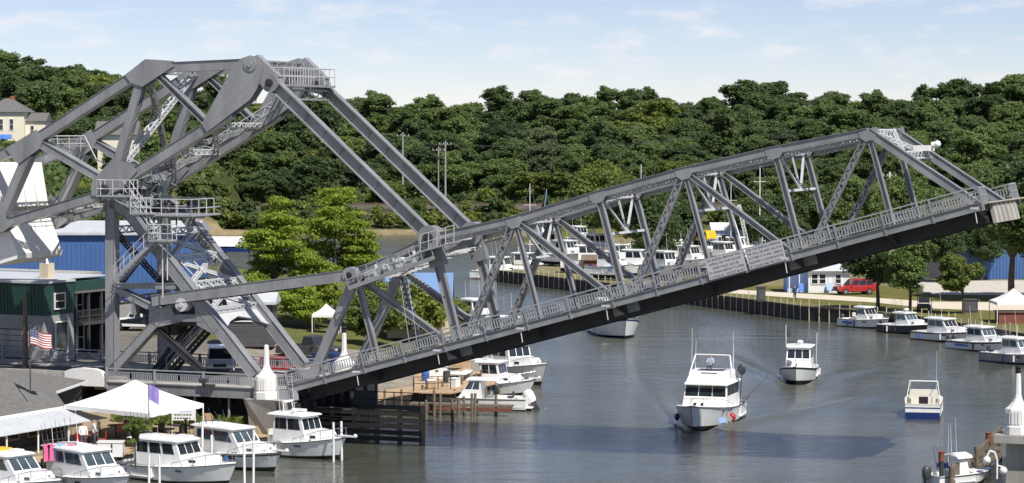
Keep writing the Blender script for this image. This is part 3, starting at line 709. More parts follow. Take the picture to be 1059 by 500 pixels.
# ---- links from the counterweight truss head down to the leaf
for dt in (0, BW):
    b = MB(); p0, p1 = bpx(282, 86) + BN * dt, bpx(446, 246) + BN * dt
    b.ibeam(p0, p1, .62, .82, BN, .07, .08)
    link = bo(b, 'link_arm', 'steel', bridge)
    for c, r in ((p0, .62), (p1, .80)):
        b = MB(); b.cyl(c + NB * .46, c + BN * .46, r, n=24); bo(b, 'link_eye', 'steel', link)
        b = MB(); b.cyl(c + NB * .62, c + BN * .62, r * .42, n=16); b.cyl(c + NB * .68, c + NB * .62, r * .2, n=10); bo(b, 'link_pin', 'steel_dk', link)
# ---- tower
b = MB(); tops = bpx(116, 208); b.lattice(tops + BN * .3, tops + BN * (BW - .3), .5, .7, BE, .08)
tower = bo(b, 'tower', 'steel', bridge)
def tmem(p, q, w, name, kind='box', dep=.6, m='steel'):
    b = MB(); a, c = bpx(*p), bpx(*q)
    if kind == 'box': b.beam(a, c, dep, w, BN)
    else: b.ibeam(a, c, dep, w, BN, .07, .07)
    d = (c - a).normalized(); u_ = BN.cross(d).normalized()
    if kind == 'box':
        for s_ in (-1, 1): rivets(b, a + u_ * s_ * (w / 2 - .07), c + u_ * s_ * (w / 2 - .07), .4, -dep / 2 - .005); b.beam(a + u_ * s_ * (w / 2 + .01), c + u_ * s_ * (w / 2 + .01), dep + .12, .02, BN)
    both(b, name, m, tower)
tmem((116, 204), (116.5, 398), .66, 'post'); tmem((133, 218), (265, 388), .74, 'front_leg', 'box', .62)
tmem((118, 297), (168, 323), .42, 'knee_brace'); tmem((166, 329), (218, 329), .44, 'cross_beam'); tmem((171, 325), (103, 399), .56, 'rear_leg'); tmem((119, 296), (184, 296), .36, 'cross_beam'); tmem((172, 324), (181, 311), .34, 'knee_brace'); tmem((116, 209), (140, 226), .6, 'cap_beam'); tmem((140, 309), (140, 325), .26, 'hanger')
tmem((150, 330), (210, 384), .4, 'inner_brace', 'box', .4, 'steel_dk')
both(plate([(157, 318), (180, 318), (184, 334), (166, 338), (156, 332)], -.33, .03), 'gusset_plate', 'steel', tower)
both(plate([(204, 318), (216, 320), (228, 340), (222, 345), (206, 336)], -.34, .03), 'gusset_plate', 'steel', tower)
LG = lambda f: bpx(133, 218) + (bpx(265, 388) - bpx(133, 218)) * f
fr = [.14, .30, .46, .62]
for f in fr:  # bracing between the front legs: pale colour paints in the sun
    b = MB(); b.lattice(LG(f) + BN * .3, LG(f) + BN * (BW - .3), .45, .45, BE, .08); bo(b, 'tower_strut', 'steel_lt', tower)
for i in range(3):
    for f in (0, 1):
        b = MB(); b.lattice(LG(fr[i]) + BN * (.35 if f else BW - .35), LG(fr[i + 1]) + BN * (BW - .35 if f else .35), .34, .24, BE, .08); bo(b, 'tower_brace', 'steel_lt', tower)
    for q in range(4):
        b = MB(); tt = .9 + q * (BW - 1.8) / 3; b.cyl(LG(fr[i]) + BN * tt + UP * .3, LG(fr[i + 1] - .03) + BN * (tt + .5) + UP * .3, .045, n=5); bo(b, 'service_pipe', 'steel_lt', tower)
b = MB(); g = LG(.655)                     # haunched portal plate between the front legs, pale to paint in the sun
dv = (LG(1) - LG(0)).normalized(); nv = BN.cross(dv)
b.prism([LG(.60) + BN * .31 , LG(.60) + BN * (BW - .31), LG(.74) + BN * (BW - .31), LG(.69) + BN * (BW - 2.0), LG(.668) + BN * (BW / 2), LG(.69) + BN * 2.0, LG(.74) + BN * .31], nv * .14); bo(b, 'portal_plate', 'steel_lt', tower)
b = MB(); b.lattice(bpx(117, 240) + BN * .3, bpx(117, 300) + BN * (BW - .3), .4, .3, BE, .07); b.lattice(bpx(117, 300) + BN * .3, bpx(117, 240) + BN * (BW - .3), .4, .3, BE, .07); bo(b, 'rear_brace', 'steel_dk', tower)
b = MB(); b.lattice(bpx(117, 312) + BN * .3, bpx(117, 312) + BN * (BW - .3), .5, .5, BE, .07); bo(b, 'tower_strut', 'steel', tower)
b = MB(); b.lattice(bpx(117, 238) + BN * .3, bpx(117, 238) + BN * (BW - .3), .5, .5, BE, .07); bo(b, 'tower_strut', 'steel', tower)
# machinery floor and dark gearing behind the front legs
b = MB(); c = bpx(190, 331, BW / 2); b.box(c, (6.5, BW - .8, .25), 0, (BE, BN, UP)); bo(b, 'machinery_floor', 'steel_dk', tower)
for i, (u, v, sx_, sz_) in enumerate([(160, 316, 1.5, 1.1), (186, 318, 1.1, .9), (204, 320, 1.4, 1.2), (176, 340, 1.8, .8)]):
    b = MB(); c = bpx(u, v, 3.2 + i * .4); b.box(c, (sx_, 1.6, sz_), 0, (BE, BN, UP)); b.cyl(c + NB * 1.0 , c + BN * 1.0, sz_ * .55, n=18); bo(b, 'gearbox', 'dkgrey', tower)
def stair(p0, p1, width, name, parent, m='rail', rails=True, sidev=BN):
    p0, p1 = Vector(p0), Vector(p1); b = MB(); d = p1 - p0; n = max(4, int(abs(d.z) / .24)); hor = Vector((d.x, d.y, 0)).normalized()
    for s_ in (-1, 1): b.beam(p0 + sidev * s_ * width / 2, p1 + sidev * s_ * width / 2, .06, .26, sidev)
    for i in range(1, n): b.box(p0 + d * (i / n), (.26, width, .04), 0, (hor, sidev, UP))
    o = bo(b, name, m, parent)
    if rails:
        b = MB()
        for s_ in (-1, 1):
            for h_ in (.55, 1.05): b.tube([p0 + sidev * s_ * width / 2 + UP * h_, p1 + sidev * s_ * width / 2 + UP * h_], .028)
            for i in range(5): q = p0 + d * (i / 4) + sidev * s_ * width / 2; b.cyl(q, q + UP * 1.05, .026, n=5)
        bo(b, 'stair_rail', 'steel_lt', parent)
def railing_box(c, sx_, st_, parent, name='platform', h=1.1, sides='nfrl', floor=True, m='rail', np_=4):
    """platform of sx_ by st_ metres at c with railings on the chosen sides"""
    if floor:
        b = MB(); b.box(c, (sx_, st_, .12), 0, (BE, BN, UP)); b.box(c - UP * .14, (sx_ - .1, .1, .2), 0, (BE, BN, UP)); bo(b, name, m, parent)
    b = MB(); cn = {'n': (-1, -1, 1, -1), 'f': (-1, 1, 1, 1), 'l': (-1, -1, -1, 1), 'r': (1, -1, 1, 1)}
    for s_ in sides:
        a0, b0, a1, b1 = cn[s_]; q0 = c + BE * a0 * sx_ / 2 + BN * b0 * st_ / 2; q1 = c + BE * a1 * sx_ / 2 + BN * b1 * st_ / 2
        k = max(2, int((q1 - q0).length / 1.0))
        for i in range(k + 1): p = q0 + (q1 - q0) * (i / k); b.cyl(p, p + UP * h, .032, n=5)
        for hh in (.5, h): b.tube([q0 + UP * hh, q1 + UP * hh], .03)
    bo(b, name + '_railing', 'steel_lt', parent)
railing_box(bpx(121, 203, -1.0), 2.6, 1.1, tower, sides='nlr'); railing_box(bpx(183, 222, 1.2), 4.6, 4.2, tower, sides='nfr'); railing_box(bpx(168, 249, -1.1), 1.5, 1.2, tower, sides='nlr')
railing_box(bpx(150, 221, -.9), 1.6, 1.2, tower, sides='n')
stair(bpx(131, 203, -1.0), bpx(163, 249, -1.0), .8, 'stair_flight', tower); stair(bpx(162, 249, -1.1), bpx(121, 290, -1.1), .8, 'stair_flight', tower)
stair(bpx(226, 330, BW * .45), bpx(176, 386, BW * .45), 1.0, 'stair_flight', tower, 'steel_dk'); stair(bpx(205, 326, BW * .7), bpx(160, 386, BW * .7), 1.0, 'stair_flight', tower, 'steel_dk')
b = MB(); c = bpx(168, 262, -1.1); b.cyl(c + UP * .6, c - UP * 3, .05, n=6); b.cyl(bpx(173, 249, -.6), bpx(173, 290, -.6), .05, n=6); bo(b, 'ladder', 'steel_lt', tower)
rnd = random.Random(4)
for i in range(16):
    b = MB(); u, v, t = rnd.uniform(128, 206), rnd.uniform(178, 220), rnd.uniform(1, BW - 1); c = bpx(u, v, t); s_ = rnd.uniform(.35, .8)
    b.box(c, (s_, s_, s_ * .9), 0, (BE, BN, UP)); b.cyl(c - UP * s_ * .45, c - UP * 1.2, .06, n=6); b.tube([c, c + BE * rnd.uniform(-1, 1) + UP * .9, c + BE * 1.2 + UP * .2], .035); bo(b, 'trunnion_gear', 'steel_dk' if i % 2 else 'rail', tower)
b = MB(); b.cyl(bpx(112, 196) + NB * .7, bpx(112, 196) + BN * (BW + .7), .34, n=18); bo(b, 'trunnion', 'steel_dk', tower)
for dt in (0, BW):
    b = MB(); c = bpx(116, 400) + BN * dt; b.box(Vector((c.x, c.y, 3.35)), (1.9, 1.5, .9), 0, (BE, BN, UP)); bo(b, 'footing', 'conc', tower); b = MB(); c = bpx(266, 390) + BN * dt; b.box(Vector((c.x, c.y, 3.5)), (1.9, 1.5, 1.2), 0, (BE, BN, UP)); bo(b, 'footing', 'conc', tower)

# ---- approach span on the left
b = MB(); S0, S1 = -40, -.35
b.box(br((S0 + S1) / 2, BW / 2, 3.36), (S1 - S0, BW - .4, .34), 0, (BE, BN, UP)); appr = bo(b, 'approach_span', 'asph', bridge)
for near in (0, 1):
    t_out = RT if near == 0 else BW - RT; t_in = .18 if near == 0 else BW - .18; L0 = -13.8 if near == 0 else -34
    b = MB(); b.box(br((S0 + S1) / 2, (t_out + t_in) / 2, 3.42), (S1 - S0, abs(t_out - t_in), .36), 0, (BE, BN, UP)); bo(b, 'sidewalk', 'conc', appr)
    n = int((-2.6 - L0) / 2.2) + 1; w_ = (-2.6 - L0) / n
    for k in range(n):
        x0 = L0 + k * w_; b = MB()
        b.box(br(x0 + w_ / 2, t_out, 3.28), (w_ - .03, .10, .72), 0, (BE, BN, UP)); b.box(br(x0 + w_ / 2, t_out - .03 * (1 if near == 0 else -1), 3.63), (w_ - .03, .22, .06), 0, (BE, BN, UP)); bo(b, 'fascia_plate', 'steel', appr)
        b = MB(); b.box(br(x0 + w_ / 2, t_out, 4.55), (w_, .10, .08), 0, (BE, BN, UP)); b.box(br(x0 + w_ / 2, t_out, 4.34), (w_, .05, .05), 0, (BE, BN, UP)); b.box(br(x0 + w_ / 2, t_out, 3.84), (w_, .05, .05), 0, (BE, BN, UP))
        for q in range(12): b.box(br(x0 + .15 + (w_ - .3) * q / 11, t_out, 4.09), (.07, .04, .46), 0, (BE, BN, UP))
        bo(b, 'railing_panel', 'rail', appr)
        if k % 2 == 0: b = MB(); b.box(br(x0, t_out - .02, 3.9), (.12, .18, 1.42), 0, (BE, BN, UP)); bo(b, 'rail_post', 'rail', appr)
for q in range(7):
    b = MB(); x = -3 - q * 2.2; b.ibeam(br(x, RT + .2, 2.75), br(x, BW - RT - .2, 2.75), .2, .7, BE); bo(b, 'floor_beam', 'steel_dk', appr)
for q in range(4):
    b = MB(); x = -4.6 - q * 2.6; b.cyl(br(x, RT + .35, 1.0), br(x, RT + .35, 2.9), .09, n=8); bo(b, 'support_column', 'rail', appr)
b = MB(); b.box(br(-10.5, RT + 2.6, 2.0), (14, .4, 2.4), 0, (BE, BN, UP)); bo(b, 'retaining_wall', 'wooddk', appr)
# curved white parapet at the street end of the near railing
b = MB(); pr = [(-1.9, 0), (-1.9, 1.0), (-1.4, 1.18), (-.6, 1.28), (.5, 1.24), (1.0, 1.08), (1.2, .7), (1.2, 0)]
b.prism([br(-15.2 + s_, RT - .12, 3.3 + z_ * .95) for s_, z_ in pr], BN * .4); bo(b, 'parapet', 'pylon', appr)
b = MB(); b.box(br(-24, RT + .1, 3.75), (14, .3, .95), 0, (BE, BN, UP)); 
for q in range(24): b.box(br(-30.5 + q * .56, RT - .07, 3.75), (.12, .06, .7), 0, (BE, BN, UP))
bo(b, 'parapet', 'conc', appr)
# piers
b = MB(); b.box(br(-1.6, BW / 2, .3), (2.6, BW + 4.6, 4.4), 0, (BE, BN, UP)); b.prism([br(-2.7, RT - .9, 3.0), br(-.5, RT - .9, 3.0), br(-.5, RT - .6, 2.1), br(.3, RT + .3, 1.0), br(.3, RT + .3, -2), br(-2.7, RT + .3, -2), br(-2.7, RT - .6, 2.2)], BN * .01)
b.hexa([br(-2.9, RT - .75, 3.0) - UP * 1.1 + BN * .6, br(-.1, RT - .75, 3.0) - UP * 1.1 + BN * .6, br(-.1, RT + .8, 1.9), br(-2.9, RT + .8, 1.9), br(-2.9, RT - .8, 2.98), br(-.1, RT - .8, 2.98), br(-.1, RT + .8, 2.98), br(-2.9, RT + .8, 2.98)])
pier = bo(b, 'abutment', 'conc', bridge)
b = MB(); b.box(br(-.15, BW / 2, 1.7), (.5, BW - .4, 2.2), 0, (BE, BN, UP))
for q in range(5): b.box(br(.2, .8 + q * 1.35, 1.7), (.5, .25, 2.2), 0, (BE, BN, UP))
for q in range(3): b.box(br(1.2, BW / 2, .9 + q * .6), (2.2, BW - 1, .14), 0, (BE, BN, UP))
bo(b, 'bearing_frame', 'steel_dk', pier)
b = MB(); b.box(br(49.6, BW / 2, .3), (4.6, BW + 5.2, 5.0), 0, (BE, BN, UP)); b.box(br(49.3, BW / 2, 2.75), (5.2, BW + 6.6, .46), 0, (BE, BN, UP)); bo(b, 'abutment', 'conc', bridge)
b = MB(); b.box(br(60, BW / 2, 3.36), (17, BW + 4.4, .34), 0, (BE, BN, UP)); bo(b, 'approach_span', 'asph', bridge)
b = MB(); S2 = 46.5   # heel side short fixed railing by the pylon
for q in range(7): b.box(br(-.75 + q * .17, RT + .02, 4.05), (.05, .05, .75), 0, (BE, BN, UP))
b.box(br(-.2, RT + .02, 4.5), (1.3, .1, .08), 0, (BE, BN, UP)); b.box(br(-.2, RT, 3.3), (1.3, .12, .65), 0, (BE, BN, UP)); b.cyl(br(.45, RT + .1, 2.98), br(.45, RT + .1, 3.62), .28, n=14); bo(b, 'railing_end', 'rail', appr)

# ---- white pylons (panelled base and tall spire) at the span ends
def pylon(s, t, lamp, label):
    c = br(s, t, 3.0); root = thing('lamp_pylon', c, label, 'pylon', 'white concrete pylons at the ends of the lift span', TH)
    def ring(r, z, n=8): return [Vector((r * math.cos(math.pi * (2 * i + 1) / n), r * math.sin(math.pi * (2 * i + 1) / n), z)) for i in range(n)]
    b = MB(); b.loft([ring(.86, 0), ring(.86, .46), ring(.80, .50)], closed=True, smooth=False, caps=True); b.obj('plinth', M['pylon'], root)
    b = MB(); b.loft([ring(.76, .502), ring(.76, 1.42), ring(.72, 1.5), ring(.60, 1.56), ring(.34, 1.86), ring(.26, 2.05)], closed=True, smooth=False, caps=True); b.obj('body', M['pylon'], root)
    for i in range(8):
        a = math.pi * 2 * i / 8; d = Vector((math.cos(a), math.sin(a), 0)); s_ = Vector((-d.y, d.x, 0)); b = MB()
        for q in (-.18, 0, .18): b.box(d * .715 + s_ * q + UP * .98, (.05, .10, .72), 0, (d, s_, UP))
        b.obj('fluted_panel', M['pylon'], root)
    b = MB(); b.loft([ring(.25, 2.052), ring(.20, 2.3), ring(.17, 3.2), ring(.15, 3.5), ring(.04, 3.58)], closed=True, smooth=False, caps=True); b.obj('spire', M['pylon'], root)
    if lamp:
        b = MB(); b.cyl((0, 0, 3.52), (0, 0, 3.64), .10, .19, n=8); b.cyl((0, 0, 3.64), (0, 0, 3.9), .16, .14, n=8); b.cyl((0, 0, 3.9), (0, 0, 4.02), .22, .05, n=8); b.obj('lantern', M['black'], root)
pylon(-1.56, RT - .05, False, 'white fluted pylon without a lantern at the near left end of the lift span')
pylon(-1.2, BW - RT - .6, True, 'white pylon with dark lantern half hidden behind the raised leaf railing')
pylon(47.9, RT - .05, True, 'white fluted pylon with dark lantern at the right edge')
# ------------------------------------------------------------------ boats
def patch(b, q, u0, u1, v0, v1, off=.012, mi=0, th=.0):
    """thin raised pane on the quad q (bl, br, tr, tl)"""
    q = [Vector(p) for p in q]; n = (q[1] - q[0]).cross(q[3] - q[0]).normalized()
    def P(u, v): return (q[0] * (1 - u) + q[1] * u) * (1 - v) + (q[3] * (1 - u) + q[2] * u) * v
    r = [P(u0, v0), P(u1, v0), P(u1, v1), P(u0, v1)]
    b.prism([p - n * .01 for p in r], n * (off + .01), mi)
def tub(x0, x1, w0, w1, z0, z1, fr=.0, rr=.0, sl=.0):
    """eight corners of a cabin: base x0..x1, widths aft/fore, front rake fr, rear rake rr, side lean sl"""
    return [Vector(p) for p in [(x0, -w0 / 2, z0), (x1, -w1 / 2, z0), (x1, w1 / 2, z0), (x0, w0 / 2, z0), (x0 + rr, -w0 / 2 + sl, z1), (x1 - fr, -w1 / 2 + sl, z1), (x1 - fr, w1 / 2 - sl, z1), (x0 + rr, w0 / 2 - sl, z1)]]
SIDES = {'s': (0, 1, 5, 4), 'f': (1, 2, 6, 5), 'p': (2, 3, 7, 6), 'a': (3, 0, 4, 7)}
def cabin(root, name, pts, m, wins, gm, bevel=True):
    b = MB(); b.hexa(pts); o = b.obj(name, m, root)
    for sd, u0, u1, v0, v1 in wins:
        b = MB(); patch(b, [pts[i] for i in SIDES[sd]], u0, u1, v0, v1); b.obj('window', gm, o)
    return o
def slab(root, name, x0, x1, w0, w1, z, th, m, camber=.06):
    b = MB(); st = []
    for t in (0, .06, .5, .92, 1):
        x = x0 + (x1 - x0) * t; w = (w0 + (w1 - w0) * t) / 2 * (.93 if t in (0, 1) else 1); k = .6 if t in (0, 1) else 1
        st.append([Vector(p) for p in [(x, -w, z), (x, -w * .97, z + th * k), (x, 0, z + (th + camber) * k), (x, w * .97, z + th * k), (x, w, z), (x, 0, z - .001)]])
    b.loft(st, closed=True, smooth=False, caps=True); return b.obj(name, m, root)
def hull(root, L, B, fb, fs, m_top, m_bot, m_stripe, rake=.9, ck=.42, stripe=(.70, .80), boot=.12, m_deck=None, full=.62):
    """lofted hull: keel, chine, boot top, stripe, sheer; cockpit aft of the fraction ck"""
    m_deck = m_deck or M['white']; NS = 13; rows = []; shr = []
    for i in range(NS):
        t = i / (NS - 1); sh = fs + (fb - fs) * max(0, t - .15) ** 1.7 / .85 ** 1.7
        f = 1 if t < full else max(0.0, 1 - ((t - full) / (1 - full)) ** 2.1); f = (.90 + .10 * min(1, t / .4)) * f
        f0 = 1 if t < full - .12 else max(0.0, 1 - ((t - full + .12) / (1 - full + .12)) ** 1.7)
        bs, bc = B / 2 * max(f, .015), B / 2 * .88 * max(f0, .01); kz = -.42 + .40 * max(0, (t - .7) / .3) ** 2.2; cz = .02 + .30 * t ** 3
        x = -L / 2 + L * t; prof = []
        for q, (bb, z) in enumerate([(0, kz), (bc, cz), (None, boot), (None, None), (None, None), (bs, sh)]):
            if q == 2: k = max(0, (boot + .2 * t ** 3 - cz) / (sh - cz)); bb, z = bc + (bs - bc) * k ** 1.0, cz + (sh - cz) * k
            if q == 3: bb, z = bc + (bs - bc) * stripe[0] ** 1.15, cz + (sh - cz) * stripe[0]
            if q == 4: bb, z = bc + (bs - bc) * stripe[1] ** 1.15, cz + (sh - cz) * stripe[1]
            xr = x - rake * (1 - max(0, z + .4) / (fb + .4)) * max(0, (t - .55) / .45) ** 1.5
            prof.append((xr, bb, z))
        rows.append(prof); shr.append(prof[-1])
    b = MB()
    for q in range(5):
        for s_ in (-1, 1):
            g = [[Vector((p[q][0], s_ * p[q][1], p[q][2])), Vector((p[q + 1][0], s_ * p[q + 1][1], p[q + 1][2]))] for p in rows]
            if s_ > 0: g = [r[::-1] for r in g]
            b.loft(g, mi=(1, 1, 0, 2, 0)[q])
    p = rows[0]
    for q in range(5): (x0_, b0_, z0_), (x1_, b1_, z1_) = p[q], p[q + 1]; b.add([Vector((x0_, b0_, z0_)), Vector((x0_, -b0_, z0_)), Vector((x1_, -b1_, z1_)), Vector((x1_, b1_, z1_))], [(0, 1, 2, 3)], (1, 1, 0, 2, 0)[q])
    h = b.obj('hull', [m_top, m_bot, m_stripe], root)
    b = MB(); k0 = int(round(ck * (NS - 1)))    # foredeck
    g = [[Vector((x, -w, z + .01)), Vector((x, -w * .5, z + .07)), Vector((x, 0, z + .09)), Vector((x, w * .5, z + .07)), Vector((x, w, z + .01))] for x, w, z in shr[k0:]]
    b.loft(g); x, w, z = shr[k0]; b.add([Vector((x, -w, z + .01)), Vector((x, 0, z + .09)), Vector((x, w, z + .01)), Vector((x, w, .3)), Vector((x, -w, .3))], [(0, 1, 2, 3, 4)])
    b.obj('foredeck', m_deck, root)
    b = MB(); sw = .16
    for s_ in (-1, 1):
        g = [[Vector((x, s_ * w, z)), Vector((x, s_ * w, z + .05)), Vector((x, s_ * (w - sw), z + .05)), Vector((x, s_ * (w - sw), .28))] for x, w, z in shr[:k0 + 1]]
        b.loft(g if s_ < 0 else [r[::-1] for r in g], smooth=False)
    x, w, z = shr[0]; b.box((x + .1, 0, z + .0), (.2, w * 2 - .02, .10)); b.add([Vector((x + .2, -w, .28)), Vector((x + .2, w, .28)), Vector((x + .2, w, z)), Vector((x + .2, -w, z))], [(0, 1, 2, 3)])
    x1, w1, _ = shr[k0]; b.add([Vector((x, -w, .28)), Vector((x1, -w1, .28)), Vector((x1, w1, .28)), Vector((x, w, .28))], [(0, 1, 2, 3)])
    b.obj('cockpit', m_deck, root)
    b = MB()                                   # rub rail
    for s_ in (-1, 1): b.tube([Vector((x, s_ * (w + .012), z - .01)) for x, w, z in shr], .028, n=5)
    b.obj('rub_rail', M['dkgrey'] if m_top != M['dkgrey'] else M['white'], root)
    return shr
def bow_rail(root, shr, k0=7, h=.62, pulpit=0.0):
    b = MB(); top = []
    for s_ in (-1, 1):
        pts = [Vector((x, s_ * max(w - .08, .02), z + h * min(1, .35 + .22 * i))) for i, (x, w, z) in enumerate(shr[k0:])]; b.tube(pts, .018, n=5)
        for (x, w, z), p in list(zip(shr[k0:], pts)): b.cyl((x, s_ * max(w - .08, .02), z), p, .014, n=4)
    b.obj('bow_rail', M['chrome'], root)
    if pulpit:
        b = MB(); x, w, z = shr[-1]; b.hexa([Vector(p) for p in [(x - .5, -.22, z + .04), (x + pulpit, -.12, z + .06), (x + pulpit, .12, z + .06), (x - .5, .22, z + .04), (x - .5, -.22, z + .14), (x + pulpit, -.12, z + .13), (x + pulpit, .12, z + .13), (x - .5, .22, z + .14)]]); b.sphere((x + pulpit, 0, z + .14), .14); b.obj('pulpit', M['white'], root)
def antennas(root, lst, m='whitem', r=.016):
    for (x, y, z, l, lean) in lst:
        b = MB(); b.cyl((x, y, z), (x - lean * l, y, z + l), r, r * .6, n=5); b.cyl((x, y, z), (x - lean * .15, y, z + .15), r * 2.2, n=6); b.obj('antenna', M[m], root)
def rods(root, x, z, w, n, rs=.9):
    b = MB(); rnd = random.Random(int(x * 100) + n)
    b.cyl((x, -w / 2, z + .22), (x, w / 2, z + .22), .02, n=5)
    for i in range(n):
        y = -w / 2 + w * i / (n - 1); b.cyl((x, y, z), (x - .14, y, z + .5), .03, n=5)
        if rs: b.cyl((x - .1, y, z + .4), (x - .35, y + rnd.uniform(-.1, .1), z + .4 + rs * rnd.uniform(.6, 1.3)), .012, n=4)
    b.obj('rod_holder', M['dkgrey'], root)
def dome(root, x, y, z, r=.28):
    b = MB(); b.cyl((x, y, z), (x, y, z + .12), r * .4, n=8); b.sphere((x, y, z + .12 + r * .45), r, n=12, sc=(1, 1, .5)); b.obj('radar_dome', M['white'], root)
def outboard(root, L, m, y=0, tilt=0.0, sc=1.0):
    x = -L / 2; o = MB(); a = Matrix.Rotation(tilt, 3, 'Y')
    def T_(p): return Vector((x - .28, y, .55)) + a @ (Vector(p) * sc)
    st = []
    for z, rx, ry in [(.0, .20, .17), (.12, .27, .21), (.42, .30, .23), (.62, .25, .20), (.70, .10, .10)]: st.append([T_((-.02 + rx * math.cos(t), ry * math.sin(t), z)) for t in [2 * math.pi * i / 10 for i in range(10)]])
    o.loft(st, closed=True, caps=True); c = o.obj('outboard_motor', m, root)
    o = MB(); o.hexa([T_(p) for p in [(-.14, -.06, -.85), (.12, -.06, -.85), (.12, .06, -.85), (-.14, .06, -.85), (-.16, -.11, .0), (.14, -.11, .0), (.14, .11, .0), (-.16, .11, .0)]]); o.cyl(T_((-.35, 0, -.72)), T_((.25, 0, -.72)), .09, .05, n=8)
    for i in range(3): t = 2 * math.pi * i / 3; o.beam(T_((-.36, 0, -.72)), T_((-.38, .2 * math.cos(t), -.72 + .2 * math.sin(t))), .10, .02, Vector((1, .5, 0)))
    o.obj('lower_unit', M['dkgrey'], c)
def place(root, pos, head): root.location = pos; root.rotation_euler = (0, 0, math.atan2(head[1], head[0]))
def boat(pos, head, label, group=None, name='motor_boat'):
    r = thing(name, (0, 0, 0), label, 'boat', group); place(r, (pos[0], pos[1], pos[2] if len(pos) > 2 else 0), head); return r
FIT = [0]
def fit_out(root, shr, L, B):
    """fenders, cleats, hatch, mooring line: the small gear every boat carries"""
    FIT[0] += 1; rq = random.Random(FIT[0] * 13)
    for side in (-1, 1):
        for k in range(rq.choice((1, 2, 2, 3))):
            x, w, z = shr[rq.choice((2, 3, 5, 6, 7))]; b = MB(); y = side * (w + .10); b.cyl((x, y, z - .62), (x, y, z - .12), .085, n=8); b.sphere((x, y, z - .62), .085, n=8); b.cyl((x, y, z - .12), (x, side * (w - .05), z + .05), .012, n=4); b.obj('fender', M[rq.choice(('navy', 'whitem', 'dkgrey', 'whitem', 'bluep'))], root)
    x, w, z = shr[10]; b = MB(); b.box((x - .1, 0, z + .12), (.5, .5, .05)); b.obj('deck_hatch', M['glassb'], root)
    for side in (-1, 1):
        for j in (1, 9):
            x, w, z = shr[j]; b = MB(); b.box((x, side * (w - .1), z + .08), (.22, .05, .05)); b.obj('cleat', M['chrome'], root)
    x, w, z = shr[11]; b = MB(); b.box((x, 0, z + .13), (.5, .12, .08)); b.cyl((x - .3, 0, z + .08), (x - .3, 0, z + .3), .07, n=8); b.obj('windlass', M['chrome'], root)
    x, w, z = shr[0]; b = MB(); b.box((x - .18, 0, .22), (.5, w * 1.6, .06)); b.obj('swim_platform', M[rq.choice(('whitem', 'wood', 'conc'))], root)
    b = MB(); rn = rq.randint(4, 6); x, w, z = shr[8]
    for side in (-1, 1):
        for q in range(rn): b.box((x - .1 * q, side * (w * .985 + .005), z - .27), (.06, .03, .12))
    tag(b.obj('registration_marks', M['ink'], root), kind='stuff')
    if rq.random() < .7:
        b = MB(); y = rq.choice((-1, 1)) * B * .3; b.cyl((-L * .36, y, .3), (-L * .36, y, .95), .05, n=6); b.box((-L * .36, y, 1.0), (.45, .45, .12)); b.box((-L * .36 - .22, y, 1.22), (.08, .45, .4)); b.obj('helm_seat', M[rq.choice(('cream', 'dkgrey', 'navy'))], root)
    if rq.random() < .6:
        b = MB(); b.box((-L * .42, rq.uniform(-.5, .5), .48), (.5, .8, .4)); b.obj('cooler', M[rq.choice(('whitem', 'bluep', 'rustred'))], root)
def wheelhouse_boat(pos, head, label, L, B, fb=1.25, fs=.75, top=None, bot=None, stripe=None, glass=None, hw=1.75, x0=-.6, x1=1.9, fr=.7, cud=True, roofx=.5, extras=(), ck=.40, sides='sp', group=None, pulpit=0.0, roof=None, panes=2, rake=.9, sbt=(.78, .86)):
    """common pilothouse boat: cuddy, wheelhouse with panes, hardtop on overhang"""
    r = boat(pos, head, label, group); top = top or M['white']; gl = glass or M['glass']
    s = hull(r, L, B, fb, fs, top, bot or M['dkgrey'], stripe or top, ck=ck, rake=rake, stripe=sbt)
    zd = fs + (fb - fs) * .25
    if cud: cabin(r, 'cuddy', tub(x1 - .3, min(L / 2 - .7, x1 + L * .24), B * .70, B * .32, zd, fb + .34, fr=.55, sl=.10), M['white'], [('s', .25, .45, .42, .62), ('p', .25, .45, .42, .62)], gl)
    zb = zd - .05; pts = tub(x0, x1, B * .74, B * .70, zb, zb + hw, fr=fr, rr=.05, sl=.10); wins = []
    k = panes
    for sd in 'sp':
        for i in range(k): a, c = .06 + i * .88 / k, .06 + (i + 1) * .88 / k - .05; wins.append((sd, a, c, .50, .90))
    wins += [('f', .05, .34, .50, .90), ('f', .37, .64, .50, .90), ('f', .67, .95, .50, .90)]
    cabin(r, 'wheelhouse', pts, M['white'], wins, gl)
    slab(r, 'hardtop', x0 - roofx, x1 - fr + .30, B * .80, B * .70, zb + hw, .09, roof or M['white'])
    if 'post' in extras:
        b = MB()
        for y in (-1, 1): b.cyl((x0 - roofx + .1, y * B * .36, fs), (x0 - roofx + .1, y * B * .36, zb + hw), .025, n=5)
        b.obj('top_support', M['chrome'], r)
    zr = zb + hw + .12
    if 'dome' in extras: dome(r, x0 + .7, 0, zr)
    if 'rods' in extras: rods(r, x0 - roofx + .12, zr - .05, B * .66, 7)
    if 'ant' in extras: antennas(r, [(x0 + .3, B * .3, zr, 2.4, .12), (x0 + .5, -B * .3, zr, 1.9, .12)])
    if 'mast' in extras: b = MB(); b.tube([Vector((x0 + .5, -.5, zr - .05)), Vector((x0 + .4, -.4, zr + .6)), Vector((x0 + .4, .4, zr + .6)), Vector((x0 + .5, .5, zr - .05))], .03); b.box((x0 + .4, 0, zr + .68), (.14, .9, .12)); b.obj('light_mast', M['white'], r)
    if 'rail' in extras: bow_rail(r, s, pulpit=pulpit)
    if 'out' in extras: outboard(r, L, M['dkgrey'])
    fit_out(r, s, L, B)
    if 'out2' in extras: outboard(r, L, M['dkgrey'], .38); outboard(r, L, M['dkgrey'], -.38)
    return r, s, zr
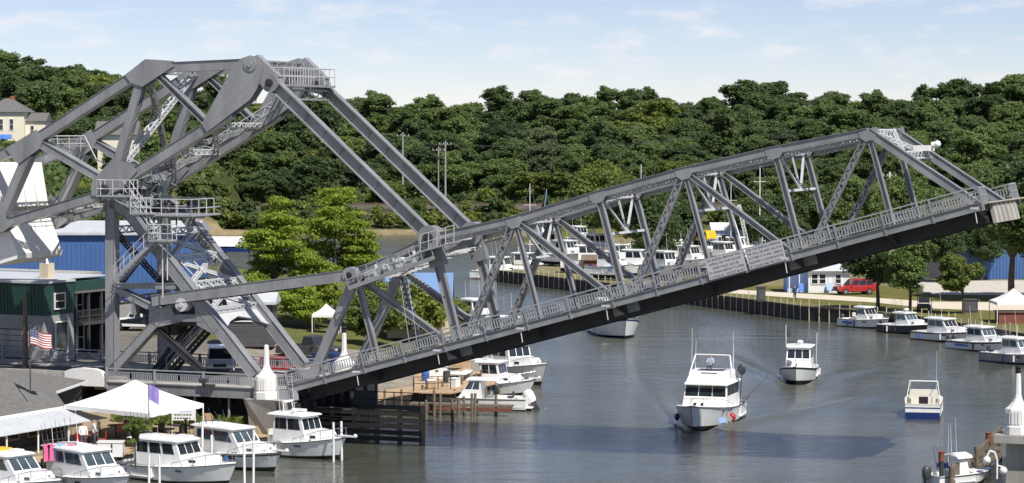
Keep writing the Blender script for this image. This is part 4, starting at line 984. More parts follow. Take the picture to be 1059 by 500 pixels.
# the row docked at lower left, bows to the river
HB = Vector((.75, -.66, 0))
def turn(v, a): return Vector((v.x * math.cos(R(a)) - v.y * math.sin(R(a)), v.x * math.sin(R(a)) + v.y * math.cos(R(a)), 0))
r, s, zr = wheelhouse_boat(on_z(322, 473, 0) - HB * 1.2, turn(HB, 5), 'white pilothouse boat with bow pulpit moored nearest the bridge abutment', 8.0, 2.7, 1.45, .8, hw=1.72, x0=-1.3, x1=1.5, fr=.55, extras=('ant', 'mast', 'rail'), pulpit=.75, stripe=M['white'])
dome(r, .1, -.5, zr, .22); b = MB(); b.box((-.2, .5, zr + .12), (.75, .3, .14)); b.obj('radar_bar', M['white'], r)
r, s, zr = wheelhouse_boat(on_z(258, 484, 0) - HB * 1.1, turn(HB, -3), 'grey-topped express boat with maroon stripe moored beside the pilothouse boat', 8.4, 2.8, 1.25, .8, stripe=M['maroon'], hw=1.5, x0=-3.0, x1=1.7, fr=1.3, extras=('rail',), roofx=.35, glass=M['glassb'], roof=M['whitem'], pulpit=.5, sbt=(.80, .90))
rods(r, -2.4, zr - .05, 2.0, 5, .5)
r, s, zr = wheelhouse_boat(on_z(200, 499, 0) - HB * 1.3, turn(HB, 7), 'white cabin boat with three side windows in front of the white dock locker', 9.0, 3.0, 1.35, .85, hw=1.5, x0=-2.6, x1=1.3, fr=.7, panes=3, extras=('rods', 'rail'), stripe=M['white'], glass=M['glass'])
b = MB(); b.box((.2, .3, zr + .08), (1.0, .5, .12)); b.obj('life_raft', M['white'], r)
r, s, zr = wheelhouse_boat(on_z(110, 511, 0) - HB * 1.6, turn(HB, -6), 'white hardtop boat with grey tinted side windows beside the clothes rack', 8.4, 3.0, 1.3, .85, hw=1.5, x0=-2.8, x1=2.0, fr=1.3, extras=('rods', 'ant', 'rail'), glass=M['glassb'])
r, s, zr = wheelhouse_boat(on_z(26, 516, 0) - HB * 1.2, turn(HB, 3), 'white hardtop boat cut off by the lower left corner', 8.4, 3.0, 1.3, .85, hw=1.5, x0=-2.8, x1=2.0, fr=1.4, extras=('rail', 'ant'), glass=M['glassb'])
b = MB(); b.box((-1.2, .0, zr + .05), (.9, 1.4, .16)); b.obj('yellow_raft', M['yellow'], r); b = MB(); b.box((-.1, .4, zr + .05), (.7, .6, .14)); b.obj('roof_hatch', M['whitem'], r)

# cruiser under way, heading for the camera
def person(pos, rz, label, shirt, pants, hair, pose='stand', scale=1.0, parent_obj=None):
    J = {'stand': [(0, 0, .95), (0, 0, 1.2), (0, 0, 1.42), (0, 0, 1.53), (.01, 0, 1.64), (.02, 0, 1.74), (0, .19, 1.40), (.03, .25, 1.13), (.12, .23, .90), (0, -.19, 1.40), (.05, -.25, 1.14), (.2, -.2, .98), (0, .10, .9), (.02, .11, .48), (-.01, .12, .07), (.13, .13, .04), (0, -.10, .9), (.03, -.11, .48), (0, -.12, .07), (.14, -.13, .04)],
         'sit': [(0, 0, .5), (.0, 0, .75), (.02, 0, .98), (.03, 0, 1.08), (.04, 0, 1.19), (.05, 0, 1.29), (.02, .19, .95), (.14, .25, .72), (.38, .18, .74), (.02, -.19, .95), (.14, -.25, .72), (.38, -.18, .74), (.02, .10, .48), (.44, .12, .48), (.46, .12, .06), (.6, .13, .04), (.02, -.10, .48), (.44, -.12, .48), (.46, -.12, .06), (.6, -.13, .04)]}[pose]
    E = [(0, 1), (1, 2), (2, 3), (3, 4), (4, 5), (2, 6), (6, 7), (7, 8), (2, 9), (9, 10), (10, 11), (0, 12), (12, 13), (13, 14), (14, 15), (0, 16), (16, 17), (17, 18), (18, 19)]
    Rr = [.15, .15, .14, .06, .10, .085, .075, .052, .035, .075, .052, .035, .10, .07, .05, .04, .10, .07, .05, .04]
    me = bpy.data.meshes.new('person'); me.from_pydata(J, E, []); o = bpy.data.objects.new('person', me); COL.objects.link(o)
    o.modifiers.new('skin', 'SKIN'); sd = o.modifiers.new('sub', 'SUBSURF'); sd.levels = sd.render_levels = 1
    for i, sv in enumerate(me.skin_vertices[0].data): sv.radius = (Rr[i], Rr[i]); sv.use_root = (i == 0)
    m = bpy.data.materials.new('clothes'); m.use_nodes = True; N, L = m.node_tree.nodes, m.node_tree.links; t = N.new('ShaderNodeTexCoord'); sp = N.new('ShaderNodeSeparateXYZ'); L.new(t.outputs['Object'], sp.inputs[0])
    rp_ = N.new('ShaderNodeValToRGB'); rp_.color_ramp.interpolation = 'CONSTANT'; e = rp_.color_ramp.elements; dv = N.new('ShaderNodeMath'); dv.operation = 'DIVIDE'; dv.inputs[1].default_value = 2.0; L.new(sp.outputs['Z'], dv.inputs[0]); L.new(dv.outputs[0], rp_.inputs['Fac'])
    st = [(0, (.03, .03, .03)), (.04, pants), (.47 if pose == 'stand' else .27, shirt), (.745 if pose == 'stand' else .52, (.45, .27, .19)), (.85 if pose == 'stand' else .625, hair)]
    e[0].color = (*st[0][1], 1); e[1].position = st[1][0]; e[1].color = (*st[1][1], 1)
    for p_, c_ in st[2:]: q = e.new(p_); q.color = (*c_, 1)
    L.new(rp_.outputs['Color'], N['Principled BSDF'].inputs['Base Color']); N['Principled BSDF'].inputs['Roughness'].default_value = .8; me.materials.append(m)
    o.location = pos; o.rotation_euler = (0, 0, rz); o.scale = (scale,) * 3; tag(o, label, 'person'); return o
HC = CRUISER_HEAD; L_ = 10.4
rc = boat(CRUISER_BOW - HC * (L_ / 2 - .45), HC, 'large white flybridge cruiser with red fender heading towards the camera', name='cabin_cruiser')
sh = hull(rc, L_, 3.95, 1.85, 1.2, M['white'], M['dkgrey'], M['white'], rake=.8, ck=.22, full=.60)
cabin(rc, 'trunk_cabin', tub(-.6, 3.4, 2.7, 1.5, 1.25, 2.06, fr=1.0, sl=.2), M['white'], [('f', .18, .36, .15, .75), ('f', .60, .76, .15, .75), ('s', .45, .62, .35, .75), ('p', .45, .62, .35, .75)], M['glass'])
sal = tub(-3.2, 1.0, 3.4, 3.2, 1.25, 3.0, fr=.6, rr=.1, sl=.14)
cabin(rc, 'saloon', sal, M['white'], [('f', .02, .33, .50, .95), ('f', .345, .655, .50, .95), ('f', .67, .98, .50, .95)] + [(q, a, a + .285, .52, .93) for q in 'sp' for a in (.08, .38, .68)], M['glass'])
slab(rc, 'saloon_roof', -3.8, .85, 3.5, 3.2, 3.0, .10, M['white'])
cabin(rc, 'flybridge', tub(-2.7, .62, 3.2, 2.9, 3.08, 3.92, fr=1.0, sl=.16), M['white'], [('f', .3, .75, .80, .90)], M['dkgrey'])
b = MB(); b.box((-1.5, 0, 3.88), (1.5, 1.9, .10)); b.obj('flybridge_seat', M['dkgrey'], rc)
b = MB()
for y in (-1, 1): b.tube([Vector((-1.1, y * 1.55, 3.6)), Vector((-1.75, y * 1.25, 5.05))], .055, n=8)
b.tube([Vector((-1.75, -1.25, 5.05)), Vector((-1.75, 1.25, 5.05))], .055, n=8); b.obj('radar_arch', M['white'], rc)
b = MB()
for y in (-1, 1): b.tube([Vector((-2.6, y * 1.5, 3.7)), Vector((-2.7, y * 1.3, 4.9)), Vector((-1.75, y * 1.25, 5.05))], .03, n=5)
b.obj('top_frame', M['chrome'], rc)
antennas(rc, [(-1.6, 1.5, 3.9, 3.0, .05), (-1.6, -1.5, 3.9, 3.2, .05), (-1.9, -1.3, 3.9, 2.2, .1), (-2.2, 1.4, 3.9, 1.9, .1), (-.4, -1.3, 2.0, 1.2, .05)], r=.02)
for y, ln in ((1.62, 2.2), (1.5, 2.6), (-1.62, 2.1)):
    b = MB(); b.cyl((-2.8, y, 1.2), (-3.1, y, 1.2 + ln), .03, .015, n=5); b.obj('rod', M['dkgrey'], rc)
b = MB(); b.cyl((-2.2, 1.9, 1.2), (-2.3, 2.0, 3.6), .035, n=6); b.obj('net_handle', M['dkgrey'], rc)
b = MB(); b.sphere((-2.3, 2.0, 3.95), .52, n=10, sc=(.25, .62, .85)); b.obj('landing_net', M['dkgrey'], rc)
b = MB(); b.cyl((-3.2, 1.75, 1.2), (-5.2, 3.4, 3.3), .05, .02, n=6); b.cyl((-3.2, 1.75, 1.2), (-3.7, 2.15, 1.72), .11, n=7); b.obj('outrigger', M['dkgrey'], rc)
bow_rail(rc, sh, 6, .62)
for q, (x, m_) in enumerate([(2.6, 'ltblue'), (1.6, 'conc')]):
    b = MB(); i = min(range(13), key=lambda j: abs(sh[j][0] - x)); w = sh[i][1]; c = Vector((x, w * .86, .62)); d = Vector((1, -.55, 0)).normalized(); b.prism([c + d * a + UP * z + Vector((0, .14, 0)) for a, z in [(-.55, -.12), (-.3, .16), (.1, .22), (.5, .05), (.3, -.2), (-.2, -.24)]], Vector((.02, .03, 0))); b.obj('hull_emblem', M[m_], rc)
b = MB(); b.sphere((.75, 1.98, .62), .34, n=12, sc=(.8, .7, 1)); b.cyl((.75, 1.85, .9), (.75, 1.72, 1.5), .02, n=4); b.obj('fender', M['red'], rc)
b = MB(); b.sphere((2.7, -1.55, .75), .24, n=10, sc=(.8, .8, 1.2)); b.cyl((2.7, -1.53, 1.0), (2.7, -1.4, 1.6), .02, n=4); b.obj('fender', M['navy'], rc)
for x in (2.3, 1.7, 1.1, .7):
    b = MB(); i = min(range(13), key=lambda j: abs(sh[j][0] - x)); b.box((x, sh[i][1] * .985, 1.26), (.26, .05, .09)); b.obj('porthole', M['glass'], rc)
rc.scale = (1, 1, .93)
pp = rc.location + Vector((0, 0, (3.86 - .10) * .93)) - HC * 1.3 + Vector((-HC.y, HC.x, 0)) * -.05
person(pp, math.atan2(HC.y, HC.x), 'person in pale blue shirt sitting at the helm on the cruiser flybridge', (.42, .48, .58), (.05, .06, .09), (.03, .03, .05), 'sit', .98)
# following launch
r, s, zr = wheelhouse_boat(LAUNCH_BOW - LAUNCH_HEAD * 3.6, LAUNCH_HEAD, 'white hardtop fishing boat following the cruiser, flag at the stern', 8.0, 3.0, 1.45, .95, hw=1.75, x0=-1.6, x1=1.2, fr=.65, stripe=M['dkgrey'], bot=M['dkgrey'], extras=('rods', 'dome', 'rail'), sbt=(.86, .97))
b = MB(); b.cyl((-2.2, -1.25, 1.1), (-2.3, -1.3, 4.4), .03, n=6); b.cyl((-2.2, 1.25, 1.1), (-2.3, 1.3, 3.8), .025, n=6); b.obj('antenna', M['white'], r)
b = MB(); b.prism([Vector((-2.35, -1.3, 4.3)), Vector((-2.9, -1.0, 4.1)), Vector((-2.95, -.9, 3.3)), Vector((-2.35, -1.3, 3.45))], (.01, .02, 0)); b.obj('flag', M['dkgrey'], r)
# small blue and white runabout seen from astern
p = on_z(954, 434, 0); hd = Vector((math.sin(R(11)), math.cos(R(11)), 0)); Ls = 6.8
r = boat(p + hd * (Ls / 2), hd, 'small white runabout with navy blue hull bottom, seen from astern')
s = hull(r, Ls, 2.75, 1.25, 1.05, M['white'], M['navy'], M['navy'], ck=.55, boot=.50, stripe=(.72, .82), m_deck=M['cream'])
pts = tub(.2, 1.3, 2.2, 2.0, 1.1, 1.75, fr=.6, sl=.12); cabin(r, 'windscreen', pts, M['cream'], [('f', .05, .95, .2, .9), ('s', .1, .9, .2, .9), ('p', .1, .9, .2, .9)], M['glassb'])
for y in (-.6, .62):
    b = MB(); b.box((-.3, y, .6), (.55, .55, .55)); b.box((-.55, y, 1.05), (.14, .55, .6)); b.obj('seat', M['cream'], r)
b = MB(); b.box((.15, 0, .85), (.06, .8, .8)); b.obj('cabin_door', M['black'], r)
b = MB(); b.box((-2.9, 0, .75), (.7, 2.2, .5)); b.obj('stern_bench', M['cream'], r)
b = MB()
for y in (-1, 1): b.tube([Vector((-1.6, y * 1.22, 1.1)), Vector((-.9, y * 1.0, 2.5)), Vector((.6, y * .95, 2.35)), Vector((.9, y * 1.05, 1.6))], .03, n=6)
for x, z in ((-.9, 2.5), (-.1, 2.45), (.6, 2.35)): b.tube([Vector((x, -1, z)), Vector((x, 1, z))], .026, n=6)
b.obj('bimini_frame', M['whitem'], r); antennas(r, [(.3, -.9, 1.7, 2.9, .03)])
# boat with only its bow showing below the leaf
r, s, zr = wheelhouse_boat(on_z(648, 351, 0) + Vector((-.9, 5.0, 0)), Vector((.16, -.98, 0)), 'white boat with navy sheer stripe whose bow shows below the raised leaf', 10.5, 4.3, 2.2, 1.4, stripe=M['navy'], bot=M['navy'], hw=2.0, x0=-2.5, x1=1.2, extras=('rail', 'dome'), sbt=(.80, .90), glass=M['glassb'])
# boats of the left dock beyond the bridge
hd = Vector((-.98, .2, 0)); pL, pR = on_z(432, 421, 0), on_z(545, 424, 0)
r, s, zr = wheelhouse_boat((pL + pR) / 2, hd, 'long white sport boat with a big outboard, moored at the timber posts', 8.6, 2.7, 1.05, .85, hw=1.35, x0=-.9, x1=.9, fr=.9, bot=M['wooddk'], extras=(), cud=False, roofx=1.3, glass=M['glassb'], rake=1.1)
outboard(r, 8.6, M['whitem'], 0, .55, 1.45)
r, s, zr = wheelhouse_boat(on_z(512, 408, 0), Vector((.93, -.36, 0)), 'white cabin boat docked between the sport boat and the flybridge boat', 6.8, 2.7, 1.3, .8, hw=1.7, x0=-.9, x1=.9, fr=.4, extras=('mast', 'rail'), pulpit=.3)
r, s, zr = wheelhouse_boat(on_z(543, 397, 0) + Vector((-1.2, 2.0, 0)), Vector((.62, -.78, 0)), 'tall white flybridge boat at the end of the left dock', 9.5, 3.5, 1.8, 1.1, hw=1.9, x0=-2.2, x1=1.5, fr=.5, panes=3, extras=('rail',))
cabin(r, 'flybridge', tub(-1.9, 1.0, 2.3, 2.1, zr, zr + 1.0, fr=.5, sl=.08), M['white'], [('f', .05, .95, .45, .95), ('s', .2, .9, .5, .95), ('p', .2, .9, .5, .95)], M['glassb'])
b = MB()
for x in (-1.8, .6):
    for y in (-1, 1): b.cyl((x, y, zr + 1.0), (x, y * .95, zr + 2.0), .03, n=5)
b.obj('top_support', M['chrome'], r); slab(r, 'bimini_top', -2.1, .8, 2.3, 2.1, zr + 2.0, .07, M['whitem']); antennas(r, [(-1, 1.0, zr + 2, 2, .1), (-1, -1.0, zr + 2, 2, .1)])
r, s, zr = wheelhouse_boat(on_z(470, 414, 0) + Vector((0, 1.5, 0)), Vector((-.97, .25, 0)), 'white skiff squeezed between the plank deck and the sport boat', 6.0, 2.2, .95, .7, hw=1.2, x0=-.6, x1=.6, fr=.5, extras=('out', 'rail'), cud=False)
r, s, zr = wheelhouse_boat(on_z(535, 390, 0) + Vector((-2.8, 9, 0)), Vector((.7, -.7, 0)), 'white boat berthed behind the flybridge boat', 7.5, 2.7, 1.3, .85, extras=('ant', 'rail'))
r, s, zr = wheelhouse_boat(on_z(490, 336, 0), Vector((.5, -.87, 0)), 'white boat moored up river, seen through the leaf truss', 8.0, 3.0, 1.4, .9, extras=('ant', 'rail'))
# the row moored along the right bank
for (u, v, L_, B_, lab, kw) in [
    (896, 339, 6.6, 2.4, 'white cuddy boat with blue lettering stripe, farthest of the right bank row', dict(top=M['white'], bot=M['dkgrey'], extras=('post', 'out', 'rail'), hw=1.3, x0=-.6, x1=1.1, fr=.8)),
    (938, 345, 6.6, 2.4, 'black-hulled boat with white hardtop in the right bank row', dict(top=M['dkgrey'], bot=M['black'], stripe=M['dkgrey'], extras=('rods', 'dome', 'out'), hw=1.25, x0=-.8, x1=1.2, fr=.9, glass=M['glassb'])),
    (978, 353, 7.2, 2.7, 'white hardtop cruiser with dark red boot stripe in the right bank row', dict(top=M['white'], bot=M['maroon'], stripe=M['maroon'], extras=('rail', 'ant'), hw=1.35, x0=-1.6, x1=1.3, fr=1.0, sbt=(.82, .92))),
    (1017, 363, 7.4, 2.7, 'white fishing boat with black stripe and rod rack in the right bank row', dict(top=M['white'], bot=M['dkgrey'], stripe=M['black'], extras=('rods', 'ant', 'out2', 'rail'), hw=1.4, x0=-1.3, x1=1.2, fr=.8, glass=M['glassb'], sbt=(.80, .92))),
    (1054, 376, 7.4, 2.7, 'grey-blue hulled boat cut off by the right edge of the picture', dict(top=M['conc'], bot=M['navy'], extras=('rods', 'ant', 'rail'), hw=1.4, x0=-1.3, x1=1.2, fr=.8, glass=M['glassb']))]:
    r, s, zr = wheelhouse_boat(on_z(u, v, 0), Vector((.60, -.80, 0)), lab, L_, B_, 1.15, .8, group='boats moored along the right bank', **kw)
    if u == 896:
        b = MB(); b.box((-1.7, -1.19, .52), (1.5, .03, .2)); b.box((-1.7, -1.19, .40), (1.2, .02, .06)); b.obj('lettering_band', M['bluep'], r)
    if u == 1017:
        b = MB(); b.box((-1.6, -1.32, .50), (1.6, .03, .18)); b.obj('lettering_band', M['bluep'], r)
# small boat at the lower right corner
p = on_z(994, 501, 0); r = boat(p, Vector((.86, .5, 0)), 'small white open boat with a domed top beside the right pier')
s = hull(r, 4.6, 1.8, .8, .65, M['white'], M['dkgrey'], M['white'], ck=.6)
cabin(r, 'console', tub(-.5, .3, .9, .9, .5, 1.45, fr=.25), M['white'], [('f', .1, .9, .6, .95)], M['glass']); slab(r, 'console_top', -.8, .4, 1.3, 1.2, 1.6, .16, M['white'], .14)
outboard(r, 4.6, M['dkgrey']); antennas(r, [(-.4, .4, 1.6, 2.0, .05), (-.7, -.4, 1.6, 2.4, .05), (-.9, .1, .9, 2.6, .0)]); rods(r, -1.2, .85, 1.4, 5, 1.0)
b = MB(); b.box((-1.4, .3, 1.2), (.3, .05, .3)); b.box((-1.4, -.3, 1.25), (.3, .05, .3)); b.obj('number_plate', M['navy'], r)
# marina on the far part of the right bank: boats ashore and afloat, sailing masts
rnd = random.Random(21)
marina = [(618, 262, 'white motor boat on a stand left of the dark round tree', 9, 3), (645, 275, 'white boat with pointed bow ashore at the marina', 10, 3.2), (676, 268, 'white cabin boat ashore right of the truss crossing', 9, 3.2), (700, 273, 'white boat with blue cover in the marina yard', 8, 2.8), (730, 268, 'white boat under the yellow cabin in the marina yard', 9, 3), (765, 266, 'pale boat beside the slanted white mast', 9, 3), (798, 260, 'boat ashore behind the second notice board', 8, 2.8), (520, 281, 'white boat berthed at the far corner of the right bank', 9, 3), (545, 276, 'white cruiser berthed behind the centre of the leaf', 9, 3), (588, 270, 'white hull beside the brown shed of the marina', 10, 3.2), (565, 260, 'tall white yacht behind the central diagonals', 10, 3.4), (632, 284, 'small white boat on the marina quay below the big round tree', 7, 2.5), (660, 282, 'small white boat on the quay right of the truss crossing', 7, 2.5), (690, 284, 'small white boat on the quay left of the notice boards', 7, 2.5), (610, 276, 'white hull on a stand left of the truss crossing', 8, 2.8), (715, 277, 'white boat close behind the left notice board', 7, 2.6), (750, 272, 'white boat hidden behind the left notice board', 7, 2.6), (600, 252, 'white boat stored behind the rusty shed', 8, 2.8), (690, 256, 'white boat stored below the round marina trees', 8, 2.8)]
for i, (u, v, lab, L_, B_) in enumerate(marina):
    p = on_z(u, v + 6, 1.5); ang = rnd.uniform(-1.2, .3); fl = u < 560
    if fl: p = on_z(u, v + 8, 0)
    r, s, zr = wheelhouse_boat((p.x, p.y, 0 if fl else 2.1), Vector((math.cos(ang), math.sin(ang), 0)), lab, L_, B_, 1.6, 1.1, hw=1.9, x0=-1.6, x1=1.2, bot=M['navy'] if i % 3 == 0 else (M['rustred'] if i % 3 == 1 else M['dkgrey']), extras=('ant',) if i % 2 else ('mast', 'rods'), group='boats of the marina across the river')
    if not fl:
        b = MB()
        for x in (-2.5, 0, 2.2):
            for y in (-1, 1): b.cyl((x, y * 1.3, -.62), (x, y * .7, .1), .07, n=6)
        b.obj('boat_stand', M['dkgrey'], r)
    if u == 565:
        cabin(r, 'flybridge', tub(-1.4, 1, 2.2, 2, zr, zr + 1.1, fr=.5), M['white'], [('f', .1, .9, .4, .9)], M['glass'])
    if u == 730:
        b = MB(); b.hexa(tub(-1.2, 1.4, 2.4, 2.2, zr, zr + 1.1, fr=.5, rr=.3, sl=.2)); b.obj('yellow_cabin', M['yellow'], r); b = MB(); b.hexa(tub(-.9, 1.1, 2.44, 2.26, zr + .5, zr + .9, fr=.2, rr=.15, sl=.1)); b.obj('window', M['glass'], r)
    if u == 700: b = MB(); b.hexa(tub(-3.6, -1.2, 2.4, 2.4, 1.1, 1.7, fr=.3, rr=.3, sl=.5)); b.obj('tarpaulin', M['bluep'], r)
for u, v0, v1, y, lab, r_ in [(786, 158, 262, 372, 'tall white sailing mast standing left of the second notice board', .10), (756, 186, 262, 380, 'slender pale mast behind the middle of the leaf', .08), (663, 118 + 52, 262, 388, 'pale mast rising above the top chord over the round tree', .09), (548, 190, 272, 360, 'thin white mast beyond the centre panel', .08), (557, 196, 272, 366, 'light blue leaning mast beyond the centre panel', .08)]:
    b = MB(); p1 = at_depth(u, v0, y); p0 = Vector((p1.x, p1.y, 1.5)); 
    if 'leaning' in lab: p1.x += 1.2
    b.cyl(p0, p1, r_, r_ * .6, n=7); root = b.obj('sailing_mast', M['ltblue'] if 'blue' in lab else M['whitem'], None, p0, lab, 'mast', loc=p0)
    b = MB(); h_ = p1.z - p0.z; q = p1 - p0
    b.cyl(q * .72 + Vector((-.9, 0, 0)), q * .72 + Vector((.9, 0, 0)), .04, n=5); b.obj('spreader', M['whitem'], root)
    b = MB()
    for s_ in (-1, 1): b.tube([q * .98, q * .72 + Vector((s_ * .9, 0, 0)), Vector((s_ * 1.2, 0, .5))], .015, n=4)
    b.obj('stay', M['rail'], root)
# slanted white boom lift mast among the boats
b = MB(); p0, p1 = on_z(770, 278, 1.5), at_depth(742, 180, 375); b.lattice(p0 + BE * .4, p1, .7, .6, BE, .12); b.lattice(at_depth(764, 212, 375), at_depth(775, 262, 375), .5, .4, BE, .1); b.obj('boat_hoist', M['whitem'], None, p0, 'slanted white lattice hoist among the marina boats', 'hoist', loc=p0)

# ------------------------------------------------------------------ vehicles
def vehicle(pos, head, label, kind, paint, name, L=4.9, W=1.95, H=1.8, group=None):
    root = thing(name, pos, label, 'car' if kind != 'pickup' else 'pickup', group, math.atan2(head[1], head[0])); h = L / 2; b = MB(); zb = .42
    belt = H * .58; hood = h * .40 if kind != 'pickup' else h * .36
    prof = [(-h, zb), (-h, belt * .92), (-h + .08, belt), (hood, belt), (h - .25, belt * .93), (h - .05, belt * .82), (h, zb + .1), (h - .08, zb)]
    st = []
    for y, k in ((-W / 2, .93), (-W / 2 + .07, 1), (W / 2 - .07, 1), (W / 2, .93)): st.append([Vector((x * (.99 if k < 1 else 1), y, zb + (z - zb) * k)) for x, z in prof])
    b.loft(st, closed=True, smooth=False, caps=True); body = b.obj('body', paint, root)
    cx0, cx1 = (-h + .12, hood + .15) if kind == 'suv' else ((-h * .18, hood + .1) if kind == 'pickup' else (-h * .75, hood + .1))
    pts = tub(cx0, cx1, W - .12, W - .12, belt - .01, H, fr=.62, rr=.13 if kind == 'suv' else .22, sl=.14)
    o = MB(); o.hexa(pts); g = o.obj('greenhouse', paint, root)
    wins = [('f', .07, .93, .08, .90), ('a', .08, .92, .15, .88)]
    n = 3 if kind == 'suv' else 2
    for sd in 'sp':
        for i in range(n): wins.append((sd, .06 + i * .86 / n, .06 + (i + 1) * .86 / n - .03, .12, .86))
    for sd, u0, u1, v0, v1 in wins: b = MB(); patch(b, [pts[i] for i in SIDES[sd]], u0, u1, v0, v1, .008); b.obj('window', M['glass'], g)
    if kind == 'pickup':
        b = MB(); b.box((-h * .60, 0, belt + .012), (h * .70, W - .3, .02)); b.obj('truck_bed', M['black'], root)
    for x in (-h * .60, h * .62):
        for y in (-1, 1):
            b = MB(); b.cyl((x, y * (W / 2 - .24), .37), (x, y * (W / 2 + .005), .37), .37, n=16); wz = b.obj('wheel', M['black'], root)
            b = MB(); b.cyl((x, y * (W / 2 - .05), .37), (x, y * (W / 2 + .02), .37), .23, n=12); b.obj('rim', M['chrome'], wz)
    for y in (-1, 1):
        b = MB(); b.box((h - .06, y * (W / 2 - .28), belt * .80), (.10, .42, .16)); b.obj('headlight', M['sign'], root)
        b = MB(); b.box((-h - .01, y * (W / 2 - .16), belt * .8), (.06, .16, .34)); b.obj('tail_light', M['red'], root)
        b = MB(); b.box((cx1 - .35, y * (W / 2 + .09), belt + .1), (.12, .20, .16)); b.obj('mirror', paint, root)
    b = MB(); b.box((h - .01, 0, belt * .76), (.06, W * .45, .24)); b.obj('grille', M['black'], root)
    b = MB(); b.box((h - .0, 0, zb + .12), (.14, W - .1, .22)); b.box((-h, 0, zb + .12), (.14, W - .1, .22)); b.obj('bumper', M['dkgrey'], root); b = MB(); b.box((0, 0, zb - .02), (L * .8, W * .8, .12)); b.obj('chassis', M['black'], root)
    return root
vehicle(on_ground(884, 304.6), (-.97, -.25), 'red sport utility car parked on the grass beside the white cottage', 'suv', M['red'], 'parked_car')
vehicle(on_z(228, 387, 3.3), (.10, -.99), 'white sport utility car facing the camera under the bridge tower', 'suv', M['white'], 'parked_car', 5.2, 2.05, 1.95)
vehicle(on_ground(146, 342), (-.95, .2), 'white pickup truck parked in front of the slate grey house', 'pickup', M['white'], 'parked_car', 5.5, 2, 1.9)
vehicle(on_ground(322, 371), (.9, -.4), 'dark grey pickup truck parked right of the grey shed', 'pickup', M['dkgrey'], 'parked_car', 5.4, 2, 1.85)
vehicle(on_ground(292, 389), (.93, -.36), 'red car partly hidden behind the near left pylon', 'car', M['red'], 'parked_car', 4.6, 1.85, 1.45)
vehicle(on_ground(345, 385), (.93, -.36), 'dark blue car behind the far left pylon', 'car', M['navy'], 'parked_car', 4.5, 1.85, 1.5)
# ------------------------------------------------------------------ buildings
A1 = Vector((.46, .888, 0)); B1 = Vector((.888, -.46, 0))       # street grid on the left bank
def wbox(b, o, a, bb, x0, x1, y0, y1, z0, z1, mi=0):
    """box in the frame of o with axes a, bb"""
    b.box(o + a * ((x0 + x1) / 2) + bb * ((y0 + y1) / 2) + UP * ((z0 + z1) / 2), (x1 - x0, y1 - y0, z1 - z0), mi, (a, bb, UP))
def win_on(root, q, u0, u1, v0, v1, frame='whitem', glass='glass', fw=.09, sash=True, sill=True):
    """window on wall quad q (bl, br, tr, tl), fractions of the quad: frame bars, pane"""
    q = [Vector(p) for p in q]; n = (q[1] - q[0]).cross(q[3] - q[0]).normalized()
    P = lambda u, v: (q[0] * (1 - u) + q[1] * u) * (1 - v) + (q[3] * (1 - u) + q[2] * u) * v
    a, c, d, e = P(u0, v0), P(u1, v0), P(u1, v1), P(u0, v1); ex, ey = (c - a).normalized(), (e - a).normalized(); org = Vector(root.location)
    f = MB(); W_, H_ = (c - a).length, (e - a).length; o = a
    def bar(x0, x1, y0, y1): f.box(o + ex * ((x0 + x1) / 2) + ey * ((y0 + y1) / 2) + n * .04, (x1 - x0, y1 - y0, .10), 0, (ex, ey, n))
    bar(-fw, W_ + fw, -fw, 0); bar(-fw, W_ + fw, H_, H_ + fw); bar(-fw, 0, 0, H_); bar(W_, W_ + fw, 0, H_)
    if sash: bar(0, W_, H_ / 2 - fw * .3, H_ / 2 + fw * .3)
    w = f.obj('window', M[frame], root, org)
    g = MB(); g.box(o + ex * W_ / 2 + ey * H_ / 2 + n * .015, (W_, H_, .03), 0, (ex, ey, n)); g.obj('pane', M[glass], w, org)
# green and grey two-storey building on the street
o = Vector((-34.9, 181.2, 3.3)); gb = thing('commercial_building', o, 'green and grey two-storey building with dark balcony porch on the street', 'building')
b = MB(); wbox(b, o, A1, B1, 0, 3.6, -16, 0, 0, 3.6); b.obj('lower_wall', M['greyblock'], gb, o)
b = MB(); wbox(b, o, A1, B1, -.02, 3.62, -16, .02, 3.602, 6.0)
for q in range(50): wbox(b, o, A1, B1, -.06, -.02, -15.9 + q * .32, -15.84 + q * .32, 3.62, 5.98)
for q in range(11): wbox(b, o, A1, B1, .15 + q * .32, .21 + q * .32, .02, .05, 3.62, 5.98)
b.obj('upper_wall', M['greenmetal'], gb, o)
b = MB(); wbox(b, o, A1, B1, -.12, 3.7, -16, .12, 6.002, 6.16); wbox(b, o, A1, B1, .3, 8.6, -15.5, -.4, 6.161, 6.22); b.obj('roof', M['rooflt'], gb, o)
b = MB(); wbox(b, o, A1, B1, 3.64, 8.5, -12, -2.4, 0, 6.0); b.obj('rear_wall', M['dkgrey'], gb, o)  # dark wall colour paints in the shade of the porch roof
b = MB(); wbox(b, o, A1, B1, 3.64, 8.8, -2.38, .08, 5.25, 5.95); b.obj('porch_fascia', M['greenmetal'], gb, o)
b = MB(); wbox(b, o, A1, B1, 3.64, 8.8, -2.38, .10, 5.05, 5.23); b.obj('porch_ceiling', M['roofgrey'], gb, o)
b = MB(); wbox(b, o, A1, B1, 3.64, 8.7, -2.38, .05, 2.55, 2.8); b.obj('balcony_floor', M['dkgrey'], gb, o)
b = MB(); wbox(b, o, A1, B1, 8.62, 8.8, -2.38, -.1, 0, 5.05); wbox(b, o, A1, B1, 3.645, 8.6, -2.37, -.2, .02, .06); b.obj('end_wall', M['dkgrey'], gb, o)  # end wall darkened too, porch shade put into its colour
for x in (3.9, 5.5, 7.1, 8.5):
    b = MB(); wbox(b, o, A1, B1, x - .09, x + .09, -.15, .03, 0, 5.05); b.obj('porch_post', M['dkgrey'], gb, o)
b = MB()
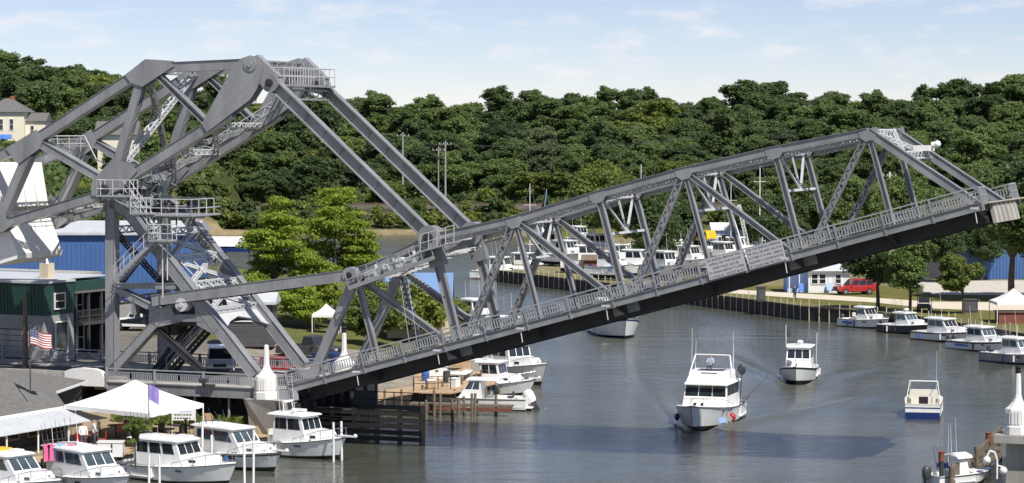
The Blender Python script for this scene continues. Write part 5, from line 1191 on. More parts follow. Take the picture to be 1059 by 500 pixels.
for hh in (3.2, 3.65): wbox(b, o, A1, B1, 3.9, 8.5, -.10, -.04, hh, hh + .06)
for q in range(30): wbox(b, o, A1, B1, 4 + q * .15, 4.03 + q * .15, -.09, -.06, 2.8, 3.65)
b.obj('balcony_railing', M['dkgrey'], gb, o)
Qr = [o + B1 * .06, o + A1 * 3.6 + B1 * .06, o + A1 * 3.6 + B1 * .06 + UP * 6, o + B1 * .06 + UP * 6]
win_on(gb, Qr, .34, .66, .68, .86); win_on(gb, Qr, .36, .74, .12, .50, 'whitem', 'glass', sash=False)
Qp = [o + A1 * 3.64 + B1 * -2.39, o + A1 * 8.5 + B1 * -2.39, o + A1 * 8.5 + B1 * -2.39 + UP * 6, o + A1 * 3.64 + B1 * -2.39 + UP * 6]
win_on(gb, Qp, .2, .32, .50, .80); win_on(gb, Qp, .72, .86, .08, .38); win_on(gb, Qp, .70, .84, .50, .80); win_on(gb, Qp, .30, .46, .02, .36, 'dkgrey')
b = MB(); c = o + A1 * -.01 + B1 * -2.9
b.box(c - A1 * .04 + UP * 1.45, (.06, 3.2, 2.2), 0, (A1, B1, UP)); d_ = b.obj('garage_door', M['siding'], gb, o)
for q in range(5): b = MB(); b.box(c - A1 * .08 + UP * (.6 + q * .42), (.04, 3.1, .36), 0, (A1, B1, UP)); b.obj('door_panel', M['conc'], d_, o)
b = MB(); ch = o + A1 * 3.2 + B1 * -2.2; b.box(ch + UP * 6.75, (.8, .8, 1.2), 0, (A1, B1, UP)); b.obj('chimney', M['tan'], gb, o); b = MB(); b.cyl(ch + UP * 7.35, ch + UP * 7.9, .35, .08, n=10); b.obj('vent_cap', M['chrome'], gb, o)
# pale flat-roofed block behind it
o = Vector((-44, 201, 3.3)); fb = thing('flat_block', o, 'low flat-roofed pale block between the green building and blue warehouse', 'building')
b = MB(); wbox(b, o, A1, B1, -3, 5, -10, 8.5, 0, 5.4); b.obj('wall', M['greyblock'], fb, o); b = MB(); wbox(b, o, A1, B1, -3.1, 5.1, -10.1, 8.6, 5.402, 5.75); b.obj('roof', M['conc'], fb, o); b = MB(); wbox(b, o, A1, B1, -3.2, -2.9, -10, 8.7, 5.76, 6.2); b.obj('parapet', M['rooflt'], fb, o)
# blue warehouse
o = Vector((-58, 222, 3.3)); bw = thing('warehouse', o, 'long blue ribbed metal warehouse behind the bridge tower', 'warehouse'); X1, Y1 = Vector((1, 0, 0)), Vector((0, 1, 0))
b = MB(); wbox(b, o, X1, Y1, 0, 28.8, 0, 12, 1.9, 7.9)
for q in range(66): wbox(b, o, X1, Y1, .2 + q * .43, .28 + q * .43, -.05, 0, 1.92, 7.88)
b.obj('wall', M['bluemetal'], bw, o); b = MB(); wbox(b, o, X1, Y1, 0, 28.8, .02, 11.9, 0, 1.898); b.obj('base_wall', M['greyblock'], bw, o)
b = MB(); b.prism([o + Vector((-.3, -.4, 7.9)), o + Vector((-.3, 12.4, 7.9)), o + Vector((-.3, 12.4, 8.1)), o + Vector((-.3, 6, 9.0)), o + Vector((-.3, -.4, 8.12))], (29.4, 0, 0)); b.obj('roof', M['rooflt'], bw, o)
# slate grey house
o = at_depth(119, 300, 224); o.z = 3.3; sh_ = thing('house', o, 'slate grey sided house with white-framed window behind the tower', 'house')
b = MB(); wbox(b, o, X1, Y1, 0, 5.9, 0, 6, 0, 4.8); 
for q in range(24): wbox(b, o, X1, Y1, 0, 5.9, -.02, 0, .1 + q * .2, .24 + q * .2)
b.obj('wall', M['siding'], sh_, o); b = MB(); b.prism([o + Vector((-.3, -.3, 4.8)), o + Vector((-.3, 6.3, 4.8)), o + Vector((-.3, 3, 6.0))], (6.5, 0, 0)); b.obj('roof', M['rooflt'], sh_, o)
win_on(sh_, [o + Vector((0, -.03, 0)), o + Vector((5.9, -.03, 0)), o + Vector((5.9, -.03, 4.8)), o + Vector((0, -.03, 4.8))], .52, .68, .40, .80, fw=.12); win_on(sh_, [o + Vector((0, -.03, 0)), o + Vector((5.9, -.03, 0)), o + Vector((5.9, -.03, 4.8)), o + Vector((0, -.03, 4.8))], .15, .30, .40, .80, fw=.12)
# dark shed beside the tower
o = at_depth(233, 365, 199); o.z = hz(o.x, o.y); sd_ = thing('shed', o, 'dark grey bridge shed with a double white window beside the front legs', 'shed')
b = MB(); wbox(b, o, X1, Y1, 0, 3.9, 0, 3.5, 0, 3.5)
for q in range(17): wbox(b, o, X1, Y1, 0, 3.9, -.02, 0, .1 + q * .2, .24 + q * .2)
b.obj('wall', M['siding'], sd_, o); b = MB(); b.prism([o + Vector((-.3, -.4, 3.5)), o + Vector((-.3, 3.9, 3.5)), o + Vector((-.3, 3.9, 3.7)), o + Vector((-.3, 1.7, 4.4)), o + Vector((-.3, -.4, 3.72))], (4.5, 0, 0)); b.obj('roof', M['rooflt'], sd_, o)
qq = [o + Vector((0, -.03, 0)), o + Vector((3.9, -.03, 0)), o + Vector((3.9, -.03, 3.5)), o + Vector((0, -.03, 3.5))]; win_on(sd_, qq, .12, .32, .62, .84, sash=False); win_on(sd_, qq, .36, .56, .62, .84, sash=False)
# navy-edged pavilion
o = at_depth(196, 275, 262); o.z = hz(o.x, o.y); pv = thing('pavilion', o, 'open pavilion with white flat roof and navy fascia by the river', 'pavilion')
b = MB(); wbox(b, o, X1, Y1, 0, 6.6, 0, 5, 4.4, 5.0); b.obj('fascia', M['navy'], pv, o); b = MB(); b.prism([o + Vector((-.1, -.1, 5.002)), o + Vector((-.1, 5.1, 5.002)), o + Vector((-.1, 5.1, 5.7)), o + Vector((-.1, 2.5, 5.95))], (6.8, 0, 0)); b.obj('roof', M['whitem'], pv, o)
for x in (.2, 3.3, 6.4):
    for y in (.2, 4.8): b = MB(); wbox(b, o, X1, Y1, x - .1, x + .1, y - .1, y + .1, 0, 4.398); b.obj('post', M['siding'], pv, o)
b = MB(); wbox(b, o, X1, Y1, .3, 6.3, 4.0, 4.6, 0, 1.6); b.obj('counter', M['whitem'], pv, o)
# pale blue roofed building on the left bank beyond the leaf
o = at_depth(398, 320, 222); o.z = hz(o.x, o.y); pb = thing('boat_house', o, 'tan boat house with pale blue roof seen through the heel of the leaf', 'building')
b = MB(); wbox(b, o, X1, Y1, .2, 5.9, .4, 6, 0, 3.4); b.obj('wall', M['tan'], pb, o)
b = MB(); b.prism([o + Vector((-.1, -.3, 3.3)), o + Vector((-.1, 3.2, 5.7)), o + Vector((-.1, 6.7, 3.3)), o + Vector((-.1, 6.7, 3.45)), o + Vector((-.1, 3.2, 5.85)), o + Vector((-.1, -.3, 3.45))], (6.3, 0, 0)); b.obj('roof', M['cyansheet'], pb, o)
win_on(pb, [o + Vector((.2, .4, 0)), o + Vector((5.9, .4, 0)), o + Vector((5.9, .4, 3.4)), o + Vector((.2, .4, 3.4))], .2, .4, .35, .75); win_on(pb, [o + Vector((.2, .4, 0)), o + Vector((5.9, .4, 0)), o + Vector((5.9, .4, 3.4)), o + Vector((.2, .4, 3.4))], .6, .8, .35, .75)
# houses on the hill at upper left
def hip(b, o, x0, x1, y0, y1, z0, z1, ov=.4, ridge=.3):
    a = [o + Vector(p) for p in [(x0 - ov, y0 - ov, z0), (x1 + ov, y0 - ov, z0), (x1 + ov, y1 + ov, z0), (x0 - ov, y1 + ov, z0)]]; cy = (y0 + y1) / 2; r0 = o + Vector((x0 + (x1 - x0) * ridge, cy, z1)); r1 = o + Vector((x1 - (x1 - x0) * ridge, cy, z1))
    b.add(a + [r0, r1], [(0, 1, 5, 4), (1, 2, 5), (2, 3, 4, 5), (3, 0, 4), (3, 2, 1, 0)])
o = at_depth(-16, 150, 430); o.z = hz(o.x + 3, o.y) - .6; hh = thing('hill_house', o, 'cream house with grey hip roof and red chimney on the hill', 'house')
zt = at_depth(0, 116, 430).z - o.z; zr_ = at_depth(0, 104.5, 430).z - o.z
b = MB(); wbox(b, o, X1, Y1, 0, 7.0, 0, 8, 0, zt); b.obj('wall', M['creamwall'], hh, o); b = MB(); hip(b, o, 0, 7.0, 0, 8, zt, zr_ + .5, .5, .42); b.obj('roof', M['roofgrey'], hh, o)
b = MB(); wbox(b, o, X1, Y1, 3.9, 4.6, 3.6, 4.3, zt, zr_ + .9); b.obj('chimney', M['brick'], hh, o)
qq = [o, o + Vector((7, 0, 0)), o + Vector((7, 0, zt)), o + Vector((0, 0, zt))]; win_on(hh, qq, .64, .73, .56, .82); win_on(hh, qq, .38, .47, .56, .82); win_on(hh, qq, .40, .52, .1, .38)
b = MB(); wbox(b, o, X1, Y1, 7.002, 10.4, 1.5, 7, 0, zt - 1.6); b.obj('wing', M['creamwall'], hh, o); b = MB(); b.prism([o + Vector((7.002, 1.1, zt - 1.6)), o + Vector((7.002, 7.4, zt - 1.6)), o + Vector((7.002, 4.2, zt - .1))], (3.7, 0, 0)); b.obj('wing_roof', M['roofgrey'], hh, o)
win_on(hh, [o + Vector((7, 1.5, 0)), o + Vector((10.4, 1.5, 0)), o + Vector((10.4, 1.5, zt - 1.6)), o + Vector((7, 1.5, zt - 1.6))], .25, .42, .55, .85)
b = MB(); wbox(b, o, X1, Y1, 7.1, 9.8, -.6, 1.45, 0, 2.4); b.obj('lean_to', M['dkgrey'], hh, o)
p = o + Vector((3.6, -2.5, 1.2)); b = MB(); b.prism([p + Vector((-1.6, 0, 1.2)), p + Vector((1.7, 0, 1.2)), p + Vector((1.4, 1.6, 1.9)), p + Vector((-1.3, 1.6, 1.9))], (0, 0, .08)); u1 = b.obj('awning', M['bluep'], None, p, 'blue awning in front of the cream hill house', 'awning', loc=p)
for x in (-1.5, 1.6): b = MB(); b.cyl((x, .05, 1.2), (x, .05, -1.8), .05, n=5); b.obj('post', M['whitem'], u1)
o = at_depth(108, 150, 425); o.z = hz(o.x + 2, o.y) - .5; h2 = thing('hill_house', o, 'pale house with broad grey roof on the hill behind the counterweight truss', 'house')
z1_ = at_depth(0, 139, 425).z - o.z; b = MB(); wbox(b, o, X1, Y1, -1.2, 5.2, 0, 6, 0, z1_); b.obj('wall', M['creamwall'], h2, o); b = MB(); b.prism([o + Vector((-1.8, -.6, z1_ - .1)), o + Vector((-1.8, 6.6, z1_ - .1)), o + Vector((-1.8, 3, z1_ + 2.3))], (7.6, 0, 0)); b.obj('roof', M['roofgrey'], h2, o)
win_on(h2, [o + Vector((-1.2, 0, 0)), o + Vector((5.2, 0, 0)), o + Vector((5.2, 0, z1_)), o + Vector((-1.2, 0, z1_))], .6, .72, .5, .85)
# white cottage on the right bank
o = on_z(836, 303, 1.5); ct = thing('cottage', o, 'white cottage with hip roof and porch behind the red car', 'cottage')
b = MB(); wbox(b, o, X1, Y1, 0, 4.9, 0, 5, 0, 2.6); b.obj('wall', M['whitem'], ct, o); b = MB(); wbox(b, o, X1, Y1, -2.4, -.002, .8, 5, 0, 2.5); b.obj('rear_wall', M['ltblue'], ct, o)
b = MB(); hip(b, o, -2.4, 4.9, 0, 5, 2.6, 4.2, .5, .36); b.obj('roof', M['rooflt'], ct, o)
qq = [o, o + Vector((4.9, 0, 0)), o + Vector((4.9, 0, 2.6)), o + Vector((0, 0, 2.6))]; win_on(ct, qq, .08, .22, .42, .84); win_on(ct, qq, .27, .41, .42, .84); win_on(ct, qq, .66, .78, .44, .82); win_on(ct, qq, .50, .60, .02, .74, 'whitem', 'whitem', sash=False)
for x in (-2.3, -1.1): b = MB(); b.cyl(o + Vector((x, -.2, 0)), o + Vector((x, -.2, 2.6)), .07, n=6); b.obj('porch_post', M['whitem'], ct, o)
for i, (u, m_, lab) in enumerate([(829, 'bluep', 'blue garden chair on the porch of the white cottage'), (858, 'ltblue', 'pale garden chair on the grass in front of the white cottage')]):
    p = on_z(u, 303.5, 1.5); b = MB(); b.box((0, 0, .38), (.6, .6, .06)); ch = b.obj('garden_chair', M[m_], None, None, lab, 'chair', loc=p)
    b = MB(); b.prism([Vector((-.3, .25, .38)), Vector((.3, .25, .38)), Vector((.3, .55, 1.15)), Vector((-.3, .55, 1.15))], (0, .05, 0)); b.obj('backrest', M[m_], ch)
    for x in (-.26, .26):
        for y in (-.26, .26): b = MB(); b.cyl((x, y, 0), (x, y, .38), .04, n=5); b.obj('leg', M[m_], ch)
# blue boat storage building behind the right trees
o = on_z(955, 289, 1.5); bs = thing('boat_storage', o, 'large blue storage building behind the trees on the right bank', 'building')
b = MB(); wbox(b, o, X1, Y1, -1.5, 16, 0, 14, 0, 6.2)
for q in range(40): wbox(b, o, X1, Y1, -1.3 + q * .43, -1.2 + q * .43, -.05, 0, .05, 6.15)
b.obj('wall', M['bluemetal'], bs, o); b = MB(); b.prism([o + Vector((-2, -.5, 6.2)), o + Vector((16.5, -.5, 6.2)), o + Vector((7, -.5, 8.0))], (0, 15, 0)); b.obj('roof', M['rooflt'], bs, o)
b = MB(); wbox(b, o, X1, Y1, .5, 4.6, -.12, -.06, 0, 3.0); b.obj('sliding_door', M['dkgrey'], bs, o)
# marina sheds
o = on_z(738, 262, 1.5); ms = thing('marina_shed', o, 'long white and blue marina shed behind the yellow cabin', 'shed')
b = MB(); wbox(b, o, X1, Y1, 0, 9.0, 0, 6, 0, 3.6); b.obj('wall', M['ltblue'], ms, o); b = MB(); b.prism([o + Vector((-.4, -.4, 3.6)), o + Vector((-.4, 6.4, 3.6)), o + Vector((-.4, 3, 4.7))], (9.8, 0, 0)); b.obj('roof', M['whitem'], ms, o)
qq = [o, o + Vector((9, 0, 0)), o + Vector((9, 0, 3.6)), o + Vector((0, 0, 3.6))]
for k in range(4): win_on(ms, qq, .08 + k * .23, .22 + k * .23, .42, .8)
o = on_z(604, 284, 1.5); ms = thing('marina_shed', o, 'rusty brown low shed beside the marina hulls', 'shed')
b = MB(); wbox(b, o, X1, Y1, 0, 4.4, 0, 3, 0, 1.9); b.obj('wall', M['rustred'], ms, o); b = MB(); b.prism([o + Vector((-.3, -.3, 1.9)), o + Vector((-.3, 3.3, 1.9)), o + Vector((-.3, 1.5, 2.6))], (5, 0, 0)); b.obj('roof', M['wood'], ms, o)

# waterfront shop with shingle roof and metal awning at lower left
A2 = Vector((.45, .893, 0)); B2 = Vector((.893, -.45, 0))
o = Vector((-29.3, 150.5, 1.2)); sp = thing('waterfront_shop', o, 'waterfront shop with grey shingle roof and pale metal awning', 'shop')
b = MB(); wbox(b, o, A2, B2, -14, 3.2, -8.6, -.3, 0, 2.1); b.obj('wall', M['siding'], sp, o)
b = MB(); rf = [o + A2 * -14.5 + B2 * .0 + UP * 2.12, o + A2 * 2.6 + B2 * .0 + UP * 2.12, o + A2 * 4.2 + B2 * -2.0 + UP * 2.75, o + A2 * 1.4 + B2 * -4.6 + UP * 4.45, o + A2 * -14.5 + B2 * -4.6 + UP * 4.45]
b.prism(rf, UP * .10); b.prism([rf[3], rf[2], o + A2 * 9.6 + B2 * -3.6 + UP * 2.9, o + A2 * 10 + B2 * -7 + UP * 2.9, o + A2 * 1.4 + B2 * -9 + UP * 2.1, o + A2 * -14.5 + B2 * -9 + UP * 2.1, rf[4]], UP * .098); b.obj('roof', M['roofgrey'], sp, o)
b = MB(); b.prism([o + A2 * -14.5 + B2 * .03 + UP * 2.03, o + A2 * 2.7 + B2 * .03 + UP * 2.03, o + A2 * 2.7 + B2 * .03 + UP * 2.2, o + A2 * -14.5 + B2 * .03 + UP * 2.2], B2 * .08); b.prism([o + A2 * 4.2 + B2 * -1.95 + UP * 2.7, o + A2 * 9.6 + B2 * -3.5 + UP * 2.84, o + A2 * 9.6 + B2 * -3.5 + UP * 3.0, o + A2 * 4.2 + B2 * -1.95 + UP * 2.86], B2 * .07); b.obj('flashing', M['whitem'], sp, o)
b = MB(); aw = [o + A2 * -14.5 + B2 * .12 + UP * 2.0, o + A2 * 2.6 + B2 * .12 + UP * 2.0, o + A2 * 3.6 + B2 * 2.5 + UP * 1.42, o + A2 * -14.5 + B2 * 2.3 + UP * 1.42]; b.prism(aw, UP * .05)
for q in range(28): x = -14 + q * .6; b.beam(o + A2 * x + B2 * .15 + UP * 2.06, o + A2 * (x + .03) + B2 * 2.28 + UP * 1.49, .04, .04, A2)
b.obj('awning', M['rooflt'], sp, o)
for x in (-9, -6, -3, 0, 3): b = MB(); b.cyl(o + A2 * x + B2 * 2.2, o + A2 * x + B2 * 2.2 + UP * 1.42, .06, n=6); b.obj('awning_post', M['whitem'], sp, o)
b = MB(); wbox(b, o, A2, B2, 3.2, 9.4, -6.8, -3.8, 0, 2.8); b.obj('rear_wall', M['dkgrey'], sp, o)
qq = [o + A2 * -8 + B2 * -.28, o + A2 * 3.2 + B2 * -.28, o + A2 * 3.2 + B2 * -.28 + UP * 2.1, o + A2 * -8 + B2 * -.28 + UP * 2.1]
for k in range(5): win_on(sp, qq, .04 + k * .2, .15 + k * .2, .3, .85, 'woodlt')

# ------------------------------------------------------------------ canopy tents
def tent(cs, eave, peak, pk, label, base, name='canopy_tent', sag=.12, legs=True):
    org = Vector((sum(c[0] for c in cs) / 4, sum(c[1] for c in cs) / 4, base)); root = thing(name, org, label, 'tent'); b = MB(); n = 10; k = Vector(pk)
    for i in range(4):
        a, c = Vector((*cs[i], eave)), Vector((*cs[(i + 1) % 4], eave)); g = []
        for r_ in range(6):
            t = r_ / 5; row = []
            for j in range(n + 1):
                e_ = a + (c - a) * (j / n); p = e_ + (k - e_) * t; p.z -= sag * 4 * t * (1 - t); row.append(p)
            g.append(row)
        b.loft(g, smooth=True)
        v = []
        for j in range(n + 1): e_ = a + (c - a) * (j / n); v.append([e_ + UP * .01, e_ - UP * (.24 + .05 * (j % 2))])
        b.loft(v, smooth=False)
    b.obj('canopy', M['fabric'], root, org)
    if legs:
        for c in cs: b = MB(); b.cyl(Vector((*c, base)), Vector((*c, eave)), .045, n=7); b.obj('pole', M['whitem'], root, org)
    return root
cs = [tuple(on_z(u, v, 3.5).xy) for u, v in [(67, 419), (153, 428), (210, 417.5)]]; c3 = (cs[0][0] + cs[2][0] - cs[1][0], cs[0][1] + cs[2][1] - cs[1][1] + 1.0)
pk = bpx(140, 393, 0); d = ray(140, 393); mid = Vector(((cs[0][0] + cs[2][0]) / 2, (cs[0][1] + cs[2][1]) / 2, 0)); pk = EYE + d * (mid.y / d.y)
tent([cs[0], cs[1], cs[2], c3], 3.5, 0, pk, 'large white peaked canopy tent over the waterfront seating', 1.2)
p = on_z(1052, 335, 1.5); q = [(p.x - 2.0, p.y), (p.x + 2.0, p.y), (p.x + 2.0, p.y + 4), (p.x - 2.0, p.y + 4)]
tent(q, 3.6, 0, (p.x, p.y + 2, 4.9), 'white canopy tent at the right edge above the brown booth', 1.5)
b = MB(); b.box((0, 0, .55), (3.6, 2.0, 1.1)); bt = b.obj('booth_counter', M['rustred'], None, None, 'dark brown booth counter below the tent at the right edge', 'counter', loc=Vector((p.x, p.y + 1.2, 1.5)))
b = MB(); b.box((0, 0, 1.15), (3.9, 2.3, .08)); b.obj('counter_top', M['wood'], bt)
p = on_ground(340, 346); q = [(p.x - 1.5, p.y), (p.x + .9, p.y), (p.x + .9, p.y + 2.4), (p.x - 1.5, p.y + 2.4)]
tent(q, p.z + 1.8, 0, (p.x - .3, p.y + 1.2, p.z + 2.7), 'small white canopy tent behind the operating strut', p.z)

# ------------------------------------------------------------------ flags, poles, dock furniture
def flag_us(p, w, h):
    root = thing('flag_pole', p, 'flag pole with stars and stripes flag above the shop roof', 'flag'); b = MB(); b.cyl((0, 0, 0), (0, 0, 4.1), .045, .03, n=7); b.sphere((0, 0, 4.12), .07); b.obj('pole', M['dkgrey'], root)
    def pt(x, z): return Vector((x, .12 * math.sin(x * 5.5) * x, 3.95 - z - .28 * x + .03 * math.sin(x * 6)))
    N = 10
    for i in range(13):
        x0 = 0 if i > 6 else w * .42; b = MB(); b.loft([[pt(x0 + (w - x0) * j / N, h * i / 13), pt(x0 + (w - x0) * j / N, h * (i + 1) / 13)] for j in range(N + 1)]); b.obj('stripe', M['red'] if i % 2 == 0 else M['fabric'], root)
    b = MB(); b.loft([[pt(w * .42 * j / 5, 0), pt(w * .42 * j / 5, h * 7 / 13)] for j in range(6)]); cn = b.obj('canton', M['navy'], root)
    b = MB()
    for i in range(5):
        for j in range(6): c = pt(w * .42 * (j + .6) / 6.2, h * 7 / 13 * (i + .5) / 5) + Vector((0, -.012, 0)); b.box(c, (.035, .006, .035))
    b.obj('stars', M['fabric'], cn)
p = at_depth(31.5, 406, 150.5); flag_us(p, 1.3, .95)
p = on_ground(26.5, 386); b = MB(); top = at_depth(26.5, 307, p.y); b.cyl((0, 0, 0), (0, 0, top.z - p.z), .21, .16, n=10); up_ = b.obj('utility_pole', M['pole'], None, None, 'cut-off wooden pole in front of the green building', 'pole', loc=p)
b = MB(); b.cyl((.1, -.16, .4), (.1, -.16, 4.5), .03, n=5); b.obj('conduit', M['dkgrey'], up_)
p = on_z(154, 470, 1.2); b = MB(); hgt = at_depth(154, 397, p.y).z - 1.2; b.cyl((0, 0, 0), (0, 0, hgt), .03, n=6); fp = b.obj('flag_pole', M['dkgrey'], None, None, 'thin pole with purple flag in front of the white tent', 'flag', loc=p)
b = MB(); b.loft([[Vector((x, .06 * math.sin(x * 9), hgt - .02 - .45 * x)), Vector((x, .06 * math.sin(x * 9 + 1), hgt - .95 - .55 * x))] for x in [i * .07 for i in range(10)]]); b.obj('flag_cloth', M['purple'], fp)
# utility poles and wires on the far bank
pole_tops = []
for u, vt, y, lab in [(416.5, 137, 524, 'utility pole on the far hillside between the link arms'), (453.5, 152, 525, 'shorter utility pole of the pair right of the link arms'), (460.5, 146, 523, 'taller utility pole of the pair right of the link arms'), (920, 178, 470, 'slender pole beyond the end of the leaf')]:
    p = at_depth(u, vt, y); z0 = hz(p.x, p.y); b = MB(); h_ = p.z - z0; b.cyl((0, 0, 0), (0, 0, h_), .24, .17, n=8); r = b.obj('utility_pole', M['whitem'] if u > 900 else M['greyblock'], None, None, lab, 'pole', loc=(p.x, p.y, z0))
    b = MB(); b.box((0, 0, h_ - .8), (2.8, .16, .2)); b.obj('cross_arm', M['pole'], r); pole_tops.append(p)
    for x in (-1.2, -.4, .4, 1.2): b = MB(); b.cyl((x, 0, h_ - .7), (x, 0, h_ - .4), .07, n=6); b.obj('insulator', M['whitem'], r)
b = MB()
for dx in (-1.1, 1.1):
    p0, p1 = pole_tops[0] + Vector((dx, 0, -.4)), pole_tops[2] + Vector((dx, 0, -.4)); b.tube([p0 + (p1 - p0) * t - UP * 1.2 * 4 * t * (1 - t) for t in [i / 8 for i in range(9)]], .03, n=4); p2 = p1 + Vector((60, 30, 2)); b.tube([p1 + (p2 - p1) * t - UP * 2 * 4 * t * (1 - t) for t in [i / 8 for i in range(9)]], .03, n=4)
b.obj('power_line', M['dkgrey'], None, None, 'thin power lines strung between the far bank utility poles', 'wire')
# white mooring posts among the left row of boats
mp_ = MB(); mp_.cyl((0, 0, -1.5), (0, 0, 2.2), .075, n=8); m0 = None
for i, (u, vt, vb, lab) in enumerate([(62, 466, 492, 'white mooring post beside the clothes rack'), (154, 471, 500, 'white mooring post at the stern of the three-window boat'), (165, 471, 500, 'white mooring post touching the three-window boat cabin'), (175, 442, 470, 'white mooring post behind the white dock locker'), (209, 436, 486, 'tall white mooring post right of the white tent'), (219, 450, 478, 'white mooring post left of the grey-topped boat'), (253, 455, 499, 'white mooring post in front of the grey-topped boat'), (262, 445, 500, 'tallest white mooring post in front of the grey-topped boat'), (345, 437, 472, 'left one of two white posts beside the pilothouse boat'), (353.5, 436, 470, 'right one of two white posts beside the pilothouse boat')]):
    p = on_z(u, vb + 6, 0); 
    if m0 is None: m0 = o = mp_.obj('mooring_post', M['whitem'])
    else: o = m0.copy(); COL.objects.link(o)
    zt = at_depth(u, vt, p.y).z; o.location = (p.x, p.y, 0); o.scale = (1, 1, zt / 2.2); o.rotation_euler = (R(.8 * ((i * 7) % 3 - 1)), R(.7 * ((i * 5) % 3 - 1)), 0); tag(o, lab, 'post', 'white mooring posts of the left dock')
# wooden posts of the dock beyond the bridge
wp = MB(); wp.cyl((0, 0, -1.6), (0, 0, 1.7), .11, .10, n=8); w0 = None
for i, (u, vb) in enumerate([(441, 432), (449, 430), (455, 432), (468, 437), (470, 424), (474, 432), (480, 428), (488, 434), (491, 432), (503, 424), (513, 430), (516, 420)]):
    p = on_z(u, vb, 0)
    if w0 is None: w0 = o = wp.obj('timber_post', M['wood'])
    else: o = w0.copy(); COL.objects.link(o)
    o.location = p; o.scale = (1, 1, .75 + .07 * ((i * 5) % 6)); o.rotation_euler = (R(1.5 * ((i * 3) % 3 - 1)), R(1.2 * ((i * 7) % 3 - 1)), 0); tag(o, ['first', 'second', 'third', 'fourth', 'fifth', 'sixth', 'seventh', 'eighth', 'ninth', 'tenth', 'eleventh', 'twelfth'][i] + ' weathered timber post from the left beside the outboard sport boat', 'post', 'timber posts of the dock beyond the bridge')
# timber fender below the raised leaf: planks on piles
f0, f1 = br(-.2, 1.3, 0), on_z(437, 459, 0); fo = f0.copy(); fd = thing('timber_fender', fo, 'dark timber fender of stacked planks under the raised leaf', 'fender'); d = f1 - f0
nn = Vector((d.y, -d.x, 0)).normalized(); nn = nn if nn.y < 0 else -nn
for k in range(5):
    b = MB(); b.beam(f0 + UP * (.25 + .42 * k) + nn * .16, f1 + UP * (.25 + .42 * k) + nn * .16, .14, .28, nn); b.obj('plank', M['wood'] if k > 1 else M['wooddk'], fd, fo)
    b = MB(); e1 = f1 + Vector((-.3, 3.2, 0)); b.beam(f1 + UP * (.25 + .42 * k), e1 + UP * (.25 + .42 * k), .14, .28, Vector((1, 0, 0))); b.obj('plank', M['wooddk'], fd, fo)
for k in range(6): b = MB(); p = f0 + d * (k / 5); b.cyl(p - UP * 1.5, p + UP * (2.2 if k < 5 else 2.45), .17, n=9); b.obj('pile', M['wood'], fd, fo)
b = MB(); b.prism([f0 + UP * 2.02, f1 + UP * 2.02, f1 + Vector((-.3, 3.2, 2.02)), f0 + Vector((0, 3.2, 2.02))], UP * .10); b.obj('walkway_deck', M['wood'], fd, fo)
b = MB(); a0 = f0 + Vector((.5, 1.5, 2.1))
for t in (0, .25, .5, .75, 1): q = a0 + d * t * .9; b.cyl(q, q + UP * 1.05, .04, n=5)
for h_ in (.55, 1.05): b.tube([a0 + UP * h_, a0 + d * .9 + UP * h_], .035)
b.obj('walkway_rail', M['dkgrey'], fd, fo)
p = br(2.6, 4.2, 2.12); b = MB(); b.box((0, 0, 1.0), (1.6, 1.2, 2.0)); bh = b.obj('control_cabin', M['dkgrey'], None, None, 'small dark cabin with white panes on the fender under the leaf', 'cabin', loc=p)
for x in (-.4, .4): b = MB(); b.box((x, -.61, 1.35), (.5, .03, .7)); b.obj('pane', M['sign'], bh)
# finger dock and deck beyond the bridge
dk = on_z(448, 420, 0); fdk = thing('finger_dock', dk, 'low rust brown finger dock beside the outboard sport boat', 'dock'); b = MB(); q0, q1 = on_z(425, 428, 0), on_z(530, 431, 0); b.beam(q0 + UP * .75, q1 + UP * .75, .9, .16, Vector((.2, 1, 0))); b.obj('deck_boards', M['wood'], fdk, dk)
b = MB(); b.beam(q0 + UP * .5 + Vector((0, -.46, 0)), q1 + UP * .5 + Vector((0, -.46, 0)), .06, .24, Vector((.2, 1, 0))); b.obj('stringer', M['rustred'], fdk, dk)
pts_ = [on_z(u, v, 1.32) for u, v in [(428, 407), (466, 408), (512, 398), (518, 372), (508, 371), (470, 385), (428, 386)]]; b = MB(); oo = Vector((pts_[0].x, pts_[0].y, 1.2)); dkr = thing('timber_deck', oo, 'tan plank deck on the left bank behind the sport boat', 'deck'); b.prism(pts_, UP * .08); b.obj('deck_boards', M['woodlt'], dkr, oo)
b = MB(); a_, c_ = on_z(428, 404, 1.4), on_z(466, 403, 1.4)
for t in (0, .33, .66, 1): q = a_ + (c_ - a_) * t; b.cyl(q, q + UP * 1.0, .04, n=5)
for h_ in (.5, 1.0): b.tube([a_ + UP * h_, c_ + UP * h_], .03)
b.obj('deck_railing', M['dkgrey'], dkr, oo)
for i, (u, v, m_, lab) in enumerate([(452, 391, 'whitem', 'white storage box on the tan plank deck'), (497, 384, 'greyblock', 'grey bait locker on the deck beside the cabin boat'), (478, 380, 'woodlt', 'tan crate on the deck behind the sport boat')]):
    p = on_z(u, v, 1.4); b = MB(); b.box((0, 0, .45), (1.6, .9, .9)); r = b.obj('dock_locker', M[m_], None, None, lab, 'locker', loc=p); b = MB(); b.box((0, 0, .94), (1.7, 1.0, .08)); b.obj('lid', M['whitem'], r); b = MB(); b.box((0, -.47, .6), (.2, .04, .12)); b.obj('latch', M['dkgrey'], r)
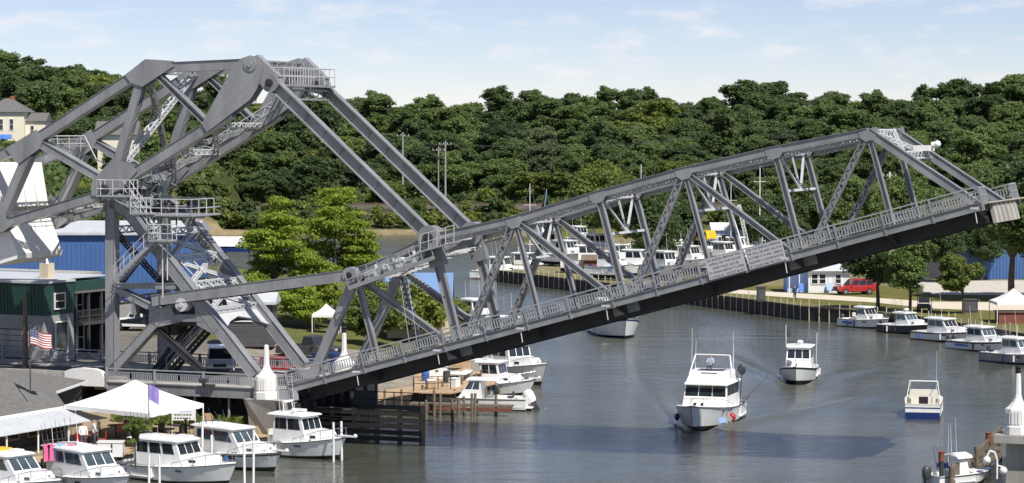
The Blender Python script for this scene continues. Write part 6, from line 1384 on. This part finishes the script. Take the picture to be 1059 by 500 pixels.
for i, (u, v, sx_, m_, nm, lab, ct_) in enumerate([(440, 394, .5, 'bluep', 'barrel', 'blue barrel on the plank deck near the leaf', 'barrel'), (462, 396, .5, 'dkgrey', 'barrel', 'dark barrel on the plank deck behind the rail', 'barrel'), (484, 392, .8, 'greyblock', 'crate', 'grey crate on the deck behind the windscreen boat', 'crate'), (490, 378, 1.0, 'dkgrey', 'gear_heap', 'dark heap of gear on the deck left of the cabin boat', 'gear'), (505, 376, .6, 'whitem', 'cooler', 'white cooler on the deck beside the flybridge boat', 'cooler'), (515, 384, .5, 'rustred', 'barrel', 'rust red barrel at the tip of the plank deck', 'barrel'), (470, 400, .7, 'whitem', 'cooler', 'white cooler near the edge of the plank deck', 'cooler'), (446, 402, .7, 'woodlt', 'crate', 'tan crate at the front rail of the plank deck', 'crate')]):
    p = on_z(u, v, 1.4); b = MB()
    if nm == 'barrel': b.loft([[Vector((r_ * math.cos(t), r_ * math.sin(t), z)) for t in [k * math.pi / 6 for k in range(12)]] for r_, z in [(.26, 0), (.30, .3), (.30, .6), (.26, .9)]], closed=True, caps=True)
    elif nm == 'gear_heap': b.loft([[Vector((r_ * (1 + .2 * math.sin(3 * t)) * math.cos(t), r_ * math.sin(t), z)) for t in [k * math.pi / 6 for k in range(12)]] for r_, z in [(1.0, 0), (.8, .5), (.5, .9), (.1, 1.2)]], closed=True, caps=True)
    else:
        b.box((0, 0, .3), (sx_, .6, .6))
    r = b.obj(nm, M[m_], None, None, lab, ct_, loc=p); r.rotation_euler = (0, 0, i * .7)
    if nm in ('crate', 'cooler'): b = MB(); b.box((0, 0, .63), (sx_ + .06, .66, .06)); b.obj('lid', M['whitem'], r)
    elif nm == 'barrel': b = MB(); b.cyl((0, 0, .45), (0, 0, .5), .315, n=12); b.obj('hoop', M['dkgrey'], r)
# waterfront seating under and beside the tent
p = on_z(115, 472, 1.2); b = MB(); b.box((0, 0, .42), (1.5, .75, .84)); r = b.obj('dock_locker', M['whitem'], None, None, 'white dock locker at the edge of the waterfront seating', 'locker', loc=p); b = MB(); b.box((0, 0, .88), (1.6, .82, .08)); b.obj('lid', M['white'], r); b = MB(); b.box((.1, -.39, .55), (.08, .04, .5)); b.obj('strap', M['dkgrey'], r)
p = on_z(160, 474, 1.2); b = MB(); b.box((0, 0, .6), (.9, .8, 1.2)); r = b.obj('dock_locker', M['whitem'], None, None, 'tall white louvred cabinet in front of the tent seating', 'cabinet', loc=p)
for k in range(6): b = MB(); b.box((0, -.41, .2 + k * .18), (.8, .03, .12)); b.obj('slat', M['white'], r)
for i, (u, v) in enumerate([(92, 462), (120, 452), (172, 456), (186, 452)]):
    p = on_z(u, v, 1.2); b = MB(); b.cyl((0, 0, .72), (0, 0, .77), .55, n=16); r = b.obj('cafe_table', M['dkgrey'] if i > 1 else M['rustred'], None, None, ['dark red round table below the awning end', 'dark red round table under the middle of the tent', 'black round table under the right part of the tent', 'black round table nearest the written banner'][i], 'table', 'round tables of the waterfront seating', loc=p); b = MB(); b.cyl((0, 0, 0), (0, 0, .72), .05, n=7); b.obj('leg', M['dkgrey'], r); b = MB(); b.cyl((0, 0, 0), (0, 0, .04), .28, n=12); b.obj('foot', M['dkgrey'], r)
    for a_ in (0, 1, 2):
        t = a_ * 2.1 + i; c = p + Vector((.85 * math.cos(t), .85 * math.sin(t), 0)); b = MB(); b.box((0, 0, .45), (.44, .44, .05)); ch = b.obj('cafe_chair', M['dkgrey'] if i > 1 else M['red'], None, None, ['dark red chair at the table below the awning end', 'dark red chair at the table under the middle of the tent', 'black chair at the table under the right part of the tent', 'black chair at the table nearest the written banner'][i], 'chair', 'chairs at ' + str(['the awning table', 'the middle tent table', 'the right tent table', 'the banner table'][i]), loc=c); ch.rotation_euler = (0, 0, t)
        b = MB(); b.box((.21, 0, .72), (.04, .44, .5)); b.obj('backrest', M['dkgrey'] if i > 1 else M['red'], ch)
        for x in (-.19, .19):
            for y in (-.19, .19): b = MB(); b.cyl((x, y, 0), (x, y, .44), .02, n=5); b.obj('leg', M['dkgrey'], ch)
p = on_z(62, 485, 1.2); rk = thing('clothes_rack', p, 'clothes rack hung with pink and light blue shirts', 'rack'); b = MB(); b.tube([Vector((-.95, 0, 0)), Vector((-.95, 0, 1.5)), Vector((.95, 0, 1.5)), Vector((.95, 0, 0))], .03); b.obj('frame', M['dkgrey'], rk)
for i, (x, m_) in enumerate([(-.75, 'pink'), (-.5, 'pink'), (-.15, 'ltblue'), (.15, 'ltblue'), (.55, 'pink'), (.8, 'pink')]):
    b = MB(); b.prism([Vector((x - .22, -.04, 1.32)), Vector((x - .08, -.04, 1.44)), Vector((x + .08, -.04, 1.44)), Vector((x + .22, -.04, 1.32)), Vector((x + .17, -.04, 1.2)), Vector((x + .15, -.04, .45)), Vector((x - .15, -.04, .45)), Vector((x - .17, -.04, 1.2))], (0, .12, 0)); b.obj('shirt', M[m_], rk)
p = on_z(190, 449, 1.2); bn = thing('banner', p, 'white banner with lines of writing hung right of the tent', 'banner'); b = MB(); b.box((0, 0, 1.35), (1.45, .03, .95)); bq = b.obj('cloth', M['fabric'], bn)
for x in (-.75, .75): b = MB(); b.cyl((x, 0, 0), (x, 0, 1.9), .03, n=5); b.obj('post', M['whitem'], bn)
for k in range(4):
    b = MB(); rnd2 = random.Random(k); x = -.6
    while x < .5: w_ = rnd2.uniform(.10, .16); b.box((x + w_ / 2, -.022, 1.68 - k * .22), (w_, .006, .09)); x += w_ + .06
    tag(b.obj('lettering', M['ltblue'] if k == 1 else M['siding'], bq), kind='stuff')
p = on_z(215, 452, 1.2); b = MB(); b.prism([Vector((-.36, 0, 0)), Vector((.36, 0, 0)), Vector((.36, 0, .55)), Vector((.32, 0, 1.3)), Vector((.2, 0, 1.5)), Vector((-.2, 0, 1.5)), Vector((-.32, 0, 1.3)), Vector((-.36, 0, .55))], (0, .1, 0)); r = b.obj('wooden_chair', M['woodlt'], None, None, 'big tan wooden chair back beside the banner', 'chair', loc=p); b = MB(); b.box((0, -.3, .5), (.7, .6, .07)); b.obj('seat', M['woodlt'], r)
for x in (-.3, .3): b = MB(); b.box((x, -.55, .25), (.08, .08, .5)); b.obj('leg', M['woodlt'], r)
for i, (u, v, rz) in enumerate([(86, 466, -1.2), (97, 463, .4)]):
    person(on_z(u, v, 1.2), rz, ['person in white shirt under the end of the awning', 'person in pale shirt next to the awning end post'][i], (.72, .72, .74), (.06, .07, .1), (.05, .035, .025))
person(on_z(822, 311, 1.52), 2.0, 'person in dark clothes walking on the beige path below the leaf', (.05, .05, .07), (.06, .06, .07), (.03, .02, .02))
# chain rail posts by the banner
for i, (u, v) in enumerate([(192, 454), (205, 458)]):
    p = on_z(u, v, 1.2); b = MB(); b.cyl((0, 0, 0), (0, 0, 1.15), .05, n=7); b.sphere((0, 0, 1.2), .09); b.obj('chain_post', M['black'], None, None, ['black chain post below the written banner', 'black chain post in front of the big wooden chair'][i], 'post', loc=p)
p = on_z(230, 452, 1.2)
b = MB(); q = br(-6.2, RT - .25, 3.75); b.cyl(q - UP * .2, q + UP * .25, .06, n=6); b.box(q + UP * .3, (.5, .3, .26), 0, (BE, BN, UP)); b.box(q + BE * .5 + UP * .0, (.7, .25, .12), 0, (BE, BN, UP)); b.obj('floodlight', M['dkgrey'], None, None, 'dark floodlight fixed outside the approach railing', 'lamp')
# right pier: timber guide wall, navigation lamps
f0 = on_z(1030, 478, 0); fo = on_z(1015, 500, 0); gd = thing('timber_guide', fo, 'weathered timber guide wall in front of the right pylon', 'fender')
pl = [on_z(u, v, 0) for u, v in [(984, 506), (1000, 498), (1010, 492), (1022, 484), (1034, 476)]]
for k, p in enumerate(pl): b = MB(); b.cyl(p - UP * 1.5, p + UP * (1.35 + .2 * (k % 3)), .16, n=9); b.obj('pile', M['wood'], gd, fo)
for k in range(3): b = MB(); b.beam(pl[0] + UP * (.35 + .42 * k), pl[-1] + UP * (.35 + .42 * k), .12, .24, Vector((.5, -.8, 0))); b.obj('plank', M['wood'], gd, fo)
b = MB(); b.beam(pl[2] + UP * 1.2, pl[4] + UP * 1.9, .5, .12, BN); b.obj('ramp', M['wood'], gd, fo)
for i, (u, v, y, lab) in enumerate([(973.5, 472, 0, 'red navigation lamp on a post at the end of the right pier'), (1021, 452, 1, 'dark red navigation lamp on the timber guide by the right pylon')]):
    p = on_z(u, 505, 0) if i == 0 else pl[3] + UP * 0; z = at_depth(u, v, p.y).z; b = MB(); b.cyl((0, 0, -1), (0, 0, z - .3), .14, n=8); r = b.obj('navigation_lamp', M['dkgrey'], None, None, lab, 'lamp', loc=p); b = MB(); b.cyl((0, 0, z - .3), (0, 0, z + .25), .18, n=10); b.cyl((0, 0, z + .25), (0, 0, z + .35), .22, .05, n=10); b.obj('lens', M['rustred'], r)
p = br(46.9, RT - 1.0, 1.2); b = MB(); b.tube([Vector((0, 0, -.8)), Vector((0, 0, .3)), Vector((-.15, 0, .75)), Vector((-.45, 0, .85)), Vector((-.6, 0, .5))], .06, n=7); b.sphere((-.6, 0, .3), .24, n=10); b.sphere((.35, -.1, -.3), .24, n=10); b.cyl((0, 0, 0), (.35, -.1, -.1), .05, n=6); b.obj('pier_lamp', M['white'], None, None, 'white gooseneck lamp below the right pylon', 'lamp', loc=p)
# small things on the right bank
p = on_z(956, 322, 1.5); b = MB(); b.box((0, 0, .55), (1.2, 2.2, .35)); gc = b.obj('golf_cart', M['dkgrey'], None, None, 'dark golf cart parked between the two right bank trees', 'cart', loc=p); b = MB(); b.box((0, 0, 1.95), (1.3, 1.7, .08)); b.obj('roof', M['dkgrey'], gc)
for x in (-.6, .6):
    for y in (-.75, .75): b = MB(); b.cyl((x, y, .6), (x, y, 1.95), .035, n=5); b.obj('post', M['dkgrey'], gc); b = MB(); b.cyl((x - .08, y, .26), (x + .08, y, .26), .26, n=12); b.obj('wheel', M['black'], gc)
b = MB(); b.box((0, .2, .95), (1.1, .5, .12)); b.box((0, .45, 1.2), (1.1, .1, .5)); b.obj('seat', M['conc'], gc)
for u, v, sx_, sz_, m_, lab in [(1003, 323, 1.5, 1.3, 'dkgrey', 'dark cube bin on the gravel behind the moored boats'), (787, 312, .9, 1.6, 'dkgrey', 'dark brown cabinet beside the bulkhead below the leaf')]:
    p = on_z(u, v, 1.52); b = MB(); b.box((0, 0, sz_ / 2), (sx_, 1.0, sz_)); r = b.obj('utility_cabinet', M[m_], None, None, lab, 'cabinet', loc=p); b = MB(); b.box((0, 0, sz_ + .04), (sx_ + .1, 1.1, .08)); b.obj('lid', M['siding'], r); b = MB(); b.box((0, -.51, sz_ * .5), (sx_ * .8, .03, sz_ * .7)); b.obj('door', M['siding'], r)
# ------------------------------------------------------------------ trees
def crown_mesh(name, seed, rx, rz, nblob, nleaf, leaf_, m, shape='round', flat=.0):
    """crown of leaf faces: a few uneven main lobes, each carrying many small leafy clumps"""
    g = np.random.default_rng(seed); A = np.array([rx, rx, rz]); nl = 9 if shape != 'cone' else 16; LC = []; LR = []
    for i in range(nl):
        if shape == 'cone':
            h = -.85 + 1.7 * i / (nl - 1); rad = (1 - ((h + 1) / 2) ** 2.0) * .66 + .03; t = g.uniform(0, 6.283); LC.append(np.array([math.cos(t) * rad, math.sin(t) * rad, h])); LR.append(.20 + .24 * (1 - (h + 1) / 2))
        else:
            d = g.normal(size=3); d /= np.linalg.norm(d); LC.append(d * g.uniform(.25, .62)); LR.append(g.uniform(.30, .52))
    LC = np.array(LC); LR = np.array(LR); w = LR ** 2 / (LR ** 2).sum(); C = []; Rr = []
    for i in range(nblob):
        k = g.choice(nl, p=w); d = g.normal(size=3); d[2] += .25; d /= np.linalg.norm(d); C.append((LC[k] + d * LR[k] * g.uniform(.45, 1.05) * np.array([1, 1, .85])) * A); Rr.append(rx * g.uniform(.09, .20))
    C = np.array(C); Rr = np.array(Rr); w = Rr ** 2 / (Rr ** 2).sum(); bi = g.choice(nblob, nleaf, p=w)
    d = g.normal(size=(nleaf, 3)); d[:, 2] += .3; d /= np.linalg.norm(d, axis=1)[:, None]
    sq = np.array([1.3, 1.3, .85 - flat]); P = C[bi] + d * sq * (Rr[bi] * g.uniform(.35, 1.15, nleaf))[:, None]
    n = d * .8 + g.normal(0, .6, (nleaf, 3)) + np.array([0, 0, .5]); n /= np.linalg.norm(n, axis=1)[:, None]
    a = np.cross(n, g.normal(size=(nleaf, 3))); a /= np.linalg.norm(a, axis=1)[:, None] + 1e-9; b = np.cross(n, a); s = (leaf_ * g.uniform(.55, 1.35, nleaf))[:, None]
    V = np.stack([P - a * s * .62, P + b * s * .42 - n * s * .12, P + a * s * .62, P - b * s * .42 - n * s * .12], 1).reshape(-1, 3)
    return np_mesh(name, V, np.arange(nleaf * 4).reshape(-1, 4), m)
def trunk_mesh(name, seed, h, r, rx, rz, zc):
    rnd = random.Random(seed); b = MB(); pts = [Vector((0, 0, -.3))]
    for i in range(1, 6): pts.append(Vector((rnd.uniform(-.1, .1) * i * r * 2, rnd.uniform(-.1, .1) * i * r * 2, h * i / 5)))
    for i in range(5): b.cyl(pts[i], pts[i + 1], r * (1 - .15 * i), r * (1 - .15 * (i + 1)), n=8, caps=False)
    for i in range(9):
        a = rnd.uniform(0, 6.28); s = pts[2 + i % 4]; e = Vector((math.cos(a) * rx * rnd.uniform(.4, .75), math.sin(a) * rx * rnd.uniform(.4, .75), zc + rz * rnd.uniform(-.35, .55))); mid = (s + e) / 2 + Vector((0, 0, .1 * rz)); b.cyl(s, mid, r * .42, r * .26, n=6, caps=False); b.cyl(mid, e, r * .26, r * .08, n=5, caps=False)
    o = b.obj(name, M['bark']); me = o.data; bpy.data.objects.remove(o); return me
KINDS = {}
def kind(key, seed, h, rx, zc, rz, m, nblob=230, nleaf=22000, leaf_=.42, shape='round', r=.22, flat=0.0):
    KINDS[key] = (crown_mesh('crown', seed, rx, rz, nblob, nleaf, leaf_, M[m], shape, flat), trunk_mesh('trunk', seed, zc + rz * .3, r, rx, rz, zc), zc, h)
# far wood, unit trees about 13 m high
kind('f0', 1, 13, 5.2, 6.2, 5.8, 'lf_forest'); kind('f1', 2, 14, 4.6, 7.0, 6.4, 'lf_dark', shape='tall'); kind('f2', 3, 12, 5.8, 5.6, 5.4, 'lf_forest', 200); kind('f3', 4, 13, 5.0, 6.2, 6.0, 'lf_dark'); kind('f7', 17, 12, 5.4, 6.8, 5.6, 'lf_olive'); kind('f8', 18, 13, 5.0, 7.0, 6.2, 'lf_forest', shape='tall'); kind('f4', 5, 12, 5.0, 6.6, 5.4, 'lf_olive'); kind('f5', 6, 12, 5.2, 6.6, 5.4, 'lf_pale', nleaf=20000); kind('f6', 7, 13, 5.4, 6.2, 5.8, 'lf_forest', 210)
kind('bush', 8, 4, 2.6, 1.9, 2.0, 'lf_olive', 50, 2600, .42); kind('bushd', 9, 4, 2.8, 1.9, 2.0, 'lf_forest', 50, 2600, .42)
def tree(key, pos, sc, label, group=None, name='tree', rz=0.0, cat='tree', squash=1.0, wide=1.0):
    cr, tr, zc, h = KINDS[key]; root = thing(name, pos, label, cat, group, rz); root.scale = (sc * wide, sc * wide, sc * squash)
    t = bpy.data.objects.new('trunk', tr); COL.objects.link(t); t.parent = root
    c = bpy.data.objects.new('crown', cr); COL.objects.link(c); c.parent = root; c.location = (0, 0, zc); return root
rnd = random.Random(77); n_f = 0
LABF = {'f0': 'mid green broad crown', 'f1': 'tall dark green crown', 'f2': 'wide mid green crown', 'f3': 'dark rounded crown', 'f4': 'yellowish green crown', 'f5': 'pale silvery green crown', 'f6': 'lumpy mid green crown', 'f7': 'ragged light green crown', 'f8': 'tall mid green crown'}
rows = [(529, 7.4, .66, 'at the edge of the wood'), (541, 7.8, .80, 'low on the wooded hill'), (556, 8.4, .88, 'low on the wooded hill'), (574, 8.8, .95, 'halfway up the wooded hill'), (596, 9.4, 1.0, 'halfway up the wooded hill'), (620, 10, 1.02, 'high on the wooded hill'), (646, 10.4, 1.04, 'high on the wooded hill'), (674, 11, .96, 'near the wooded hilltop'), (704, 11.4, .92, 'near the wooded hilltop'), (738, 10.2, .86, 'on the skyline')]
def col_phrase(u):
    for lim, ph in [(60, 'far left'), (120, 'behind the counterweight'), (200, 'behind the tower head'), (270, 'below the truss head'), (335, 'left of the near link arm'), (400, 'between the link arms'), (470, 'right of the far link arm'), (540, 'above the link pins'), (620, 'left of the marina trees'), (700, 'above the round marina tree'), (780, 'above the slanted hoist'), (860, 'above the notice boards'), (930, 'above the leaf apex'), (1000, 'above the end post')]:
        if u < lim: return ph
    return 'far right'
for y0, st, sc, band in rows[::-1]:
    half = (529.5 + 60) / FPX * y0; x = -half + rnd.uniform(0, st)
    while x < half:
        px = x + rnd.uniform(-1.8, 1.8); py = y0 + rnd.uniform(-6, 6); u = 529.5 + px / py * FPX; s = sc * rnd.uniform(.86, 1.24)
        if y0 > 700: s *= 1 + .05 * math.sin(u / 41.0) + .05 * math.sin(u / 17.0 + 1) + (.34 if 735 < u < 815 else 0) + (.42 if u > 965 else .12 if u > 880 else 0) + (.05 if 560 < u < 720 else 0)
        r_ = rnd.random(); key = 'f0' if r_ < .20 else 'f1' if r_ < .32 else 'f2' if r_ < .52 else 'f3' if r_ < .64 else 'f6' if r_ < .82 else 'f8' if r_ < .88 else 'f7' if r_ < .92 else 'f4' if r_ < .965 else 'f5'
        if y0 == 529 and 345 < u < 540 and rnd.random() < .55: x += st; continue
        if n_f < 300: tree(key, (px, py, hz(px, py) - .3), s, LABF[key] + ' ' + band + ', ' + col_phrase(u), 'trees of the wooded hillside', rz=rnd.uniform(0, 6.28), squash=rnd.uniform(.88, 1.08), wide=rnd.uniform(1.1, 1.35)); n_f += 1
        x += st * rnd.uniform(.85, 1.15)
# left hill trees
for i, (u, vb, vt, y, key, lab) in enumerate([(38, 150, 63, 470, 'f3', 'great dark tree behind the cream hill house'), (8, 150, 76, 480, 'f1', 'dark tree at the upper left corner behind the hill house'), (68, 152, 84, 475, 'f0', 'green tree right of the great dark tree on the hill'), (98, 150, 96, 465, 'f2', 'green tree between the hill houses'), (130, 152, 98, 468, 'f6', 'green tree seen inside the top of the counterweight truss'), (160, 155, 96, 485, 'f4', 'yellowish tree seen through the upper counterweight truss'), (75, 160, 128, 425, 'f3', 'dark shrubby tree below the hill houses'), (55, 165, 140, 415, 'f2', 'low green tree in front of the cream hill house'), (100, 190, 150, 380, 'f4', 'yellow green tree behind the trunnion of the counterweight truss'), (130, 215, 165, 350, 'f0', 'green tree behind the tower top'), (80, 215, 180, 370, 'f3', 'dark tree behind the counterweight'), (20, 175, 150, 400, 'f2', 'green tree below the cream hill house'), (113, 165, 136, 416, 'f6', 'green tree hiding the wall of the pale hill house'), (128, 165, 138, 412, 'f2', 'broad green tree in front of the pale hill house'), (150, 225, 175, 345, 'f2', 'green tree behind the blue warehouse roof'), (40, 230, 190, 360, 'f6', 'green tree left of the blue warehouse'), (185, 235, 195, 360, 'f4', 'olive tree at the river bend behind the tower')]):
    p = at_depth(u, vb, y); z0 = hz(p.x, p.y); zt = at_depth(u, vt, y).z; tree(key, (p.x, p.y, z0 - .3), (zt - z0) / 13.0, lab, rz=i * 1.3)
for i in range(26):
    x, y = rnd.uniform(-190, -100), rnd.uniform(415, 640)
    if 529.5 + x / y * FPX > -12: continue
    key = rnd.choice(['f0', 'f1', 'f2', 'f3', 'f6', 'f8']); tree(key, (x, y, hz(x, y) - .3), rnd.uniform(.9, 1.25), LABF[key] + ' on the hill beyond the left edge', 'trees beyond the left edge', rz=i, wide=1.2)
# shrubs along the far shore and the railway
for i in range(210):
    y = rnd.choice([488, 489, 490, 493, 497, 500, 525]) + rnd.uniform(-1.5, 1.5); x = rnd.uniform(-64, 60) if i < 165 else rnd.uniform(-66, -38); u = 529.5 + x / y * FPX
    if 370 < u < 520 and y < 502 and rnd.random() < .45: continue
    key = 'bush' if rnd.random() < .45 else 'bushd'; tree(key, (x, y, hz(x, y) - .1), rnd.uniform(.5, 1.15), ('olive shrub' if key == 'bush' else 'green shrub') + (' at the far waterline, ' if y < 492 else ' on the far bank below the railway, ' if y < 510 else ' behind the railway, ') + col_phrase(u), 'shrubs of the far shore', 'shrub', rnd.uniform(0, 6), 'shrub')
# lime green trees on the left bank
kind('lime', 31, 14, 5.4, 7.6, 7.0, 'lf_lime', 330, 46000, .25, 'cone', .25, .45); kind('lime2', 32, 13, 5.4, 7.2, 6.4, 'lf_lime', 320, 44000, .25, 'cone', .25, .45); kind('limelow', 33, 5, 3.2, 3.6, 1.9, 'lf_lime', 110, 12000, .25, 'round', .12, .4); kind('limed', 34, 5, 3.8, 2.8, 2.6, 'lf_olive', 120, 16000, .26, 'round', .12)
for i, (u, vb, vt, key, h, lab) in enumerate([(348, 338, 193, 'lime', 14.5, 'tallest lime green tree behind the operating strut'), (284, 336, 204, 'lime2', 13.6, 'lime green tree with pointed top left of the tallest one'), (268, 342, 300, 'limelow', 5.4, 'low spreading lime green tree below the operating strut'), (428, 356, 288, 'limed', 5.4, 'bushy green tree behind the heel of the leaf'), (462, 352, 306, 'limed', 5.4, 'green shrub tree beside the pale blue roof'), (388, 358, 298, 'limed', 5.4, 'green tree behind the far left pylon')]):
    p = on_ground(u, vb); zt = at_depth(u, vt, p.y).z; tree(key, p - UP * .1, (zt - p.z) / h, lab, rz=i * 2.1)
# right bank trees and marina trees
kind('oak', 41, 10, 4.2, 6.0, 4.0, 'lf_dark', 220, 30000, .26, 'round', .26); kind('oak2', 42, 10, 3.9, 6.0, 4.2, 'lf_forest', 220, 30000, .26, 'round', .24); kind('willow', 43, 12, 5.4, 6.6, 5.6, 'lf_forest', 240, 28000, .32, 'round', .3); kind('willowy', 45, 12, 5.4, 6.6, 5.6, 'lf_olive', 260, 28000, .32, 'round', .3); kind('young', 44, 8, 2.7, 4.8, 3.2, 'lf_olive', 140, 18000, .22, 'tall', .16)
for i, (u, vb, vt, key, h, lab) in enumerate([(908, 322, 232, 'oak', 10.2, 'dark leafy tree on the right bank below the leaf'), (941, 323, 240, 'oak2', 10.3, 'thick-trunked tree on the right bank beside the golf cart'), (996, 325, 246, 'young', 8.1, 'smaller young tree on the right bank left of the dark bin'), (1046, 312, 156, 'oak', 10.2, 'large dark tree at the right edge of the right bank'), (1078, 310, 150, 'oak', 10.2, 'large tree cut off by the right edge'), (975, 292, 222, 'oak', 10.2, 'dark tree behind the blue storage building corner'), (1015, 290, 214, 'oak2', 10.3, 'green tree in front of the blue storage building'), (664, 280, 176, 'willow', 11.6, 'big round dark green tree in the marina'), (628, 268, 158, 'willowy', 11.6, 'tall yellowish green tree behind the marina'), (700, 274, 190, 'oak2', 9.8, 'round green tree right of the big marina tree'), (804, 286, 196, 'oak', 9.8, 'dark tree behind the leaf left of the cottage'), (838, 276, 182, 'willow', 11.6, 'wide tree behind the cottage'), (872, 278, 184, 'oak2', 9.8, 'green tree behind the red car'), (902, 276, 178, 'willow', 11.6, 'broad tree behind the right end of the leaf'), (948, 274, 174, 'willow', 11.6, 'broad tree behind the end post of the leaf'), (772, 262, 196, 'willow', 11.8, 'tree behind the white marina shed')]):
    p = on_ground(u, vb); zt = at_depth(u, vt, p.y).z; tree(key, p - UP * .1, (zt - p.z) / h, lab, rz=i * 1.7)
# potted leafy plant at the tent, weeds on the quay bank
kind('pot', 51, 3, .75, 1.6, 1.3, 'lf_olive', 18, 900, .22, 'tall', .05)
for u, v, s, lab in [(140, 478, 1.15, 'tall leafy potted plant in front of the tent'), (148, 470, .9, 'smaller leafy plant behind the tall potted plant')]: tree('pot', on_z(u, v, 1.2), s, lab, None, 'potted_plant', u, 'plant')
g = np.random.default_rng(9); Pn = []
for _ in range(2600):
    s_, t_ = g.uniform(-12, -3.2), g.uniform(RT - 2.6, RT + 1.6); p = br(s_, t_, 0); z = hz(p.x, p.y); Pn.append((p.x, p.y, z + g.uniform(0, .35)))
Pn = np.array(Pn); d = g.normal(size=Pn.shape) * .16; e = g.normal(size=Pn.shape) * .10; V = np.stack([Pn - d, Pn + e, Pn + d, Pn - e], 1).reshape(-1, 3)
gm = np_mesh('weeds', V, np.arange(len(Pn) * 4).reshape(-1, 4), M['lf_olive']); go = bpy.data.objects.new('weeds', gm); COL.objects.link(go); tag(go, 'low green weeds on the bank below the approach railing', 'weeds', kind='stuff')
# undergrowth carpet below the hillside wood and on the hill at left
n_ = 60000; X = g.uniform(-175, 170, n_); Y = g.uniform(531, 760, n_); X2 = g.uniform(-150, -62, 16000); Y2 = g.uniform(345, 530, 16000); X = np.concatenate([X, X2]); Y = np.concatenate([Y, Y2]); Z, SD = height(X, Y); k = SD > 2; P = np.stack([X, Y, Z + g.uniform(.1, 1.6, len(X))], 1)[k]
d = g.normal(size=P.shape); d /= np.linalg.norm(d, axis=1)[:, None]; e = np.cross(d, g.normal(size=P.shape)); e /= np.linalg.norm(e, axis=1)[:, None]; s = g.uniform(.4, .95, (len(P), 1)); V = np.stack([P - d * s, P + e * s * .6, P + d * s, P - e * s * .6], 1).reshape(-1, 3)
um = np_mesh('undergrowth', V, np.arange(len(P) * 4).reshape(-1, 4), M['lf_forest']); uo = bpy.data.objects.new('undergrowth', um); COL.objects.link(uo); tag(uo, 'dense green undergrowth below the hillside trees', 'undergrowth', kind='stuff')
